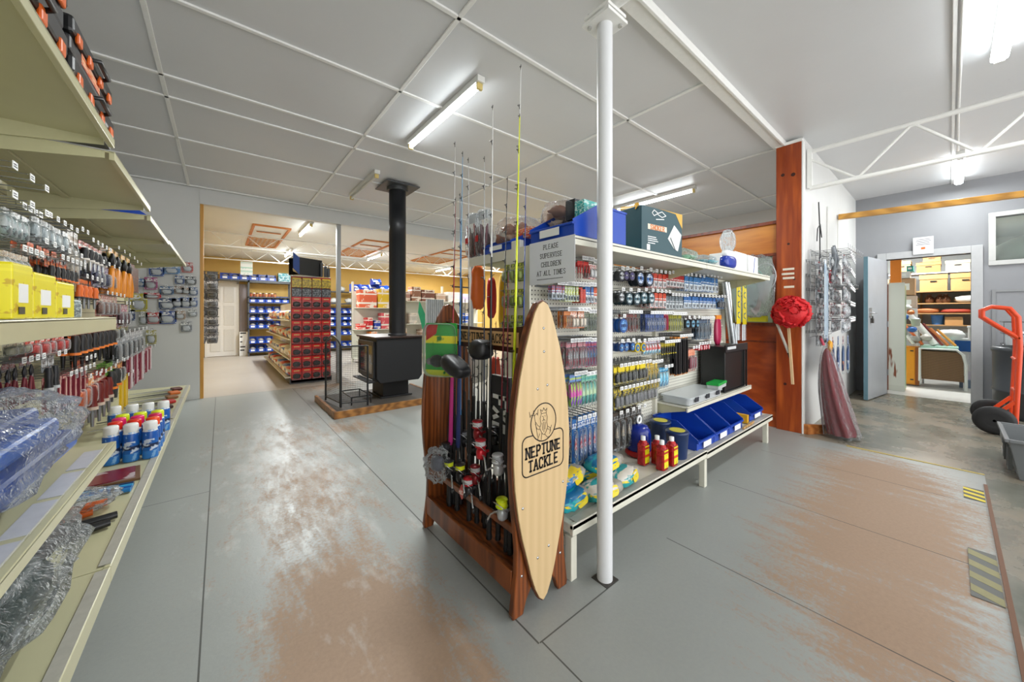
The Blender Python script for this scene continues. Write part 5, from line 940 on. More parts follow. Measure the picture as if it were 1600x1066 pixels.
# the tablet outline is broken by the roundel, so its middle top edge is left off
e = MB(); word(e, 'NEPTUNE', (dkx, -.0045, NZ - .068), U, W, Nn, .042, .27, .15, .42, .82); word(e, 'TACKLE', (dkx, -.0045, NZ - .125), U, W, Nn, .042, .27, .15, .42, .82); e.build('emblem_lettering', ink, do)
fg = [[(-.012, .102), (-.016, .118), (-.006, .110), (0, .122), (.007, .110), (.016, .118), (.013, .102), (-.012, .102)],
      [(-.013, .1), (-.018, .085), (-.014, .065), (-.02, .05), (-.012, .035), (-.004, .025), (.004, .022), (.012, .032), (.02, .048), (.015, .066), (.018, .085), (.013, .1)],
      [(-.008, .09), (-.003, .092)], [(.004, .092), (.009, .09)], [(0, .088), (-.002, .08), (.003, .079)], [(-.008, .074), (0, .077), (.008, .074)], [(-.008, .068), (-.006, .04)], [(0, .07), (.001, .032)], [(.008, .068), (.006, .042)],
      [(-.018, .055), (-.03, .062), (-.038, .075)], [(-.02, .045), (-.033, .05), (-.042, .07)], [(.02, .05), (.032, .042), (.036, .03), (.028, .02)], [(.017, .042), (.027, .036)],
      [(-.05, .12), (-.03, .02)], [(-.066, .098), (-.062, .106), (-.045, .1), (-.034, .108), (-.03, .1)], [(-.066, .098), (-.07, .118)], [(-.03, .1), (-.028, .12)],
      [(-.02, .03), (-.03, .012), (-.022, .002)], [(.006, .022), (.02, .008), (.036, .012)], [(-.01, .03), (-.012, .006)], [(.03, .03), (.04, .05)]]
e = MB(); strokes(e, [[(a * 1.18, b * 1.15 - .035 + NZ) for a, b in l] for l in fg], N0, U, W, Nn, .0019); e.build('emblem_figure', ink, do)
for (a, z) in ((.0, 1.19), (.002, 1.09), (-.035, .905 + .03), (.022, .915 + .03), (.12, .50), (-.118, .46), (-.035, .225), (.03, .25)): MB().lathe([(.006, 0), (.005, .002), (.001, .003)], (dkx + a, -.0045, z), 12, (0, -1, 0)).build('screw', m_steel, do)
for s in (-1, 1): MB().lathe([(.006, 0), (.005, .002), (.001, .003)], (s * .115, .0198, .165), 12, (0, -1, 0)).build('screw', m_steel, RK)
def R_(x, y, z): return (x - 1.08, y - 1.10, z)
MB().prism([(1.148, 1.205), (1.3, 1.187), (1.53, 1.178), (1.76, 1.187), (1.93, 1.205), (1.93, 1.06), (1.8, 1.068), (1.53, 1.07), (1.25, 1.068), (1.148, 1.04)], R_(1.06, 0, 0), (0, 1, 0), (0, 0, 1), (.018, 0, 0)).build('header_board', M('#40200f', .35), RK, bevel=.002)
hp = MB().box(R_(1.0575, 1.25, 1.095), R_(1.06, 1.80, 1.165)).build('name_plate', M('#d6ab76', .45), RK)
e = MB(); word(e, 'NEPTUNE TACKLE', R_(1.0573, 1.525, 1.13), (0, -1, 0), (0, 0, 1), (-1, 0, 0), .04, .24, .15, .42, .95); e.build('plate_lettering', ink, hp)
MB().box(R_(.955, 1.148, .10), R_(1.20, 1.93, .165)).build('base_shelf', m_rk, RK, bevel=.004)
MB().box(R_(.93, 1.148, .085), R_(.955, 1.93, .185)).build('base_rail', m_rk, RK, bevel=.004)
MB().box(R_(.955, 1.148, .318), R_(.975, 1.93, .35)).box(R_(1.16, 1.148, .318), R_(1.18, 1.93, .35)).build('grip_shelf', m_rk, RK, bevel=.004)
MB().box(R_(1.19, 1.148, .165), R_(1.2, 1.93, .3)).build('back_rail', m_rk, RK)
# -------- rods
def rod(label, pxb, tip, xb, xt, blank, upper=None, reel=None, grip='#161617', zl=.18, guides=7, thick=.0045, rz_=None, gripcol2=None, gl=.62):
    P = at_x(pxb, 760, xb); P.z = zl; T = at_x(tip[0], tip[1], xt); d = T - P; Lr = d.length; u = d.normalized()
    t = thing('fishing_rod', label, 'fishing rod', P)
    def q(f): return d * f
    g = gl / Lr
    MB().tube([u * 0.0, u * .012, u * .03], [.014, .015, .0125], 10).build('butt_cap', m_black, t)
    MB().tube([u * .03, u * .14, u * .22], [.0125, .0135, .010], 10).build('rear_grip', M(grip, .6), t)
    MB().tube([u * .22, u * .34], .008, 8).build('reel_seat', M('#3a3b3d', .3, .5), t)
    MB().tube([u * .34, u * .36, u * gl], [.009, .0125, .008], 10).build('fore_grip', M(gripcol2 or grip, .55), t)
    MB().tube([u * gl, u * (gl + (Lr - gl) * .5)], [thick, thick * .65], 8).build('rod_blank', M(blank, .25), t)
    MB().tube([u * (gl + (Lr - gl) * .5), d], [thick * .65, thick * .3], 6).build('rod_tip', M(upper or blank, .25), t)
    side = Vector((-1, -.15, 0)).normalized()
    for k in range(guides):
        f = gl + (Lr - gl) * ((k + 1) / guides) ** .8; rr_ = .011 - .008 * k / guides; c = u * f + side * (rr_ + .005) * (1 if k < guides - 1 else .4)
        a = u.cross(side).normalized(); ring = [c + (side * math.cos(2 * PI * i / 10) + a * math.sin(2 * PI * i / 10)) * rr_ for i in range(11)]
        MB().tube(ring, .0011, 5, False).tube([u * (f - .018), c - side * rr_ * .6, u * (f + .012)], .0018, 5).build('line_guide', M('#2c2d2f', .3, .6), t)
    if reel:
        cs0 = -1 if pxb > 785 else 1
        rc, lc, body, rz = reel; f = max(.10, (rz - zl) / u.z); c = u * f + side * .055
        b = MB().blob(c, .024, .02, .030, 2, .1, 2, 14, 10, .8).tube([u * f, c], [.006, .008], 8).build('reel', M(body, .3, .3), t)
        sc_ = c + Vector((-.004, -.0, .046))
        MB().lathe([(.026, 0), (.028, .004), (.021, .008), (.021, .028), (.027, .031), (.024, .036), (.001, .037)], sc_ - Vector((0, 0, .014)), 18).build('reel_spool', M(rc, .3, .2), b)
        MB().lathe([(.0235, .008), (.0245, .014), (.0235, .028)], sc_ - Vector((0, 0, .014)), 18).build('line_winding', M(lc, .5), b)
        MB().tube([c + Vector((.0, -.03, .02)), c + Vector((-.03, -.035, .05)), c + Vector((-.04, 0, .06)), c + Vector((-.03, .03, .05)), c + Vector((0, .03, .02))], .0022, 6).build('bail_arm', m_steel, b)
        MB().tube([c, c + Vector((-.01, -.04 * cs0, -.005)), c + Vector((-.02, -.06 * cs0, -.02)), c + Vector((-.025, -.075 * cs0, -.05))], .0045, 8).build('crank', M('#c8cacc', .2, .8), b)
        MB().blob(c + Vector((-.025, -.08 * cs0, -.06)), .009, .009, .014, 1, .02).build('crank_knob', m_black, b)
    return t
rod('thin white tipped rod standing at the left end of the rack', 706, (711, 225), 1.03, 1.03, '#1c1c1f', '#d8d8d6', None)
rod('rod with pink grip and red blank near the rack left end', 702, (712, 312), .99, 1.02, '#b8323c', '#8c3038', None, '#1a1a1c', gripcol2='#c02a80', gl=.95)
rod('pale blue rod beside the pink gripped one', 714, (723, 240), 1.0, 1.04, '#2f7cc0', '#6fa8d0', ('#26282a', '#e2ee1c', '#1b1b1d', .40), gripcol2='#1d2c66', gl=.9)
rod('slim blue rod with dark tip, second blue one', 720, (719, 305), 1.05, 1.06, '#3a8cc8', '#2a6ca8', None, gl=.5)
rod('grey rod with white tip and lime reel', 733, (732, 250), 1.0, 1.04, '#565a60', '#c8cacc', ('#2a2420', '#e8f01a', '#1c1c1e', .42))
rod('thin pale rod left of the white tipped tall one', 756, (757, 248), 1.05, 1.06, '#22304c', '#c0c4c8', ('#8c1c24', '#c8c8ca', '#7a1a20', .42))
rod('tall thick black rod with white upper half', 764, (770, 168), .99, 1.02, '#17181b', '#dcdcda', ('#b82430', '#d0d2d4', '#c4202c', .60), thick=.007)
rod('black rod with silver and red reel, right of the thick one', 745, (748, 560), 1.02, 1.04, '#1a1b1d', None, ('#c8202c', '#d8dadc', '#3a3a3c', .36), guides=4)
rod('slender dark red rod, left one of the red pair', 778, (793, 280), 1.02, 1.08, '#7c1c2c', '#2b2b30', None)
rod('maroon rod with short guides, right one of the red pair', 791, (794, 420), 1.0, 1.04, '#6d1530', '#8c2038', ('#d8dade', '#b8bcc0', '#c8cacc', .56))
rod('fluorescent yellow rod close to the pale board', 797, (812, 182), 1.0, 1.06, '#dff01c', '#e2ee30', ('#d8ec14', '#e8f41c', '#b0b4b8', .38), thick=.008)
rod('tallest rod, white upper half with black guides', 796, (814, 105), 1.06, 1.12, '#1d1d20', '#e2e2e0', None, thick=.007)
rod('deep blue rod leaning closest to the paper sign', 812, (822, 282), 1.10, 1.12, '#2a4fb0', '#2548a0', None)
rod('black handled rod with clipped tip at the rack centre', 738, (742, 540), 1.08, 1.08, '#26272a', None, None, guides=3)
rod('black rod with yellow winding low in the rack', 724, (727, 470), 1.10, 1.10, '#1d1e20', None, ('#1d1e20', '#d8e81c', '#1d1e20', .5), guides=4)
for px_, xb_, tz, rl_, wd_ in ((701, 1.0, 1.22, None, 'behind the pink grip, nearest the rear panel'), (709, 1.02, 1.05, ('#1c1c1e', '#2c2c30', '#1c1c1e', .47), 'with black reel near the rear panel'), (722, 1.12, 1.28, None, 'just right of the blue rods'), (736, 1.13, 1.15, ('#26262a', '#8c8f94', '#232326', .52), 'with grey spool at the rack back'),
        (751, 1.13, 1.25, ('#1d1d20', '#3c3c40', '#1a1a1c', .50), 'with black reel at the rack back'), (758, 1.03, .98, ('#a8202c', '#dcdcde', '#8c1c24', .66), 'with red reel low at the rack middle'), (772, 1.12, 1.2, ('#2a2a2e', '#c8cacc', '#2a2a2e', .48), 'with silver spool behind the thick rod'), (785, 1.12, 1.1, ('#1d1d20', '#2c2c30', '#1a1a1c', .62), 'with black reel close to the pale board')):
    tp_ = (px_ + 3, 491 - (tz - EYE) * 558 / 1.85)
    rod('short plain black rod ' + wd_, px_, tp_, xb_, xb_ + .01, '#1a1a1d', None, rl_, guides=3, gl=.5, thick=.005)
# things hung on the rods
lp = thing('headlamp_pack', 'green and yellow card pack with black headlamp hung on the rack left end', 'packet', (.955, 1.80, 1.2), -PI / 2 + .55)
MB().prism(rr(.20, .30, .012, 3, 0, -.15), (0, 0, 0), U, W, (0, .004, 0)).build('pack_card', PR([(0, '#c8d428'), (.12, '#2a9c3c'), (.62, '#e8dc1c'), (.76, '#2f9c40')], '#1f7c30', .35, (3, 3, 4), .56), lp)
MB().prism([(-.095, -.01), (-.095, -.10), (-.03, -.06), (-.02, -.01)], (0, -.002, 0), U, W, (0, .001, 0)).build('red_flash', m_red, lp)
MB().blob((-.01, -.025, -.21), .045, .022, .035, 1, .05).build('headlamp', m_black, lp); MB().lathe([(.02, 0), (.018, .01), (.001, .014)], (-.065, -.01, -.215), 14, (0, -1, 0)).build('lamp_lens', M('#8c9094', .2, .5), lp)
MB().blob((0, -.02, -.15), .098, .03, .148, 1, .01, 2, 16, 12, .35).build('clear_shell', m_clear, lp)
for (p, r, rot, l) in (((.93, 1.60, .985), (.055, .10, .04), .35, 'black padded reel cover, lower one on the rack'), ((1.0, 1.47, 1.075), (.05, .06, .05), 0, 'black padded reel cover, upper one by the name plate')):
    t = thing('reel_cover', l, 'reel cover', p, 0, rot=(rot, 0, 0)); MB().blob((0, 0, 0), *r, 4, .1, 2, 22, 14, .7).build('padded_cover', M('#16171a', .45), t); MB().blob((.01, r[1] * .75, -.01), .035, .03, .04, 3, .15).build('drawstring_end', M('#24305c', .5), t)
t = thing('boxed_reel_sleeve', 'tall black sleeve with white FX letters leaning in the rack', 'sleeve', (1.02, 1.42, .36), 0)
MB().box((.06, -.075, .12), (.085, .075, .58)).build('sleeve_body', M('#202226', .4), t)
e = MB(); word(e, 'FX', (.0595, 0, .42), (0, 0, -1), (0, -1, 0), (-1, 0, 0), .10, .3, 0, .3, .8); e.build('sleeve_lettering', m_tag, t)
MB().box((.0585, -.07, .30), (.0598, .065, .345)).build('white_price_strip', m_tag, t)
crumple('bagged_reel', 'white reel wrapped in crinkled clear bag at the rack left', (.90, 1.74, .44), .06, .075, .085, 4, m_wrap, 'plastic bag', [('wrapped_reel', (0, 0, .01), (.03, .035, .04), M('#6a6c78', .3, 0, .5, 20), 2)], .3, .9)
tag(MB().prism([(0, 0), (.028, .03), (0, .075), (-.028, .03)], (.925, 1.53, .33), (0, 1, 0), W, (.002, 0, 0)).build('price_tag', PR([(0, '#b83a34'), (.3, '#e6cfc8'), (.6, '#b83a34')], '#c85048')), 'small red diamond tag hanging below the reels', 'tag')
# ================= WOOD STOVE =================
m_stove = M('#232427', .55, .2, .1); m_char = M('#2d2e30', .4, .3, .1)
he = thing('stove_hearth', 'low hearth platform edged in timber under the black stove', 'hearth', (1.04, 4.6, 0))
MB().box((.03, .03, 0), (1.42, 1.12, .075)).build('hearth_slab', M('#4f4a44', .7, 0, .3, 12), he)
MB().box((0, 0, 0), (1.45, .035, .085)).box((0, .035, 0), (.035, 1.15, .085)).box((1.415, .035, 0), (1.45, 1.15, .085)).build('timber_edging', WOOD('hearth_pine', '#6e4520', '#b07a3e', .4, (2, 9, 9)), he, bevel=.003)
sv = thing('wood_stove', 'black wood-burning stove on pedestal with glass door facing the aisle', 'stove', (1.62, 4.85, .076))
MB().box((.10, .12, 0), (.55, .68, .02)).box((.14, .16, .02), (.51, .62, .24)).build('pedestal', m_stove, sv, bevel=.006)
MB().prism([(0, .30), (.05, .235), (.60, .235), (.65, .30), (.65, .84), (0, .84)], (0, 0, 0), U, W, (0, .80, 0)).build('firebox', m_stove, sv, bevel=.008)
MB().box((-.03, -.03, .84), (.68, .83, .865)).build('top_plate', M('#3a2a26', .4, .3, .2), sv, bevel=.006)
dr = MB().box((-.03, .06, .30), (0, .12, .80)).box((-.03, .68, .30), (0, .74, .80)).box((-.03, .12, .30), (0, .68, .36)).box((-.03, .12, .74), (0, .68, .80)).build('firebox_door', m_char, sv, bevel=.004)
MB().box((-.018, .12, .36), (-.012, .68, .74)).build('door_glass', M('#3c4044', .06, .1, .3, 3), dr)
MB().tube([(-.03, .09, .50), (-.06, .09, .52), (-.065, .09, .62)], .008, 8).build('door_handle', m_steel, dr)
MB().box((-.10, .04, .245), (0, .76, .262)).build('ash_lip', m_stove, sv, bevel=.003)
fx, fy = 2.0 - 1.62, 5.10 - 4.85
MB().lathe([(.118, .865), (.118, 2.3), (.1185, 2.3), (.1185, 2.62), (.118, 2.62), (.118, CEIL - .085)], (fx, fy, 0), 30).build('flue_pipe', M('#26272a', .45, .3, .05), sv)
MB().lathe([(.13, .866), (.13, .89), (.119, .90)], (fx, fy, 0), 30).build('flue_collar', m_stove, sv)
MB().box((fx - .24, fy - .24, CEIL - .115), (fx + .24, fy + .24, CEIL - .10)).lathe([(.15, CEIL - .16), (.15, CEIL - .115)], (fx, fy, 0), 24).build('ceiling_plate', M('#55585a', .4, .6), sv)
gd = thing('fire_screen', 'black wire fire screen standing on the hearth before the stove', 'fire screen', (1.16, 4.72, .086))
def meshpanel(nm, p, q, h, arch, par):
    p, q = Vector(p), Vector(q); d = q - p; fr = MB(); fr.tube([p, p + Vector((0, 0, h))], .012, 8).tube([q, q + Vector((0, 0, h))], .012, 8)
    top = [p + d * (i / 10) + Vector((0, 0, h + arch * math.sin(PI * i / 10))) for i in range(11)]; fr.tube(top, .010, 8).tube([p + Vector((0, 0, .05)), q + Vector((0, 0, .05))], .008, 8)
    f = fr.build(nm, m_black, par); m = MB(); n_ = 26
    for i in range(1, n_): x = i / n_; m.tube([p + d * x + Vector((0, 0, .05)), p + d * x + Vector((0, 0, h + arch * math.sin(PI * x)))], .0012, 4, False)
    for i in range(1, 30): z = .05 + (h - .05) * i / 30; m.tube([p + Vector((0, 0, z)), q + Vector((0, 0, z))], .0012, 4, False)
    m.build('wire_mesh', M('#2a2b2e', .5), f)
meshpanel('screen_panel', (0, .10, 0), (-.06, .62, 0), .78, .10, gd); meshpanel('screen_panel', (.0, .08, 0), (.30, -.0, 0), .76, .0, gd)
ts = thing('fire_tool_stand', 'low black metal stand on the hearth in front of the stove door', 'stand', (1.42, 4.85, .078))
MB().tube([(-.12, 0, .10), (.12, 0, .10), (.12, .5, .10), (-.12, .5, .10), (-.12, 0, .10)], .008, 6).tube([(-.12, 0, 0), (-.12, 0, .10)], .008, 6).tube([(.12, 0, 0), (.12, 0, .10)], .008, 6).tube([(.12, .5, 0), (.12, .5, .10)], .008, 6).tube([(-.12, .5, 0), (-.12, .5, .10)], .008, 6).build('stand_frame', m_black, ts)

# ================= RED END DISPLAY =================
rd = thing('display_gondola', 'double white gondola in the rear aisle carrying the red end display', 'shelving', (.97, 7.42, 0))
MB().box((0, 0, 0.02), (.645, .012, 1.93)).build('red_back_board', M('#a01c1a', .5), rd)
MB().box((.0, .012, 0.02), (.03, .06, 1.95)).box((.615, .012, 0.02), (.645, .06, 1.95)).build('upright', m_creamw, rd)
MB().box((.30, .06, .1), (.345, 4.2, 1.5)).build('centre_panel', m_creamw, rd)
MB().box((-.02, .0, 0), (.66, 4.2, .09)).build('plinth', M('#3e3f42', .5), rd)
for z in (.10, .42, .78, 1.12): MB().box((-.08 if z < .2 else -.02, .07, z), (.30, 4.2, z + .02)).build('side_shelf', m_creamw, rd, bevel=.003)
for z in (.10, .42, .78, 1.12): MB().box((.345, .07, z), (.68, 4.2, z + .02)).build('side_shelf', m_creamw, rd, bevel=.003)
rown = ['topmost yellow', 'second, black', 'third', 'fourth', 'fifth', 'sixth', 'seventh', 'eighth', 'lowest']
cz = [1.90, 1.72, 1.56, 1.345, 1.13, .915, .70, .485, .27]; chh = [.17, .15, .20, .20, .20, .20, .20, .20, .20]
for r in range(9):
    for c in range(4):
        if r == 0: k, cols, nm = 'box', ['#c8a81c', '#e0c424', '#7a6a1c'], 'yellow_pack'
        elif r == 1: k, cols, nm = 'box', ['#2a2c30', '#44484e', '#8a8d92'], 'black_pack'
        else: k, cols, nm = 'tool_card', None, 'red_tool_card'
        x = .97 + .082 + c * .16; z = cz[r]; l = '%s pack, %s column from left, %s row of red display' % (('yellow', 'black')[r] if r < 2 else 'red carded tool', ORD[c], rown[r] if r > 1 else rown[r].split(',')[0].split()[0])
        if k == 'box': place_pack('box', .148, chh[r], cols, nm, 'packet', (x, 7.38, z), 0, l, nm.replace('_', ' ') + 's on the red display')
        else:
            if ('rd' not in PROTO):
                t = thing(nm, l, 'packet', (x, 7.39, z)); MB().box((-.074, -.004, -.20), (.074, 0, 0)).build('red_card', PR([(0, '#8c1614'), (.1, '#e0201c'), (.82, '#ee2c24'), (.88, '#d81c1a')], '#c01818', .3, (5, 5, 5), .6), t)
                MB().box((-.045, -.0055, -.045), (.045, -.0045, -.025)).build('gold_print', M('#d8b070', .4), t)
                MB().blob((0, -.016, -.13), .06, .012, .045, 3, .4, 3, 14, 8, .8).build('steel_tool', M('#3c3230', .3, .5, .4, 40), t)
                MB().box((-.07, -.03, -.195), (.07, -.005, -.06)).build('clear_shell', m_clear, t); PROTO['rd'] = t; KIDS[t.name] = list(t.children); t['group'] = 'red carded tools on the red display'
            else: dup(PROTO['rd'], (x, 7.39, z), (0, 0, rnd.uniform(-.04, .04)), l, 'red carded tools on the red display')
bx = thing('open_black_carton', 'open black carton lying on its side atop the red display', 'carton', (1.19, 7.50, 1.951), .5)
MB().box((-.20, -.14, 0), (.26, .14, .01)).box((-.20, -.14, .30), (.26, .14, .31)).box((-.2, -.14, .01), (.26, -.13, .30)).box((-.2, .13, .01), (.26, .14, .30)).box((.25, -.13, .01), (.26, .13, .30)).build('carton_shell', m_black, bx)
MB().blob((-.08, 0, .12), .12, .11, .09, 3, .2).build('packed_goods', PR([(0, '#d8d4c8'), (.5, '#2c4c9c')], '#e8e0d0', .4), bx)
MB().prism([(0, 0), (-.12, .1), (-.12, .38), (0, .30)], (-.2, -.14, 0), (1, 0, 0), W, (0, .004, 0)).build('blue_flap', M('#2a4a90', .4), bx)
for i, (x, h) in enumerate(((1.47, .26), (1.54, .20), (1.59, .17))): tag(MB().box((x - .022, 7.46, 1.951), (x + .022, 7.56, 1.951 + h)).tube([(x, 7.5, 1.951 + h), (x + .01, 7.5, 1.951 + h + .05)], .008, 6).build('black_tool_case', m_black, bevel=.004), 'black tool case standing right of the open carton, %s tallest' % ('the', 'second', 'third')[i], 'tool case')
# goods on the left-facing shelves behind the display
q = random.Random(11); cg = ['#d8d4cc', '#c8c4bc', '#e0a878', '#c04a34', '#e4e0d6', '#b8b0a4', '#4a6aa8']; cgn = ['pale grey', 'stone grey', 'peach', 'rust red', 'off-white', 'taupe', 'blue']
for zi, z in enumerate((.12, .44, .80, 1.14)):
    for k in range(8):
        y = 7.66 + k * .46; s = q.randrange(7)
        t = thing('stock_packet', '%s packet on %s shelf behind the red display, %s along the aisle' % (cgn[s], ('floor-level', 'second', 'third', 'top')[zi], ORD[k]), 'packet', (1.06 - (.03 if zi == 0 else 0), y, z), q.uniform(-.2, .2))
        MB().blob((0, 0, .09), .10, .17, .09, k + zi * 9, .15, 3, 14, 10, .6).build('packet_body', PR([(0, cg[s]), (.45, cg[(s + 2) % 7]), (.75, cg[s])], cg[(s + 3) % 7], .3, (4, 4, 4), .52), t)
        MB().box((-.101, -.05, .06), (-.097, .05, .11)).build('packet_label', m_tag, t)
# ---- black goods hung on the left wall of the rear room
BACK['x'] = -.38
for r in range(8):
    z = 2.02 - r * .165
    for y, yn in ((8.5, 'nearest'), (9.1, 'middle'), (9.7, 'farthest')):
        for k in range(2):
            dark = r in (0, 2, 4); c = ['#2c2d30', '#45474b', '#1c1d1f'] if dark else ['#5a5b60', '#a9a9ac', '#3a3a40']
            place_pack('blister', .15, .15, c, 'dark_carded_tool', 'packet', (-.29 + .17 * k, y, z), rnd.uniform(-.1, .1), '%s carded tool on rear left wall, %s row, %s bracket, %s' % ('black' if dark else 'grey', ORD[r], yn, ('by the wall', 'outer')[k]), 'carded tools on the rear left wall')
for y, yn in ((8.5, 'nearest'), (9.1, 'middle'), (9.7, 'farthest')):
    t = thing('wall_bracket', 'black bracket holding carded tools on rear left wall, %s' % yn, 'bracket', (-.378, y + .01, .8))
    m = MB().box((0, 0, 0), (.02, .02, 1.3))
    for r in range(8): m.box((.02, 0, 2.02 - r * .165 - .8), (.35, .008, 2.03 - r * .165 - .8))
    m.build('bracket_arm', m_black, t)
for k in range(2): tag(MB().tube([(-.32 + .02 * k, 8.35 + .5 * k, .25), (-.34, 8.35 + .5 * k, .75)], .012, 6).build('black_rod', m_black), 'thin black rod hanging low on the rear left wall, %s one' % ('nearer', 'farther')[k], 'rod')
ps_ = tag(MB().box((.34, 10.0, 2.13), (.56, 10.003, 2.43)).build('paper_notice', PR([(0, '#dfe8e4'), (.2, '#b8d4c8'), (.35, '#e6ece8'), (.5, '#a8cfc0'), (.6, '#e2e9e6'), (.85, '#c8d8d0')], '#b0c4bc', .5, (12, 3, 12), .6)), 'pale green and white notice hanging from the rear ceiling', 'notice')
for s in (.36, .54): MB().tube([(s, 10.0, 2.43), (s, 10.0, BCEIL)], .001, 4).build('hanging_thread', m_wire, ps_)
# ---- trellis hatches in the rear ceiling
m_tr = M('#c87c3a', .5)
for i, (x0, x1, y0, y1, l) in enumerate(((.46, 1.08, 8.2, 10.8, 'orange timber trellis hatch in the rear ceiling, left of three'), (2.5, 3.2, 8.3, 10.9, 'orange timber trellis hatch in the rear ceiling, middle of three'), (4.6, 5.6, 8.2, 10.7, 'orange timber trellis hatch in the rear ceiling, right of three'))):
    t = thing('ceiling_hatch', l, 'ceiling hatch', (x0, y0, BCEIL - .03)); a, b = x1 - x0, y1 - y0
    MB().box((0, 0, 0), (a, .04, .03)).box((0, b - .04, 0), (a, b, .03)).box((0, .04, 0), (.04, b - .04, .03)).box((a - .04, .04, 0), (a, b - .04, .03)).build('hatch_frame', m_tr, t)
    lt = MB(); n_ = 7
    for k in range(-9, 10):
        for s in (1, -1):
            # diagonal laths clipped to the far half of the opening
            pts = []
            for j in range(41):
                f = j / 40; x = .04 + (a - .08) * f; y = b * .62 + (k * .16) + s * f * (a - .08)
                if b * .52 < y < b - .05: pts.append((x, y, .012))
            if len(pts) > 2: lt.bar(pts[0], pts[-1], .016, .008)
    lt.build('trellis_lath', M('#d29a5e', .5), t)
    MB().box((.1, b * .25, .008), (a - .1, b * .25 + .05, .02)).build('hatch_batten', m_tr, t)
# ================= REAR WALL =================
dd = struct('door_2', MB().box((-.36, 13.55, 0), (-.30, 13.6, 2.2)).box((.37, 13.55, 0), (.43, 13.6, 2.2)).box((-.36, 13.55, 2.17), (.43, 13.6, 2.23)), M('#d8d6d0', .4))
MB().box((-.30, 13.565, .01), (.37, 13.6, 2.17)).build('door_leaf', M('#dcdad6', .4), dd)
for (x0, x1) in ((-.24, .0), (.07, .31)):
    for (z0, z1) in ((.15, .8), (.92, 1.5), (1.6, 2.05)): MB().box((x0, 13.555, z0), (x1, 13.566, z1)).build('door_moulding', M('#cfcdc8', .4), dd, bevel=.008)
tag(MB().box((.44, 13.50, 0), (.62, 13.58, 2.15)).build('grey_curtain', M('#8c8488', .6)), 'grey-brown panel beside the white rear door', 'panel')
t = thing('printed_carton', 'white printed carton standing against the rear grey panel', 'box', (.53, 13.42, 0)); MB().box((-.1, -.03, 0), (.1, .03, .72)).build('carton_body', m_tag, t)
for z, w_ in ((.66, .14), (.55, .05), (.4, .05), (.25, .12), (.15, .1)): MB().box((-.08, -.032, z), (-.08 + w_, -.030, z + .04)).build('carton_print', M('#2c2d30'), t)
m_sf = M('#4c4f54', .45, .3)
BIN = {}
def sbin(loc, w_, d_, h_, label, group, m=None, rz=0):
    k = (w_, d_, h_, id(m))
    if k not in BIN:
        t = thing('parts_bin', label, 'parts bin', loc, rz, group); a = w_ / 2
        mb = MB().box((-a, 0, 0), (a, d_, .006)).box((-a, d_ - .006, .006), (a, d_, h_)).box((-a, 0, .006), (a, .006, h_ * .45))
        for s in (-1, 1): mb.prism([(0.006, .006), (d_ - .006, .006), (d_ - .006, h_), (d_ * .4, h_), (.006, h_ * .45)], (s * (a - .003) - .003, 0, 0), (0, 1, 0), W, (.006, 0, 0))
        mb.build('bin_shell', m or m_blue, t); MB().box((-a * .5, -.003, h_ * .12), (a * .5, -.001, h_ * .36)).build('bin_label', m_tag, t)
        MB().blob((0, d_ * .5, h_ * .42), a * .8, d_ * .36, h_ * .3, 2, .3, 3, 12, 8).build('bin_contents', M('#b8b4ac', .5, 0, .6, 40), t)
        BIN[k] = t; KIDS[t.name] = list(t.children); return t
    return dup(BIN[k], loc, (0, 0, rz), label, group)
def rack(name, label, x0, x1, y, zs, top, depth=.4):
    t = thing(name, label, 'shelving', (x0, y, 0)); L_ = x1 - x0
    for x in (0, L_ - .04): 
        for yy in (0, depth - .04): MB().box((x, yy, 0), (x + .04, yy + .04, top)).build('rack_post', m_sf, t)
    for z in zs: MB().box((0, 0, z - .03), (L_, depth, z)).build('rack_shelf', m_sf, t)
    return t
rack('metal_shelving', 'grey metal shelving with blue bins right of the white rear door', .62, 1.72, 13.1, (.12, .83, 1.29, 1.60, 2.22), 2.25)
MB().bar((.9, 13.09, 1.27), (1.25, 13.09, .86), .03).bar((1.45, 13.08, 1.27), (1.2, 13.08, .86), .03).build('cross_brace', m_black)
bpy.data.objects['cross_brace'].parent = bpy.data.objects['metal_shelving']; bpy.data.objects['cross_brace'].location = (-.62, -13.1, 0)
for zi, (z, nm) in enumerate(((.12, 'lowest'), (.37, 'second lowest'), (.83, 'low middle'), (1.06, 'middle'), (1.29, 'upper middle'), (1.60, 'upper'))):
    for k in range(5):
        if nm in ('lowest', 'second lowest') and k > 2: continue
        if nm == 'middle' and k in (3,): continue
        if nm == 'low middle' and False: continue
        sbin((.74 + .205 * k, 13.12, z), .19, .30, .20, 'blue bin, %s from the rear door in %s tier of shelving' % (ORD[k], nm), 'bins by the rear door')
for k in range(9):
    t = thing('jar', 'small rust-brown jar on upper rear shelf, %s from the door' % ORD[k], 'jar', (.70 + .075 * k, 13.18, 1.89)); MB().lathe([(.03, 0), (.032, .06), (.026, .09)], n=12).build('jar_body', M(('#a8502c', '#8a3c24', '#c07a4c')[k % 3], .4), t); MB().lathe([(.028, .09), (.028, .115), (.001, .116)], n=12).build('jar_lid', m_tag if k % 2 else m_black, t)
MB().box((.0, 0, 1.74), (1.1, .4, 1.77)).build('jar_shelf', m_sf, bpy.data.objects['metal_shelving'])
for k in range(9): bpy.data.objects['jar' + ('' if k == 0 else '.%03d' % k)].location.z = 1.775
MB().box((-.30, 0, 0), (1.75, .3, .04)).build('over_door_shelf', m_sf, bpy.data.objects['metal_shelving']).location = (-.62 + .0, 0, 2.22)
for k in range(6): sbin((.09 + .225 * k, 13.12, 2.262), .215, .30, .20, 'blue bin on the high shelf over the rear door, %s from left' % ORD[k], 'bins over the rear door')
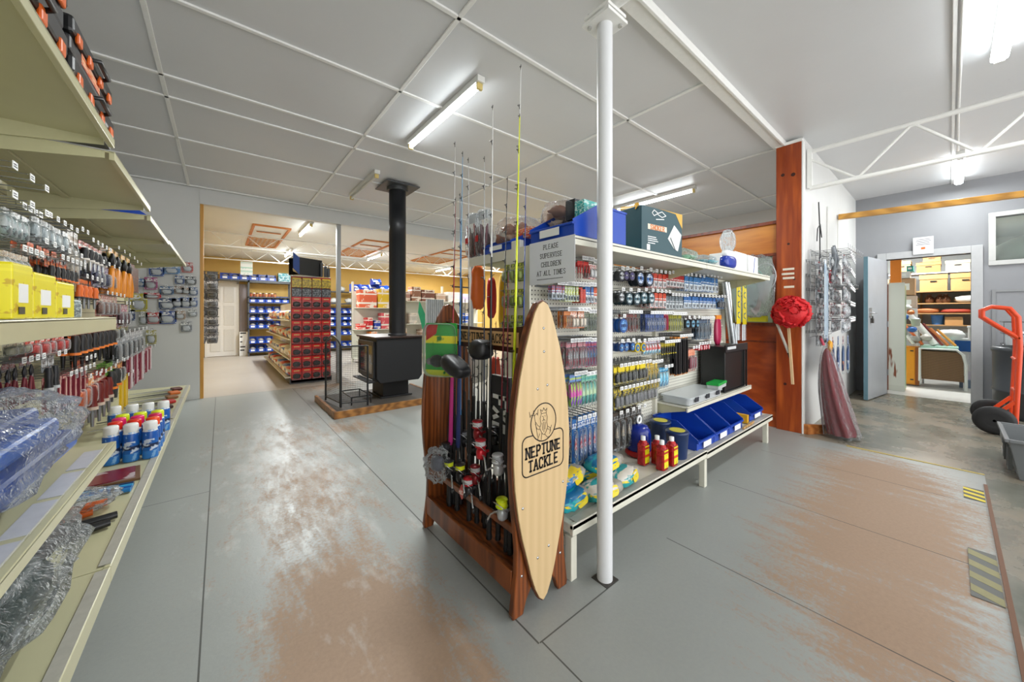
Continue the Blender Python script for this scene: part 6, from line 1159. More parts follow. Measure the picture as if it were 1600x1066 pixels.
tag(MB().box((1.38, 13.1, 2.262), (1.78, 13.35, 2.52)).build('teal_box', PR([(0, '#1a7c8c'), (.6, '#2a9cac')], '#c8dce0')), 'teal box at the right end of the high rear shelf', 'box')
rack('metal_shelving', 'grey metal shelving with blue bins seen between display and stove', 2.35, 3.85, 13.05, (.12, .55, .86, 1.20, 1.62, 2.02), 2.05)
for zi, (z, nm) in enumerate(((.12, 'lowest'), (.55, 'second'), (.86, 'third'), (1.06, 'fourth'), (1.20 + .08, 'fifth'))):
    for k in range(7): sbin((2.48 + .205 * k, 13.07, z), .19, .30, .20 if z != 1.28 else .18, 'blue bin, %s from left, %s tier behind red display' % (ORD[k], nm), 'bins behind the red display')
for k in range(6):
    t = thing('white_bag', 'white bag on the upper shelves behind the red display, %s from left' % ORD[k], 'bag', (2.5 + .24 * k, 13.25, 2.02 if k % 2 else 1.62)); MB().blob((0, 0, .09), .12, .12, .09, k, .3, 3, 14, 10).build('bag_body', M('#d8d8d4', .5), t); MB().box((-.05, -.115, .05), (.05, -.11, .11)).build('bag_label', M('#c4ccd4'), t)
rack('bin_tower', 'narrow tower of dark blue bins left of the flue', 3.9, 4.42, 12.6, (.4, .7, 1.0, 1.3, 1.6, 1.9), 2.0)
for z in (.4, .7, 1.0, 1.3, 1.6):
    for k in range(2): sbin((4.03 + .24 * k, 12.62, z), .22, .30, .22, 'dark blue bin in narrow tower, %s column, %s' % (('left', 'right')[k], {.4: 'lowest', .7: 'second tier', 1.0: 'third tier', 1.3: 'fourth tier', 1.6: 'topmost'}[z]), 'bins in the narrow tower', m_navy)
# ---- gondola of boxes behind the flue
gb2 = thing('box_gondola', 'cream gondola stacked with orange and yellow boxes behind the stove', 'shelving', (2.65, 9.5, 0))
MB().box((0, .35, .1), (3.9, .39, 1.85)).build('centre_panel', m_creamw, gb2)
for x in (0, 1.3, 2.6, 3.86): MB().box((x, .33, 0), (x + .04, .41, 2.1)).build('upright', m_creamw, gb2)
for z, x0, x1 in ((.12, 0, 3.9), (.55, .1, 3.9), (.86, 0, 1.3), (.98, 1.35, 3.9), (1.42, .05, 1.3), (1.62, 1.35, 3.9)): MB().box((x0, .0, z - .02), (x1, .35, z)).build('box_shelf', m_creamw, gb2, bevel=.003)
BX = [(2.74, 3.18, 1.42, .46, '#d8603c', 'pink and orange open carton', 'lit'), (3.22, 3.60, 1.42, .50, '#e0b82c', 'yellow and white carton', ''), (3.30, 3.62, .86, .42, '#d0525a', 'pink-red carton', ''), (2.92, 3.08, .86, .30, '#c01c24', 'red stack of cups', ''),
      (3.12, 3.28, .86, .22, '#1c3ca0', 'blue bundle', ''), (3.0, 3.2, .55, .24, '#e07a28', 'orange box', ''), (2.72, 2.90, .86, .14, '#d8342c', 'flat red box', ''), (4.15, 4.42, 1.62, .40, '#9a6a50', 'brown patterned carton', ''), (4.45, 4.85, 1.62, .33, '#7c4a38', 'dark brown carton', ''),
      (3.72, 4.1, 1.62, .26, '#b48878', 'rose brown carton', ''), (4.1, 4.3, .98, .3, '#c8c0b4', 'stone coloured box', ''), (4.4, 4.6, .55, .26, '#a08470', 'tan box', ''), (4.9, 5.2, 1.62, .25, '#c8a890', 'beige carton', ''), (5.3, 5.7, 1.62, .30, '#e4e2de', 'white carton', ''), (5.75, 6.2, 1.62, .26, '#c8b8d8', 'lilac carton', ''),
      (4.0, 4.3, .12, .3, '#8c3a30', 'maroon box', ''), (3.7, 3.95, .98, .35, '#a87858', 'cinnamon box', ''), (3.75, 4.0, .55, .3, '#c89878', 'peach box', ''), (5.0, 5.3, .98, .3, '#2c5cb8', 'blue box', ''), (5.4, 5.7, .98, .28, '#d8d8dc', 'pale box', ''), (5.8, 6.2, .98, .3, '#2c5cb8', 'deep blue box', '')]
for (x0, x1, z, h, c, l, _) in BX:
    t = thing('stock_box', '%s on the gondola behind the stove, %s' % (l, 'upper shelf' if z > 1.3 else 'lower shelf'), 'box', ((x0 + x1) / 2, 9.53, z)); a = (x1 - x0) / 2
    MB().box((-a, 0, 0), (a, .28, h)).build('box_body', PR([(0, c), (.2, '#e6ded2'), (.3, c), (.72, '#e8dcd0'), (.8, c)], '#e8d8c8', .4, (5, 5, 6), .55), t, bevel=.004)
    MB().box((-a * .5, -.003, h * .4), (a * .5, -.001, h * .62)).build('box_label', M(c), t)
for k in range(6): sbin((2.8 + .24 * k, 9.95, 1.86 + .0 * k), .22, .3, .2, 'blue bin on top behind the orange cartons, %s from left' % ORD[k], 'blue bins behind the orange cartons')
sbin((3.35, 9.97, 2.062), .22, .3, .17, 'blue bin stacked on top of the others by the flue', 'blue bins behind the orange cartons')
MB().box((0.05, .40, 1.83), (1.5, .80, 1.855)).build('box_shelf', m_creamw, gb2)
rp = thing('ribbed_panel', 'grey ribbed panel standing behind the rod rack surfboard tip', 'panel', (4.3, 8.9, .0)); mb = MB()
for k in range(9): mb.tube([(.06 * k, 0, 0), (.06 * k, 0, 1.65)], .03, 6)
mb.build('ribbed_sheet', M('#a8adb0', .4, .2), rp); MB().prism([(0, .1), (.0, .75), (-.16, 1.1), (-.2, .8)], (-.05, 0, .5), U, W, (0, .01, 0)).build('green_flag', M('#2c9c6c', .5), rp)
cs = thing('black_stand', 'tall black cross-armed display stand behind the rods', 'stand', (5.2, 8.6, 0)); MB().tube([(0, 0, 0), (0, 0, 2.25)], .03, 8).build('stand_pole', m_black, cs); MB().tube([(-.3, 0, 2.0), (.3, 0, 2.0)], .02, 8).build('cross_arm', m_black, cs)
# bright goods hung on the back side of the white gondola, seen between the rods
for i, (x, z, w_, h_, c, l) in enumerate(((1.36, 1.58, .10, .30, '#e06a1c', 'orange hooded safety vest hung behind the rods'), (1.47, 1.50, .06, .28, '#c42018', 'red strap bundle hung behind the rods'), (1.58, 1.55, .07, .45, '#e0c01c', 'yellow strap bundle hung behind the rods'), (1.70, 1.45, .10, .35, '#d8d8d4', 'white packet hung behind the rods'),
        (1.36, 1.02, .16, .24, '#dcdcd8', 'white roll standing behind the rod rack'), (1.50, .95, .08, .34, '#c03a20', 'red packet hung low behind the rod rack'), (1.62, 1.0, .12, .40, '#d8d4c8', 'cream packet hung low behind the rod rack'))):
    t = thing('hanging_goods', l, 'packet', (x, 2.03, z)); MB().blob((0, 0, -h_ / 2), w_ / 2, .03, h_ / 2, i, .12, 2.5, 14, 12, .6).build('goods_body', M(c, .5, 0, .25, 14), t); MB().tube([(0, 0, -.005), (0, -.01, .02), (0, -.03, .025)], .003, 6).build('hanger', m_wire, t)
# ================= GOODS BY THE POST =================
nb = thing('red_net_ball', 'big bright red bundle of netting hung on the timber post', 'net', (4.53, 1.03, 1.27))
m_net = M('#d8121c', .6, 0, .35, 60, .5)
mb = MB(); mb.blob((0, 0, 0), .145, .145, .150, 3, .10, 4, 40, 28)
q = random.Random(5)
mb.build('net_core', m_net, nb)
for k in range(26):
    a = Vector((q.uniform(-1, 1), q.uniform(-1, 1), q.uniform(-1, 1))).normalized(); b = a.orthogonal().normalized(); c = a.cross(b); r = q.uniform(.05, .12); o = a * math.sqrt(max(.001, .155 ** 2 - r * r)); w_ = q.uniform(.016, .03)
    m = MB(); n_ = 28
    m.sheet(lambda u, v: o + (b * math.cos(2 * PI * u) + c * math.sin(2 * PI * u)) * (r + .006 * math.sin(u * 60 + k)) + a * (v * w_ + .005 * math.sin(u * 44)) - a * .01, n_, 2)
    m.build('net_fold', m_net, nb, solid=.002)
lnd = thing('wooden_dowel', 'pale wooden dowel hanging straight below the red net', 'dowel', (4.55, 1.02, .53)); MB().bar((0, .0, 0), (0, .035, .60), .022).build('dowel_rod', M('#d9b88c', .6), lnd)
lnd = thing('net_handle', 'pale handle slanting left of the red net bundle', 'handle', (4.56, 1.04, .80)); MB().tube([(0, 0, 0), (0, .16, .48)], .013, 8).build('handle_tube', M('#c8c6bc', .4), lnd); MB().tube([(0, 0, 0), (0, .015, .05)], .015, 8).build('handle_grip', m_black, lnd)
# landing nets in clear bags on the partition
ln = thing('bagged_landing_nets', 'landing nets with teal mesh in large clear bag on the partition', 'bag', (4.62, 1.36, 1.86))
MB().blob((0, 0, -.30), .05, .17, .34, 3, .12, 3, 24, 20, .7).build('clear_bag', m_wrap, ln)
for k, (y, c) in enumerate(((-.08, '#c8cacc'), (.03, '#8fc8bc'), (.0, '#d89aa0'))):
    MB().tube([(0, y + .10 * math.cos(a), -.2 - .06 * k + .15 * math.sin(a)) for a in [2 * PI * i / 20 for i in range(21)]], .005, 6, False).build('net_hoop', M(c, .3), ln)
    MB().sheet(lambda u, v: Vector((-.01 - .03 * v, y + .09 * (1 - v * .6) * math.cos(PI * u), -.2 - .06 * k - .28 * v + .02 * math.sin(9 * u))), 14, 10).build('net_mesh', GLASS('mesh_%d' % k, c, .6, .5), ln)
tag(MB().box((4.66, 1.28, 1.165), (4.72, 1.46, 1.23)).build('yellow_packet', M('#e2dc28', .4)), 'yellow packet on the partition sill under the bagged nets', 'packet')
# wire rack on the white wall beside the post
wr = thing('wire_rack', 'chrome wire rack hung on the white wall right of the timber post', 'rack', (4.95, .96, 1.0))
fr = MB()
for z in (0, .2, .4, .6, .8, .95): fr.tube([(0, 0, z), (1.1, 0, z)], .004, 6)
for x in (0, .27, .55, .82, 1.1): fr.tube([(x, 0, 0), (x, 0, .95)], .004, 6)
fr.build('wire_grid', m_steel, wr)
for zb_, dp in ((.93, .30), (.55, .26), (.18, .24)):
    m = MB()
    for k in range(9): m.tube([(.04 + .12 * k, 0, zb_), (.04 + .12 * k, -dp, zb_), (.04 + .12 * k, -dp, zb_ + .05)], .003, 5)
    for yy in (-.1, -.2, -dp): m.tube([(.04, yy, zb_), (1.0, yy, zb_)], .003, 5)
    m.build('wire_shelf', m_steel, wr)
bh = thing('black_hook', 'curly black wire hanging high on the white wall', 'hook', (5.25, .94, 2.2)); MB().tube([(0, 0, .32), (.0, -.01, .0), (.01, -.01, -.35)], .006, 6).tube([(-.25, -.03, -.16), (-.22, -.03, -.02), (-.1, -.03, .05), (0, -.02, -.02), (.03, -.02, -.08)], .005, 6).build('wire', m_black, bh)
cs_ = [['#b9bcc0', '#e4e6e8', '#8c8f94', '#d8dadc'], ['#a02830', '#d8dadc', '#4a4c50', '#c8cacc'], ['#46484c', '#a8aaae', '#c8cacc', '#808286'], ['#d8d8d4', '#c4c6ca', '#7a3a3c', '#9a9ca0']]
BACK['y'] = .95
for r in range(5):
    z = 1.88 - .17 * r
    for k in range(6):
        x = 4.98 + .17 * k
        for j in range(2):
            place_pack('lure', .075, .15, cs_[(r + k) % 4], 'metal_lure', 'lure', (x, .70 + .09 * j + .015 * k, z), rnd.uniform(-.3, .3), 'metal lure pack on chrome rack, row %s, hook %s from post, %s' % (ORD[r], ORD[k], ('front', 'rear')[j]), 'metal lures on the chrome rack')
        place_hook((x, .66 + .015 * k, z + .004), 0, .29 - .015 * k, 'chrome hook on wire rack, row %s down, %s from the post' % (ORD[r], ORD[k]), 'hooks on the chrome rack', 'chrome_hook')
for r in range(6):
    for k in range(5):
        x = 4.79 + .12 * k; z = 1.80 - .15 * r
        place_pack('lure' if (r + k) % 3 else 'tool', .07, .14, cs_[(r * 2 + k) % 4], 'metal_tackle', 'tackle', (x, .875, z), rnd.uniform(-.1, .1), 'steel tackle pack close to wall by the post, row %s, %s from post' % (ORD[r], ORD[k]), 'steel tackle close to the wall')
        place_hook((x, .85, z + .004), 0, .11, 'short chrome hook by the post, row %s, %s from post' % (ORD[r], ORD[k]), 'short chrome hooks by the post', 'chrome_hook')
m_ball = M('#e2e4e6', .08, 1.0, .0)
for r in range(5):
    for k in range(6):
        t = thing('chrome_jig', 'shiny chrome jig dangling at hook end, row %s, %s from post' % (ORD[r], ORD[k]), 'lure', (4.98 + .17 * k, .64 + .015 * k, 1.895 - .17 * r), 0, 'chrome jigs on the rack')
        MB().blob((0, 0, -.012), .014, .010, .014, 1, .1, 2, 10, 8).build('jig_head', m_ball, t); MB().blob((.012, 0, -.035), .007, .006, .018, 2, .1, 2, 8, 6).build('jig_blade', m_ball, t)
for k in range(5): place_pack('bag', .12, .42, [['#2c5c9c', '#3a6aa8', '#c8ccd0', '#1f3f78'], ['#d8dade', '#2c4c7c', '#c87a4c', '#3a5c8c']][k % 2], 'blue_tackle_bag', 'packet', (4.98 + .15 * k, .82 - .02 * k, 1.0), .1, 'tall blue tackle bag under the chrome rack, %s from the post' % ORD[k], 'tackle bags under the chrome rack')
for k in range(2): place_pack('strip', .09, .8 - .1 * k, ['#c8d4dc', '#e4e8ea', '#7a9ab8'], 'long_clear_pack', 'packet', (4.765 + .06 * k, .80, 1.80 - .1 * k), 0, 'long pale narrow pack beside the timber post, %s' % ('left one', 'right one')[k], 'long packs beside the post')
t = thing('grey_pliers', 'large grey scissors-like tool upright in the chrome rack', 'tool', (5.0, .78, 1.62)); MB().tube([(0, 0, 0), (.02, -.02, .2), (.0, 0, .34)], [.02, .03, .015], 8).build('tool_body', M('#8c9298', .3, .4), t); MB().tube([(.06, 0, 0), (.07, -.02, .22), (.05, 0, .36)], [.012, .02, .012], 8).build('tool_arm', M('#5c6268', .35, .4), t)
t = thing('yellow_lure_pack', 'yellow lure pack hanging near the red net bag top', 'packet', (4.86, .78, .98)); MB().blob((0, 0, -.06), .05, .02, .06, 2, .3).build('lure_body', M('#d89a1c', .4), t)
# dark red netting in a clear sack slumping to the floor
nt = thing('netting_sack', 'long clear sack of dark red netting slumped beside the post foot', 'sack', (4.86, .74, .0))
def sack(rx, ry, lift, top, seed, am):
    def f(u, v):
        z = lift + (top - lift) * v; w_ = (1 - v) ** .55 * .95 + .05; off = (1 - v) ** 1.5
        k = 1 + am * mnoise.noise(Vector((math.cos(2 * PI * u) * 2.5, math.sin(2 * PI * u) * 2.5, v * 2 + seed))) + am * .6 * math.sin(u * 2 * PI * 9 + v * 3)
        return Vector((-.04 + .10 * off + rx * w_ * k * math.cos(2 * PI * u), .06 - .10 * off + ry * w_ * k * math.sin(2 * PI * u), z))
    return f
MB().sheet(sack(.16, .115, .03, .90, 3, .12), 60, 26).build('red_netting', M('#8a1626', .5, 0, .6, 30, .6), nt)
MB().sheet(sack(.20, .145, .012, .95, 8, .10), 70, 30).build('clear_sack', m_wrap, nt)
MB().tube([(-.06, .08, .93), (-.07, .1, 1.0)], .012, 8).build('sack_tie', M('#c8445c', .5), nt)
tag(MB().prism([(0, 0), (.42, 0), (.42, .075), (.06, .10), (0, .10)], (4.72, .93, 0), (.85, -.5, 0), W, (.0, .04, 0)).build('timber_offcut', WOOD('offcut_pine', '#8a4a1c', '#b9763c', .45, (3, 3, 12))), 'timber offcut on the floor at the foot of the netting sack', 'timber')
t = thing('wall_strip', 'narrow white strip with black wire on wall above the rack', 'strip', (5.9, .975, 1.0)); MB().box((0, -.01, 0), (.02, 0, 1.6)).build('strip_body', m_white, t)
# notice above the door
t = thing('door_notice', 'white paper notice taped above the storeroom doorway', 'notice', (8.045, .25, 2.14)); MB().box((0, -.1, 0), (.002, .1, .25)).build('paper_sheet', M('#dfe0e2', .6), t)
for k, (z, w_) in enumerate(((.21, .13), (.185, .15), (.16, .12), (.135, .14))): MB().box((-.002, -w_ / 2, z), (0, w_ / 2, z + .008)).build('notice_print', M('#6c6e74'), t)
MB().box((-.002, -.02, .07), (0, .02, .10)).build('orange_mark', m_orange, t)
t.location = (8.04, .25, 2.14)
# ================= TROLLEY, TOTE, DRUM =================
tr = thing('hand_trolley', 'orange-red hand trolley with black wheels beside the doorway', 'hand trolley', (6.3, -.42, 0), 0)
m_tr2 = M('#e0481c', .35)
for x in (0, .36):
    MB().tube([(x, 0, .04), (x, -.03, .9), (x, -.02, 1.22), (x, .03, 1.31), (x, .14, 1.33), (x, .20, 1.29), (x, .20, 1.22), (x, .10, 1.12), (x, -.03, 1.0)], .02, 10).build('side_rail', m_tr2, tr)
    MB().bar((x, 0, .35), (x, .16, .14), .03).build('axle_bracket', m_tr2, tr)
for z in (.12, .45, .78, 1.0): MB().tube([(0, -.01, z), (.36, -.01, z)], .015, 8).build('cross_bar', m_tr2, tr)
MB().tube([(.18, -.01, .1), (.18, -.03, 1.0)], .014, 8).build('centre_rail', m_tr2, tr)
MB().box((0, -.24, .015), (.36, 0, .025)).build('toe_plate', m_tr2, tr)
MB().tube([(-.10, .13, .145), (.46, .13, .145)], .012, 8).build('axle', m_steel, tr)
for x in (-.10, .40):
    wl = MB().lathe([(.06, -.03), (.115, -.035), (.14, -.02), (.145, 0), (.14, .02), (.115, .035), (.06, .03)], (x + .03, .13, .145), 30, (1, 0, 0)).build('wheel_tyre', M('#1a1a1b', .6), tr)
    MB().lathe([(.062, -.02), (.03, -.03), (.03, .03), (.062, .02)], (x + .03, .13, .145), 20, (1, 0, 0)).build('wheel_rim', M('#8c2c14', .4), wl)
tt = thing('grey_tote', 'open grey plastic tote on the concrete at right photo edge', 'tote', (4.93, -.53, 0), 0)
def frame_box(a0, b0, a1, b1, h, th):
    m = MB(); o = [(-a0, -b0, 0), (a0, -b0, 0), (a0, b0, 0), (-a0, b0, 0), (-a1, -b1, h), (a1, -b1, h), (a1, b1, h), (-a1, b1, h)]
    i = [(-a0 + th, -b0 + th, th), (a0 - th, -b0 + th, th), (a0 - th, b0 - th, th), (-a0 + th, b0 - th, th), (-a1 + th, -b1 + th, h), (a1 - th, -b1 + th, h), (a1 - th, b1 - th, h), (-a1 + th, b1 - th, h)]
    f = [(3, 2, 1, 0), (0, 1, 5, 4), (1, 2, 6, 5), (2, 3, 7, 6), (3, 0, 4, 7), (8, 9, 10, 11)] + [(8 + a, 8 + d, 8 + c, 8 + b) for a, b, c, d in ((0, 1, 5, 4), (1, 2, 6, 5), (2, 3, 7, 6), (3, 0, 4, 7))] + [(4, 5, 13, 12), (5, 6, 14, 13), (6, 7, 15, 14), (7, 4, 12, 15)]
    return m.add(o + i, f)
m_tote = M('#74787a', .45)
frame_box(.27, .20, .33, .25, .30, .006).build('tote_body', m_tote, tt, bevel=.01)
MB().box((-.35, -.27, .285), (.35, -.25, .31)).box((-.35, .25, .285), (.35, .27, .31)).box((-.35, -.25, .285), (-.33, .25, .31)).box((.33, -.25, .285), (.35, .25, .31)).build('tote_rim', m_tote, tt, bevel=.004)
for s in (-1, 1): MB().box((-.10, s * .255 - .012, .22), (.10, s * .255 + .012, .285)).build('handle', M('#686c6e', .45), tt, bevel=.006)
MB().box((-.08, .262, .13), (.08, .264, .16)).build('moulded_mark', M('#d0d2d2', .4), tt)
for x in (-.2, -.1, .1, .2): MB().box((x - .01, .225, .05), (x + .01, .248, .22)).build('tote_rib', m_tote, tt)
dr_ = thing('grey_drum', 'tall dark grey plastic drum behind the hand trolley', 'drum', (7.55, -.72, 0)); MB().lathe([(.36, .0), (.38, .02), (.385, .3), (.395, .31), (.395, .33), (.385, .34), (.385, .78), (.4, .80), (.4, .84), (.37, .85)], n=36).build('drum_body', M('#3e4246', .35), dr_)
MB().lathe([(.37, .85), (.3, .87), (.001, .872)], n=36).build('drum_lid', M('#33373a', .35), dr_); MB().box((-.36, .05, .35), (-.392, .18, .58)).build('drum_label', M('#8c9094', .5), dr_)
wb_ = thing('wire_basket', 'dark wire basket with pale jars standing on the grey drum', 'basket', (7.55, -.66, .875))
m = MB()
for z in (0, .14, .28): m.tube([(-.25, -.25, z), (.25, -.25, z), (.25, .25, z), (-.25, .25, z), (-.25, -.25, z)], .006, 6)
for k in range(7): m.tube([(-.25, -.25 + .083 * k, 0), (-.25, -.25 + .083 * k, .28)], .004, 5)
m.build('basket_wire', M('#6c6e70', .3, .6), wb_)
for k in range(5):
    t = thing('glass_jar', 'pale jar in the wire basket on the drum, %s from the doorway' % ORD[k], 'jar', (7.36, -.46 - .095 * k, .88)); MB().lathe([(.035, 0), (.038, .1), (.028, .13)], n=14).build('jar_body', GLASS('jar_glass', '#e8ecec', .6), t); MB().lathe([(.03, .13), (.03, .16), (.001, .161)], n=14).build('jar_lid', m_tag, t)
# ================= STOREROOM =================
gs = thing('green_cabinet', 'tall pale green chipped cabinet just inside the storeroom', 'cabinet', (8.55, .42, 0)); 
MB().box((0, .04, .02), (.30, .34, 1.72)).build('cabinet_body', M('#a8c49a', .4, 0, .15, 5), gs, bevel=.006)
MB().box((-.02, .04, .0), (0, .22, 1.76)).build('cabinet_side', PR([(0, '#c0c4b8'), (.05, '#c8ccc0')], '#7a4428', .5, (3, 3, 5), .62), gs); MB().box((-.03, .22, .0), (.0, .36, 1.74)).build('brown_edge', M('#7a4024', .6), gs)
MB().box((.3, .03, .9), (.36, .05, .95)).build('cabinet_handle', m_steel, gs)
tag(MB().box((8.52, .50, 1.765), (8.62, .62, 2.25)).build('orange_board', M('#e0801c', .5)), 'orange board standing on top of the green cabinet', 'board')
tag(MB().tube([(8.95, .36, 1.05), (8.95, .36, 1.17)], [.045, .06], 14).build('putty_pot', M('#b8bcac', .5)), 'small pale pot fixed at the green cabinet side', 'pot')
oc = thing('orange_door_panel', 'orange-yellow cabinet standing on the storeroom floor', 'cabinet', (9.35, .34, 0)); MB().box((0, 0, .02), (.28, .23, .68)).build('cabinet_body', M('#d98a1e', .4), oc, bevel=.004); MB().box((-.012, .05, .04), (0, .22, .66)).build('cabinet_door', M('#e0921e', .4), oc)
for z in (.1, .6): MB().box((-.016, .06, z), (-.011, .10, z + .02)).build('hinge', m_black, oc)
MB().box((-.012, .0, .02), (.0, .04, .68)).build('dark_edge', M('#8a4a14', .5), oc)
wk = thing('wicker_basket', 'brown wicker bassinet with white curved frame in storeroom', 'basket', (9.35, -.09, 0))
def wick():
    m, t = newmat('brown_wicker', .6); o = t.coords('Object'); wv = t.new('ShaderNodeTexWave'); wv.bands_direction = 'Z'; wv.inputs['Scale'].default_value = 22; t.l.new(o, wv.inputs[0]); wv2 = t.new('ShaderNodeTexWave'); wv2.bands_direction = 'Y'; wv2.inputs['Scale'].default_value = 26; t.l.new(o, wv2.inputs[0])
    f = t.m('MULTIPLY', wv.outputs['Fac'], wv2.outputs['Fac']); t.l.new(t.ramp(f, [(0, lin('#4e3620')), (.6, lin('#94724c'))]), t.p.inputs['Base Color']); t.bump(f, .4); return m
pf = [(.40, .14), (.40, .62), (.02, .62), (-.03, .56), (-.05, .45), (-.055, .14)]
MB().prism(pf, (0, 0, 0), (0, 1, 0), W, (.5, 0, 0)).build('wicker_body', wick(), wk)
MB().tube([(-.01, .42, .10), (-.01, .42, .66), (-.01, .02, .66), (-.01, -.05, .58), (-.01, -.075, .42), (-.01, -.075, .0)], .018, 8).build('white_frame', M('#dde0dc', .4), wk)
MB().box((0, .0, .66), (.5, .41, .70)).build('pale_green_top', M('#a8d0c0', .5), wk)
for x, y in ((.02, -.06), (.46, -.06), (.46, .40)): MB().tube([(x, y, 0), (x, y, .2)], .016, 8).build('leg', m_steel, wk)
su = thing('storeroom_shelving', 'timber shelving full of cartons on the storeroom back wall', 'shelving', (10.45, -.9, 0))
for z in (1.05, 1.27, 1.46, 1.69, 2.04): MB().box((0, 0, z - .02), (.5, 2.2, z)).build('shelf_board', M('#b48a5a', .5) if z < 2 else m_tag, su)
for y in (0, 1.25, 2.18): MB().box((.45, y, 0), (.49, y + .03, 2.3)).build('shelf_upright', M('#a07c50'), su)
MB().box((.5, 0, .9), (.52, 2.2, 1.7)).build('shelf_back', M('#b4b0a8'), su)
kc = '#c0905a'
SB = [(.02, .38, 1.69, .31, kc, 'tan archive carton, lower row left'), (-.36, -.0, 1.69, .31, '#cf9f64', 'tan archive carton with handle slot, lower row right'), (.10, .42, 2.04, .20, '#b07c44', 'brown flat carton, upper row left'), (-.24, .06, 2.04, .20, '#d8c8b0', 'pale carton, upper row centre'), (-.52, -.27, 2.04, .25, '#9c54b8', 'purple box, upper row right'),
      (.48, .74, 2.04, .26, '#c89a60', 'tan carton high at the upper left'), (.45, .80, 1.69, .26, '#c0946c', 'brown carton behind white stack, lower row'), (-.58, -.40, 1.69, .30, '#c89860', 'tan carton at far right, lower row'), (.10, .34, 2.245, .11, '#b8864c', 'thin carton on top of the upper row')]
for (y0, y1, z, h, c, l) in SB:
    t = thing('archive_carton', l + ' of storeroom shelves', 'carton', (10.47, (y0 + y1) / 2, z)); a = (y1 - y0) / 2 - .01; MB().box((0, -a, 0), (.4, a, h * .8)).build('carton_body', M(c, .6), t); MB().box((-.01, -a - .006, h * .72), (.41, a + .006, h)).build('carton_lid', M(c, .55, 0, .06), t); MB().box((-.012, -.04, h * .55), (-.0005, .04, h * .62)).build('handle_slot', m_black, t)
for k, (y, z, c, l, s) in enumerate(((-.33, 1.46, '#e2e0dc', 'white cushion on the storeroom shelf', (.16, .28, .07)), (.28, 1.27, '#c87a4a', 'orange-brown cloth heap on storeroom shelf', (.15, .16, .05)), (-.08, 1.27, '#c04a34', 'red cloth heap on storeroom shelf', (.15, .2, .04)), (.50, 1.46, '#8c8a3c', 'green and brown helmet heap on storeroom shelf', (.14, .12, .07)))):
    t = thing('cloth_heap', l, 'cloth', (10.62, y, z)); MB().blob((0, 0, s[2]), *s, k, .15, 3, 18, 12, .7).build('cloth_body', M(c, .7, 0, .3, 14), t)
for k, y in enumerate((.2, .0, .07)): t = thing('brown_jug', 'dark brown jug on the storeroom shelf, %s' % ('left one', 'right one', 'middle one')[k], 'jug', (10.6, y + .05, 1.46)); MB().lathe([(.04, 0), (.065, .04), (.06, .1), (.025, .14), (.03, .17)], n=16).build('jug_body', M('#5a3620', .4), t); MB().tube([(-.05, 0, .04), (-.08, 0, .09), (-.03, 0, .14)], .008, 6).build('jug_handle', M('#5a3620', .4), t)
tag(MB().lathe([(.07, 0), (.085, .17), (.09, .18)], (10.6, .15, 1.05), 18).build('blue_bucket', M('#3a70b0', .4)), 'blue bucket on the lowest storeroom shelf', 'bucket')
tag(MB().box((10.5, -.15, 1.05), (10.8, .06, 1.20)).build('brown_carton', M(kc, .6)), 'small brown carton right of the blue bucket', 'carton')
for (y0, y1, z, h, c, l) in ((-.55, -.18, 0, .30, '#dcd6e6', 'clear tub with lilac goods, lowest of the right stack'), (-.56, -.2, .30, .30, '#e2e6ea', 'clear tub with white goods, second of the right stack'), (-.6, -.05, .602, .22, '#1e64b8', 'wide blue crate in the right stack'), (-.56, -.2, .825, .22, '#e4e2de', 'white box above the blue crate'), (-.55, -.24, 1.05, .2, '#d8dadc', 'white box with red panel right of the shelves'), (-.55, -.24, 1.255, .13, '#dcdcd8', 'white flat box topmost of the right stack')):
    t = thing('stacked_tub', l, 'tub', (9.95, (y0 + y1) / 2, z)); a = (y1 - y0) / 2; MB().box((0, -a, 0), (.35, a, h - .012)).build('tub_body', M(c, .35, 0, .25, 12), t, bevel=.008); MB().box((-.01, -a - .008, h - .03), (.36, a + .008, h - .002)).build('tub_lid', M('#e6e8ea', .35), t)
    if 'red' in l: MB().box((-.002, -a, .02), (-.0, a * .3, .14)).build('red_panel', m_red, t)
t = thing('white_sack', 'white sack slumped on the blue crate in the storeroom', 'sack', (9.9, .0, .80)); MB().blob((0, 0, .09), .16, .17, .09, 4, .2, 3, 20, 14).build('sack_body', m_tag, t)
tag(MB().box((9.75, -.22, 0), (9.9, -.10, .13)).build('grey_blue_box', M('#6f8196')), 'small grey-blue box on the floor right of the bassinet', 'box')
for k, (a, b, c, r, l) in enumerate((((9.5, .16, .72), (9.7, .50, 1.30), '#dcdcd8', .045, 'thick white roll leaning in the storeroom'), ((9.45, .3, .72), (9.6, .52, 1.05), '#d86a2c', .02, 'orange tube leaning left of the white roll'), ((9.5, .02, .72), (9.6, .22, 1.0), '#c8743c', .022, 'orange-brown tube leaning at centre'), ((9.5, -.06, .72), (9.62, .14, .98), '#d8963c', .018, 'yellow-brown tube leaning at centre'), ((9.42, .40, .72), (9.5, .56, 1.0), '#e4e4e0', .02, 'white tube leaning at the left'), ((9.5, .08, .72), (9.66, .30, 1.08), '#7a2c28', .016, 'maroon tube leaning behind the orange ones'))):
    tag(MB().tube([a, b], r, 12).build('leaning_tube', M(c, .5)), l, 'tube')
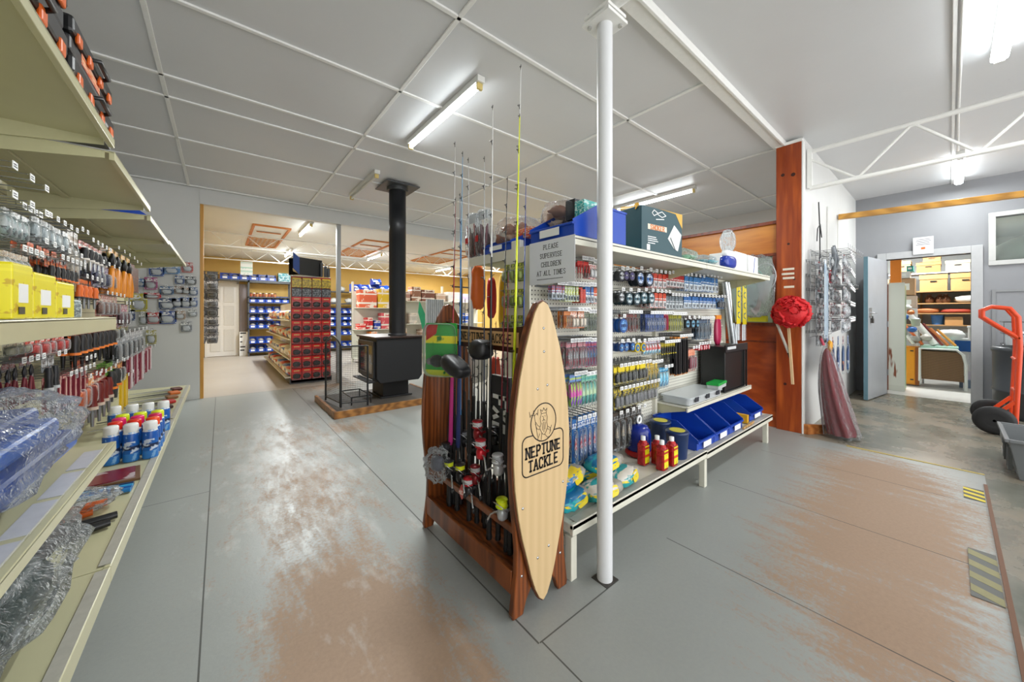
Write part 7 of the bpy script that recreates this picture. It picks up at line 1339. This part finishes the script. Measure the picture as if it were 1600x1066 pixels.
for k, (p, r, c, l) in enumerate((((9.55, .50, 1.36), .07, '#dcdedc', 'white helmet on the heap at the storeroom left'), ((9.45, .52, 1.2), .06, '#2c64b8', 'blue ball on the heap at storeroom left'), ((9.5, .44, 1.28), .05, '#d87a3c', 'orange plush item on the storeroom heap'), ((9.5, .38, 1.14), .055, '#d4e0ea', 'pale blue item on the storeroom heap'), ((9.42, .42, .98), .06, '#3468b4', 'blue cup shape on the storeroom heap'), ((9.5, .26, .84), .07, '#c8c0b8', 'grey cloth lump on the storeroom heap'), ((9.5, .40, .80), .08, '#b8b4b0', 'stone coloured lump at the heap base'))):
    t = thing('heap_item', l, 'clutter', p); MB().blob((0, 0, 0), r, r, r * .8, k, .25, 3, 16, 12).build('item_body', M(c, .5, 0, .3, 20), t)
for k, (y0, y1, z, h, c, l) in enumerate(((.40, .72, 1.60, .30, '#c8a07c', 'carton of brown goods in clear wrap, upper left'), (.38, .70, 1.36, .22, '#d8c0b0', 'pale wrapped carton below it, upper left'), (.46, .70, 1.91, .12, '#e4e6e8', 'white flat carton on the upper left stack'), (.42, .50, 2.035, .09, '#1c9c98', 'small teal box on the upper left stack'))):
    t = thing('wrapped_carton', l + ' of storeroom', 'carton', (9.7, (y0 + y1) / 2, z)); a = (y1 - y0) / 2; MB().box((0, -a, 0), (.35, a, h)).build('carton_body', M(c, .5, 0, .3, 10), t); MB().box((-.004, -a * .6, h * .3), (0, a * .6, h * .7)).build('carton_label', m_tag, t)
st_ = thing('stack_stand', 'white shelf unit under the wrapped cartons in the storeroom', 'shelving', (9.7, .38, 0)); MB().box((0, 0, 1.33), (.36, .36, 1.357)).build('stand_top', m_tag, st_)
for x, y in ((0, 0), (.33, 0), (0, .33), (.33, .33)): MB().box((x, y, 0), (x + .03, y + .03, 1.33)).build('stand_leg', m_tag, st_)
# hazard tape on the floor strip
def hazard(x0, x1, y0, y1, n_, l, a, b):
    t = thing('hazard_tape', l, 'tape', (x0, y0, .0021)); L_ = x1 - x0; h = y1 - y0
    MB().box((0, 0, 0), (L_, h, .0008)).build('tape_base', a, t); m = MB(); s = L_ / n_
    for k in range(n_): m.prism([(k * s, 0), (k * s + s * .5, 0), (min(L_, k * s + s * .9), h), (k * s + s * .4, h)], (0, 0, .0008), (1, 0, 0), (0, 1, 0), (0, 0, .0006))
    m.build('tape_stripe', b, t)
hazard(3.92, 4.17, -.15, -.06, 3, 'short black and yellow hazard tape on the floor near the tote', M('#3c3c34', .5), M('#d8c41c', .5)); hazard(2.58, 3.1, -.15, -.06, 4, 'worn grey and yellow hazard tape at the floor edge', M('#5a5c58', .5), M('#8f8a5c', .5, var=.3))
